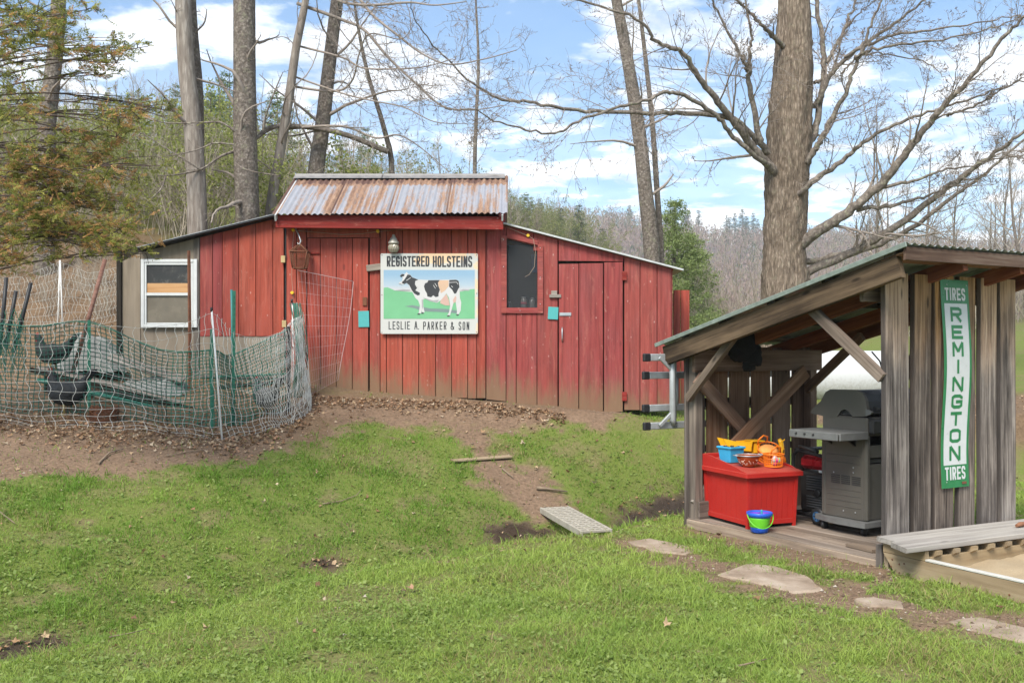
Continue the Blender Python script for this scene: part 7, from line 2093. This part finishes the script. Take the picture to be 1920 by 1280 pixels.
def leaf_cloud(name, pts, size, cols, mat, R, elong=1.6):
    n = len(pts); P = np.array([tuple(p) for p in pts]); r = np.random.default_rng(R.randint(0, 9999))
    a = r.normal(size=(n, 3)); a /= np.linalg.norm(a, axis=1, keepdims=True); b = np.cross(a, r.normal(size=(n, 3))); b /= np.linalg.norm(b, axis=1, keepdims=True)
    s = size * r.uniform(.6, 1.3, (n, 1)); a = a * s * elong; b = b * s
    V = np.stack([P - a, P + b, P + a, P - b], 1).reshape(-1, 3)
    q = r.random((n, 1)); C = np.array([cols[0]]) * (1 - q) + np.array([cols[1]]) * q
    return np_mesh(name, V, np.arange(4 * n).reshape(-1, 4), mat, attrs={'tint': np.repeat(C, 4, 0)})
def p_brush(seed, h=3.0, mat=HT_TAN, leaves=None, nst=16):
    R = random.Random(seed); p = Proto(); tb = Tubes(); buds = []
    for i in range(nst):
        a = R.uniform(0, 6.28); l = h * R.uniform(.55, 1.0); q = Vector((R.gauss(0, .25), R.gauss(0, .25), 0)); d = Vector((math.cos(a) * R.uniform(.1, .55), math.sin(a) * R.uniform(.1, .55), 1)).normalized(); P = [q]
        for k in range(6): d = (d + Vector((R.gauss(0, .12), R.gauss(0, .12), R.gauss(0, .08)))).normalized(); P.append(P[-1] + d * l / 6)
        rad = list(np.linspace(.016, .005, 7)); tb.add(P, rad, 3); offshoots(tb, P, rad, 2, R, 6, (.2, .5), (.3, .9), .25, .6, .0055, .3, .25, 3, buds)
    p.take(tb.build('stems', mat))
    if leaves:
        pts = [b + Vector((R.gauss(0, .07), R.gauss(0, .07), R.gauss(0, .07))) for b in buds for _ in range(leaves[2])]
        p.take(leaf_cloud('leaves', pts, .024, leaves[:2], YOUNG, R))
    return p
def p_bare(seed, h=9.0, mat=HT_BARE):
    R = random.Random(seed); p = Proto(); tb = Tubes(); tr = Tubes(); P = [Vector((0, 0, -.3))]; d = Vector((0, 0, 1))
    for k in range(9): d = (d + Vector((R.gauss(0, .06), R.gauss(0, .06), .1))).normalized(); P.append(P[-1] + d * h / 9)
    rad = list(np.linspace(.13, .02, 10)); tr.add(P, rad, 7); p.take(tr.build('trunk', GREYBARK), 'part')
    offshoots(tb, P, rad, 1, R, 15, (.22, .42), (.5, 1.0), .55, .5, .010, .25, .28, 3); p.take(tb.build('branches', mat)); return p
def p_pine(seed, h=9.0, cols=((.065, .105, .032), (.17, .22, .07)), spread=.30, dens=1.0, droop=.1, ls=.026, mult=3):
    R = random.Random(seed); p = Proto(); tr = Tubes(); br = Tubes(); pts = []
    tr.add([(0, 0, -.3), (0.05, 0, h * .5), (0, 0, h)], [.16, .10, .015], 7); p.take(tr.build('trunk', GREYBARK), 'part')
    z = h * .10
    while z < h * .98:
        f = z / h; nb_ = R.randint(4, 6); l = h * spread * (1.05 - f) ** .8 + .12
        for i in range(nb_):
            a = R.uniform(0, 6.28); d = Vector((math.cos(a), math.sin(a), .25 - droop)).normalized(); P = [Vector((0, 0, z))]; ll = l * R.uniform(.65, 1.15)
            for k in range(4): P.append(P[-1] + d * ll / 4); d = (d + Vector((0, 0, .10 - droop * .5))).normalized()
            br.add(P, [.022, .016, .012, .008, .004], 3)
            for k in range(int(26 * dens * max(.35, ll))):
                t = R.uniform(.25, 1.05) * 4; j = min(int(t), 3); q = P[j].lerp(P[j + 1], t - j); w = .10 + .16 * ll * (1 - t / 5)
                pts.append(q + Vector((R.gauss(0, w), R.gauss(0, w), R.gauss(0, .07))))
        z += h * R.uniform(.035, .055)
    p.take(br.build('branches', HT_BARE)); 
    pts = [q + Vector((R.gauss(0, .05), R.gauss(0, .05), R.gauss(0, .05))) for q in pts for _ in range(mult)]
    p.take(leaf_cloud('needles', pts, ls, cols, NEEDLE, R, 3.2)); return p
YG = ((.20, .235, .055), (.40, .42, .13)); OL = ((.16, .18, .065), (.32, .33, .13))
PB = [p_brush(100 + i) for i in range(3)]; PP = [p_brush(110 + i, 3.4, HT_PURP) for i in range(2)]; PL = [p_brush(120 + i, 3.0, HT_TAN, (*YG, 2), 12) for i in range(3)]; PO = [p_brush(130 + i, 4.2, HT_TAN, (*OL, 3), 14) for i in range(2)]
PT_ = [p_bare(140 + i) for i in range(3)] + [p_bare(150, 9, HT_PURP), p_bare(151, 10, HT_TAN)]
PN = [p_pine(160, 9, spread=.30), p_pine(161, 8, ((.075, .115, .035), (.20, .24, .08)), .34, 1.1)]; SPR = [p_pine(170, 9, ((.045, .075, .035), (.12, .155, .07)), .22, 1.2, .22)]
PBR = [p_pine(175, 6.5, ((.12, .16, .05), (.28, .34, .125)), .34, 1.6, .05, .017, 6)]
R = random.Random(55)
def place(protos, px, Y, sc, name, label, cat, group):
    x = (px - CX) * Y / F
    protos[R.randrange(len(protos))].put(name, label, cat, on(x, Y, -.05), R.uniform(0, 6.28), sc, group)
BRUSH = ('shrub', 'bare tan brush standing on the hillside behind the barn', 'shrub', 'bare brush on the hillside')
LEAFY = ('shrub', 'yellow green leafing shrub on the slope behind the barn', 'shrub', 'leafing shrubs behind the barn')
OLIVE = ('tree', 'small olive leafing tree rising beyond the barn ridge', 'tree', 'olive leafing trees beyond the barn')
BARE = ('bare_tree', 'bare grey tree in the wood on the hillside', 'tree', 'bare trees of the hillside wood')
PINE = ('pine_tree', 'green pine standing among bare trees on the hillside', 'tree', 'pines on the hillside')
SPRU = ('spruce_tree', 'dark pointed conifer on the skyline beyond the right wing', 'tree', 'conifers on the skyline')
THICK = ('shrub', 'brownish bare thicket shrub between right wing and maple', 'shrub', 'thicket between right wing and maple')
# slope behind the barn
for i in range(16): place(PB, R.uniform(-40, 235), R.uniform(13.6, 16.5), R.uniform(.18, .34), 'weed_clump', 'dead tan weed stems on the leafy bank behind the hen run', 'weeds', 'dead weeds on the bank')
for px in range(-40, 700, 34): place(PL, px + R.uniform(-14, 14), R.uniform(16.5, 25), R.uniform(.5, .85), *LEAFY)
for px in range(-60, 760, 36): place(PB, px + R.uniform(-16, 16), R.uniform(17, 30), R.uniform(.6, 1.0), *BRUSH)
for px in range(-20, 700, 48): place(PB, px + R.uniform(-16, 16), R.uniform(15.6, 19), R.uniform(.4, .75), *BRUSH)
for px in range(-80, 900, 60): place(PB + PL[:1], px + R.uniform(-20, 20), R.uniform(34, 48), R.uniform(.9, 1.4), *BRUSH)
for px, Y, s in ((395, 40, .5), (430, 46, .62), (520, 40, .55), (200, 52, .6), (90, 50, .6), (640, 55, .55), (20, 60, .7), (690, 75, .75), (340, 70, .8), (250, 80, .8), (480, 85, .8)): place(PN, px, Y, s, *PINE)
for px, Y, s in ((715, 30, .62), (750, 27, .75), (790, 28, .82), (830, 29, .70), (865, 33, .62), (680, 34, .6), (905, 40, .6), (955, 44, .62), (985, 48, .62), (1020, 52, .60), (1055, 46, .45), (1150, 42, .62), (1175, 40, .7), (1120, 48, .55)): place(PO, px, Y, s, *OLIVE)
for px in range(-120, 1000, 26): place(PT_, px + R.uniform(-12, 12), R.uniform(48, 75), R.uniform(.45, .72) * (1 if px < 650 else .75), *BARE)
for px in range(-160, 1060, 20): place(PT_, px + R.uniform(-10, 10), R.uniform(78, 112), R.uniform(.55, .85) * (1 if px < 700 else .72), *BARE)
for px in range(870, 1130, 13): place(PO, px + R.uniform(-6, 6), R.uniform(78, 106), R.uniform(.85, 1.3), *OLIVE)
for px in (905, 945, 990, 1040): place(PN, px, R.uniform(84, 100), R.uniform(.45, .58), *PINE)
for px, Y, s in ((1085, 95, .62), (1130, 110, .60), (1050, 100, .55), (940, 92, .42), (970, 98, .45), (1015, 105, .55), (1210, 120, .6)): place(SPR, px, Y, s, *SPRU)
# between the right wing and the maple
place(PBR, 1266, 27, .68, 'pine_tree', 'bright green bushy pine just beyond the right wing', 'tree', 'pines on the hillside')
place(PBR, 1300, 31, .58, 'pine_tree', 'smaller bright green pine behind the step-down end of the barn', 'tree', 'pines on the hillside')
for px in range(1180, 1440, 22): place(PP + PB[:1], px + R.uniform(-8, 8), R.uniform(27, 36), R.uniform(.7, 1.15), *THICK)
for px in range(1000, 1460, 26): place(PT_, px + R.uniform(-10, 10), R.uniform(62, 105), R.uniform(.32, .52), *BARE)
RT = ('shrub', 'brownish bare brush beyond the lean-to shed and the maple', 'shrub', 'brush beyond the shed')
for px in range(1520, 2040, 30): place(PP + PB, px + R.uniform(-12, 12), R.uniform(28, 44), R.uniform(.8, 1.2), *RT)
for px in range(1480, 2060, 26): place(PT_, px + R.uniform(-12, 12), R.uniform(55, 95), R.uniform(.45, .75), *BARE)
for px in (1655, 1668, 1700, 1745, 1790, 1850, 1872, 1890, 1905, 1925, 1940): place(PT_, px, R.uniform(40, 52), R.uniform(.62, .92), 'bare_tree', 'slender bare tree rising beyond the shed roof', 'tree', 'slender trees beyond the shed')
# conifers along the far ridge
for px in (1251, 1258, 1266, 1285, 1291, 1310, 1362, 1368, 1378, 1386, 1392, 1400, 1412, 1180, 1010, 1420): place(SPR, px, R.uniform(470, 520), R.uniform(1.3, 2.1), 'spruce_tree', 'tiny dark conifer on the crest of the far ridge', 'tree', 'conifers on the far ridge')
# the far wood reads as one mass
def far_wood():
    r = np.random.default_rng(12); n = 6500
    y = 150 + 430 * r.random(n) ** .8; b = r.uniform(-.12, .62, n); x = b * y
    z = gz(x, y); h = r.uniform(6, 11, n); V, C = [], []
    k = 22
    cx = np.repeat(x, k) ; cy = np.repeat(y, k); cz = np.repeat(z, k); hh = np.repeat(h, k); m = n * k
    a = r.uniform(0, 6.283, m); rad = r.random(m) ** .5 * hh * .28; t = r.uniform(.15, 1, m)
    px_, py_, pz_ = cx + np.cos(a) * rad * t, cy + np.sin(a) * rad * t, cz + hh * (t * (1 - .25 * (rad / (hh * .28)) ** 2))
    w = r.uniform(.07, .20, m); l = r.uniform(.22, .75, m)
    d = np.stack([np.cos(a) * .5, np.sin(a) * .5, np.ones(m)], -1) * l[:, None]; s = np.stack([np.ones(m), np.zeros(m), r.normal(0, .3, m)], -1) * w[:, None]; P = np.stack([px_, py_, pz_], -1)
    V = np.stack([P - d, P + s, P + d, P - s], 1).reshape(-1, 3)
    base = np.where(np.repeat(r.random(n) < .12, k)[:, None], np.array([[.075, .10, .05]]), np.where(np.repeat(r.random(n) < .25, k)[:, None], np.array([[.22, .20, .12]]), np.array([[.265, .190, .155]])))
    C = base * r.uniform(.75, 1.25, (m, 1))
    return kind(np_mesh('far_woods', V, np.arange(4 * m).reshape(-1, 4), leaf_material('far_wood', trans=.1), attrs={'tint': np.repeat(C, 4, 0)}), 'stuff')
tag(far_wood(), 'purplish leafless wood covering the far ridge', 'woods')
# ------------------------------------------------------------------ air between here and the far ridge
hz = MB(); hz.box((0, 290, 50), (1000, 660, 240)); hzo = hz.build('haze', None)
hm = bpy.data.materials.new('haze_air'); hm.use_nodes = True; hn_ = hm.node_tree; hn_.nodes.clear()
ho = hn_.nodes.new('ShaderNodeOutputMaterial'); hv = hn_.nodes.new('ShaderNodeVolumePrincipled')
hv.inputs['Density'].default_value = 0.00062; hv.inputs['Color'].default_value = (.93, .95, 1, 1); hv.inputs['Anisotropy'].default_value = 0.2
hn_.links.new(hv.outputs[0], ho.inputs['Volume']); hzo.data.materials.append(hm); kind(hzo, 'stuff')
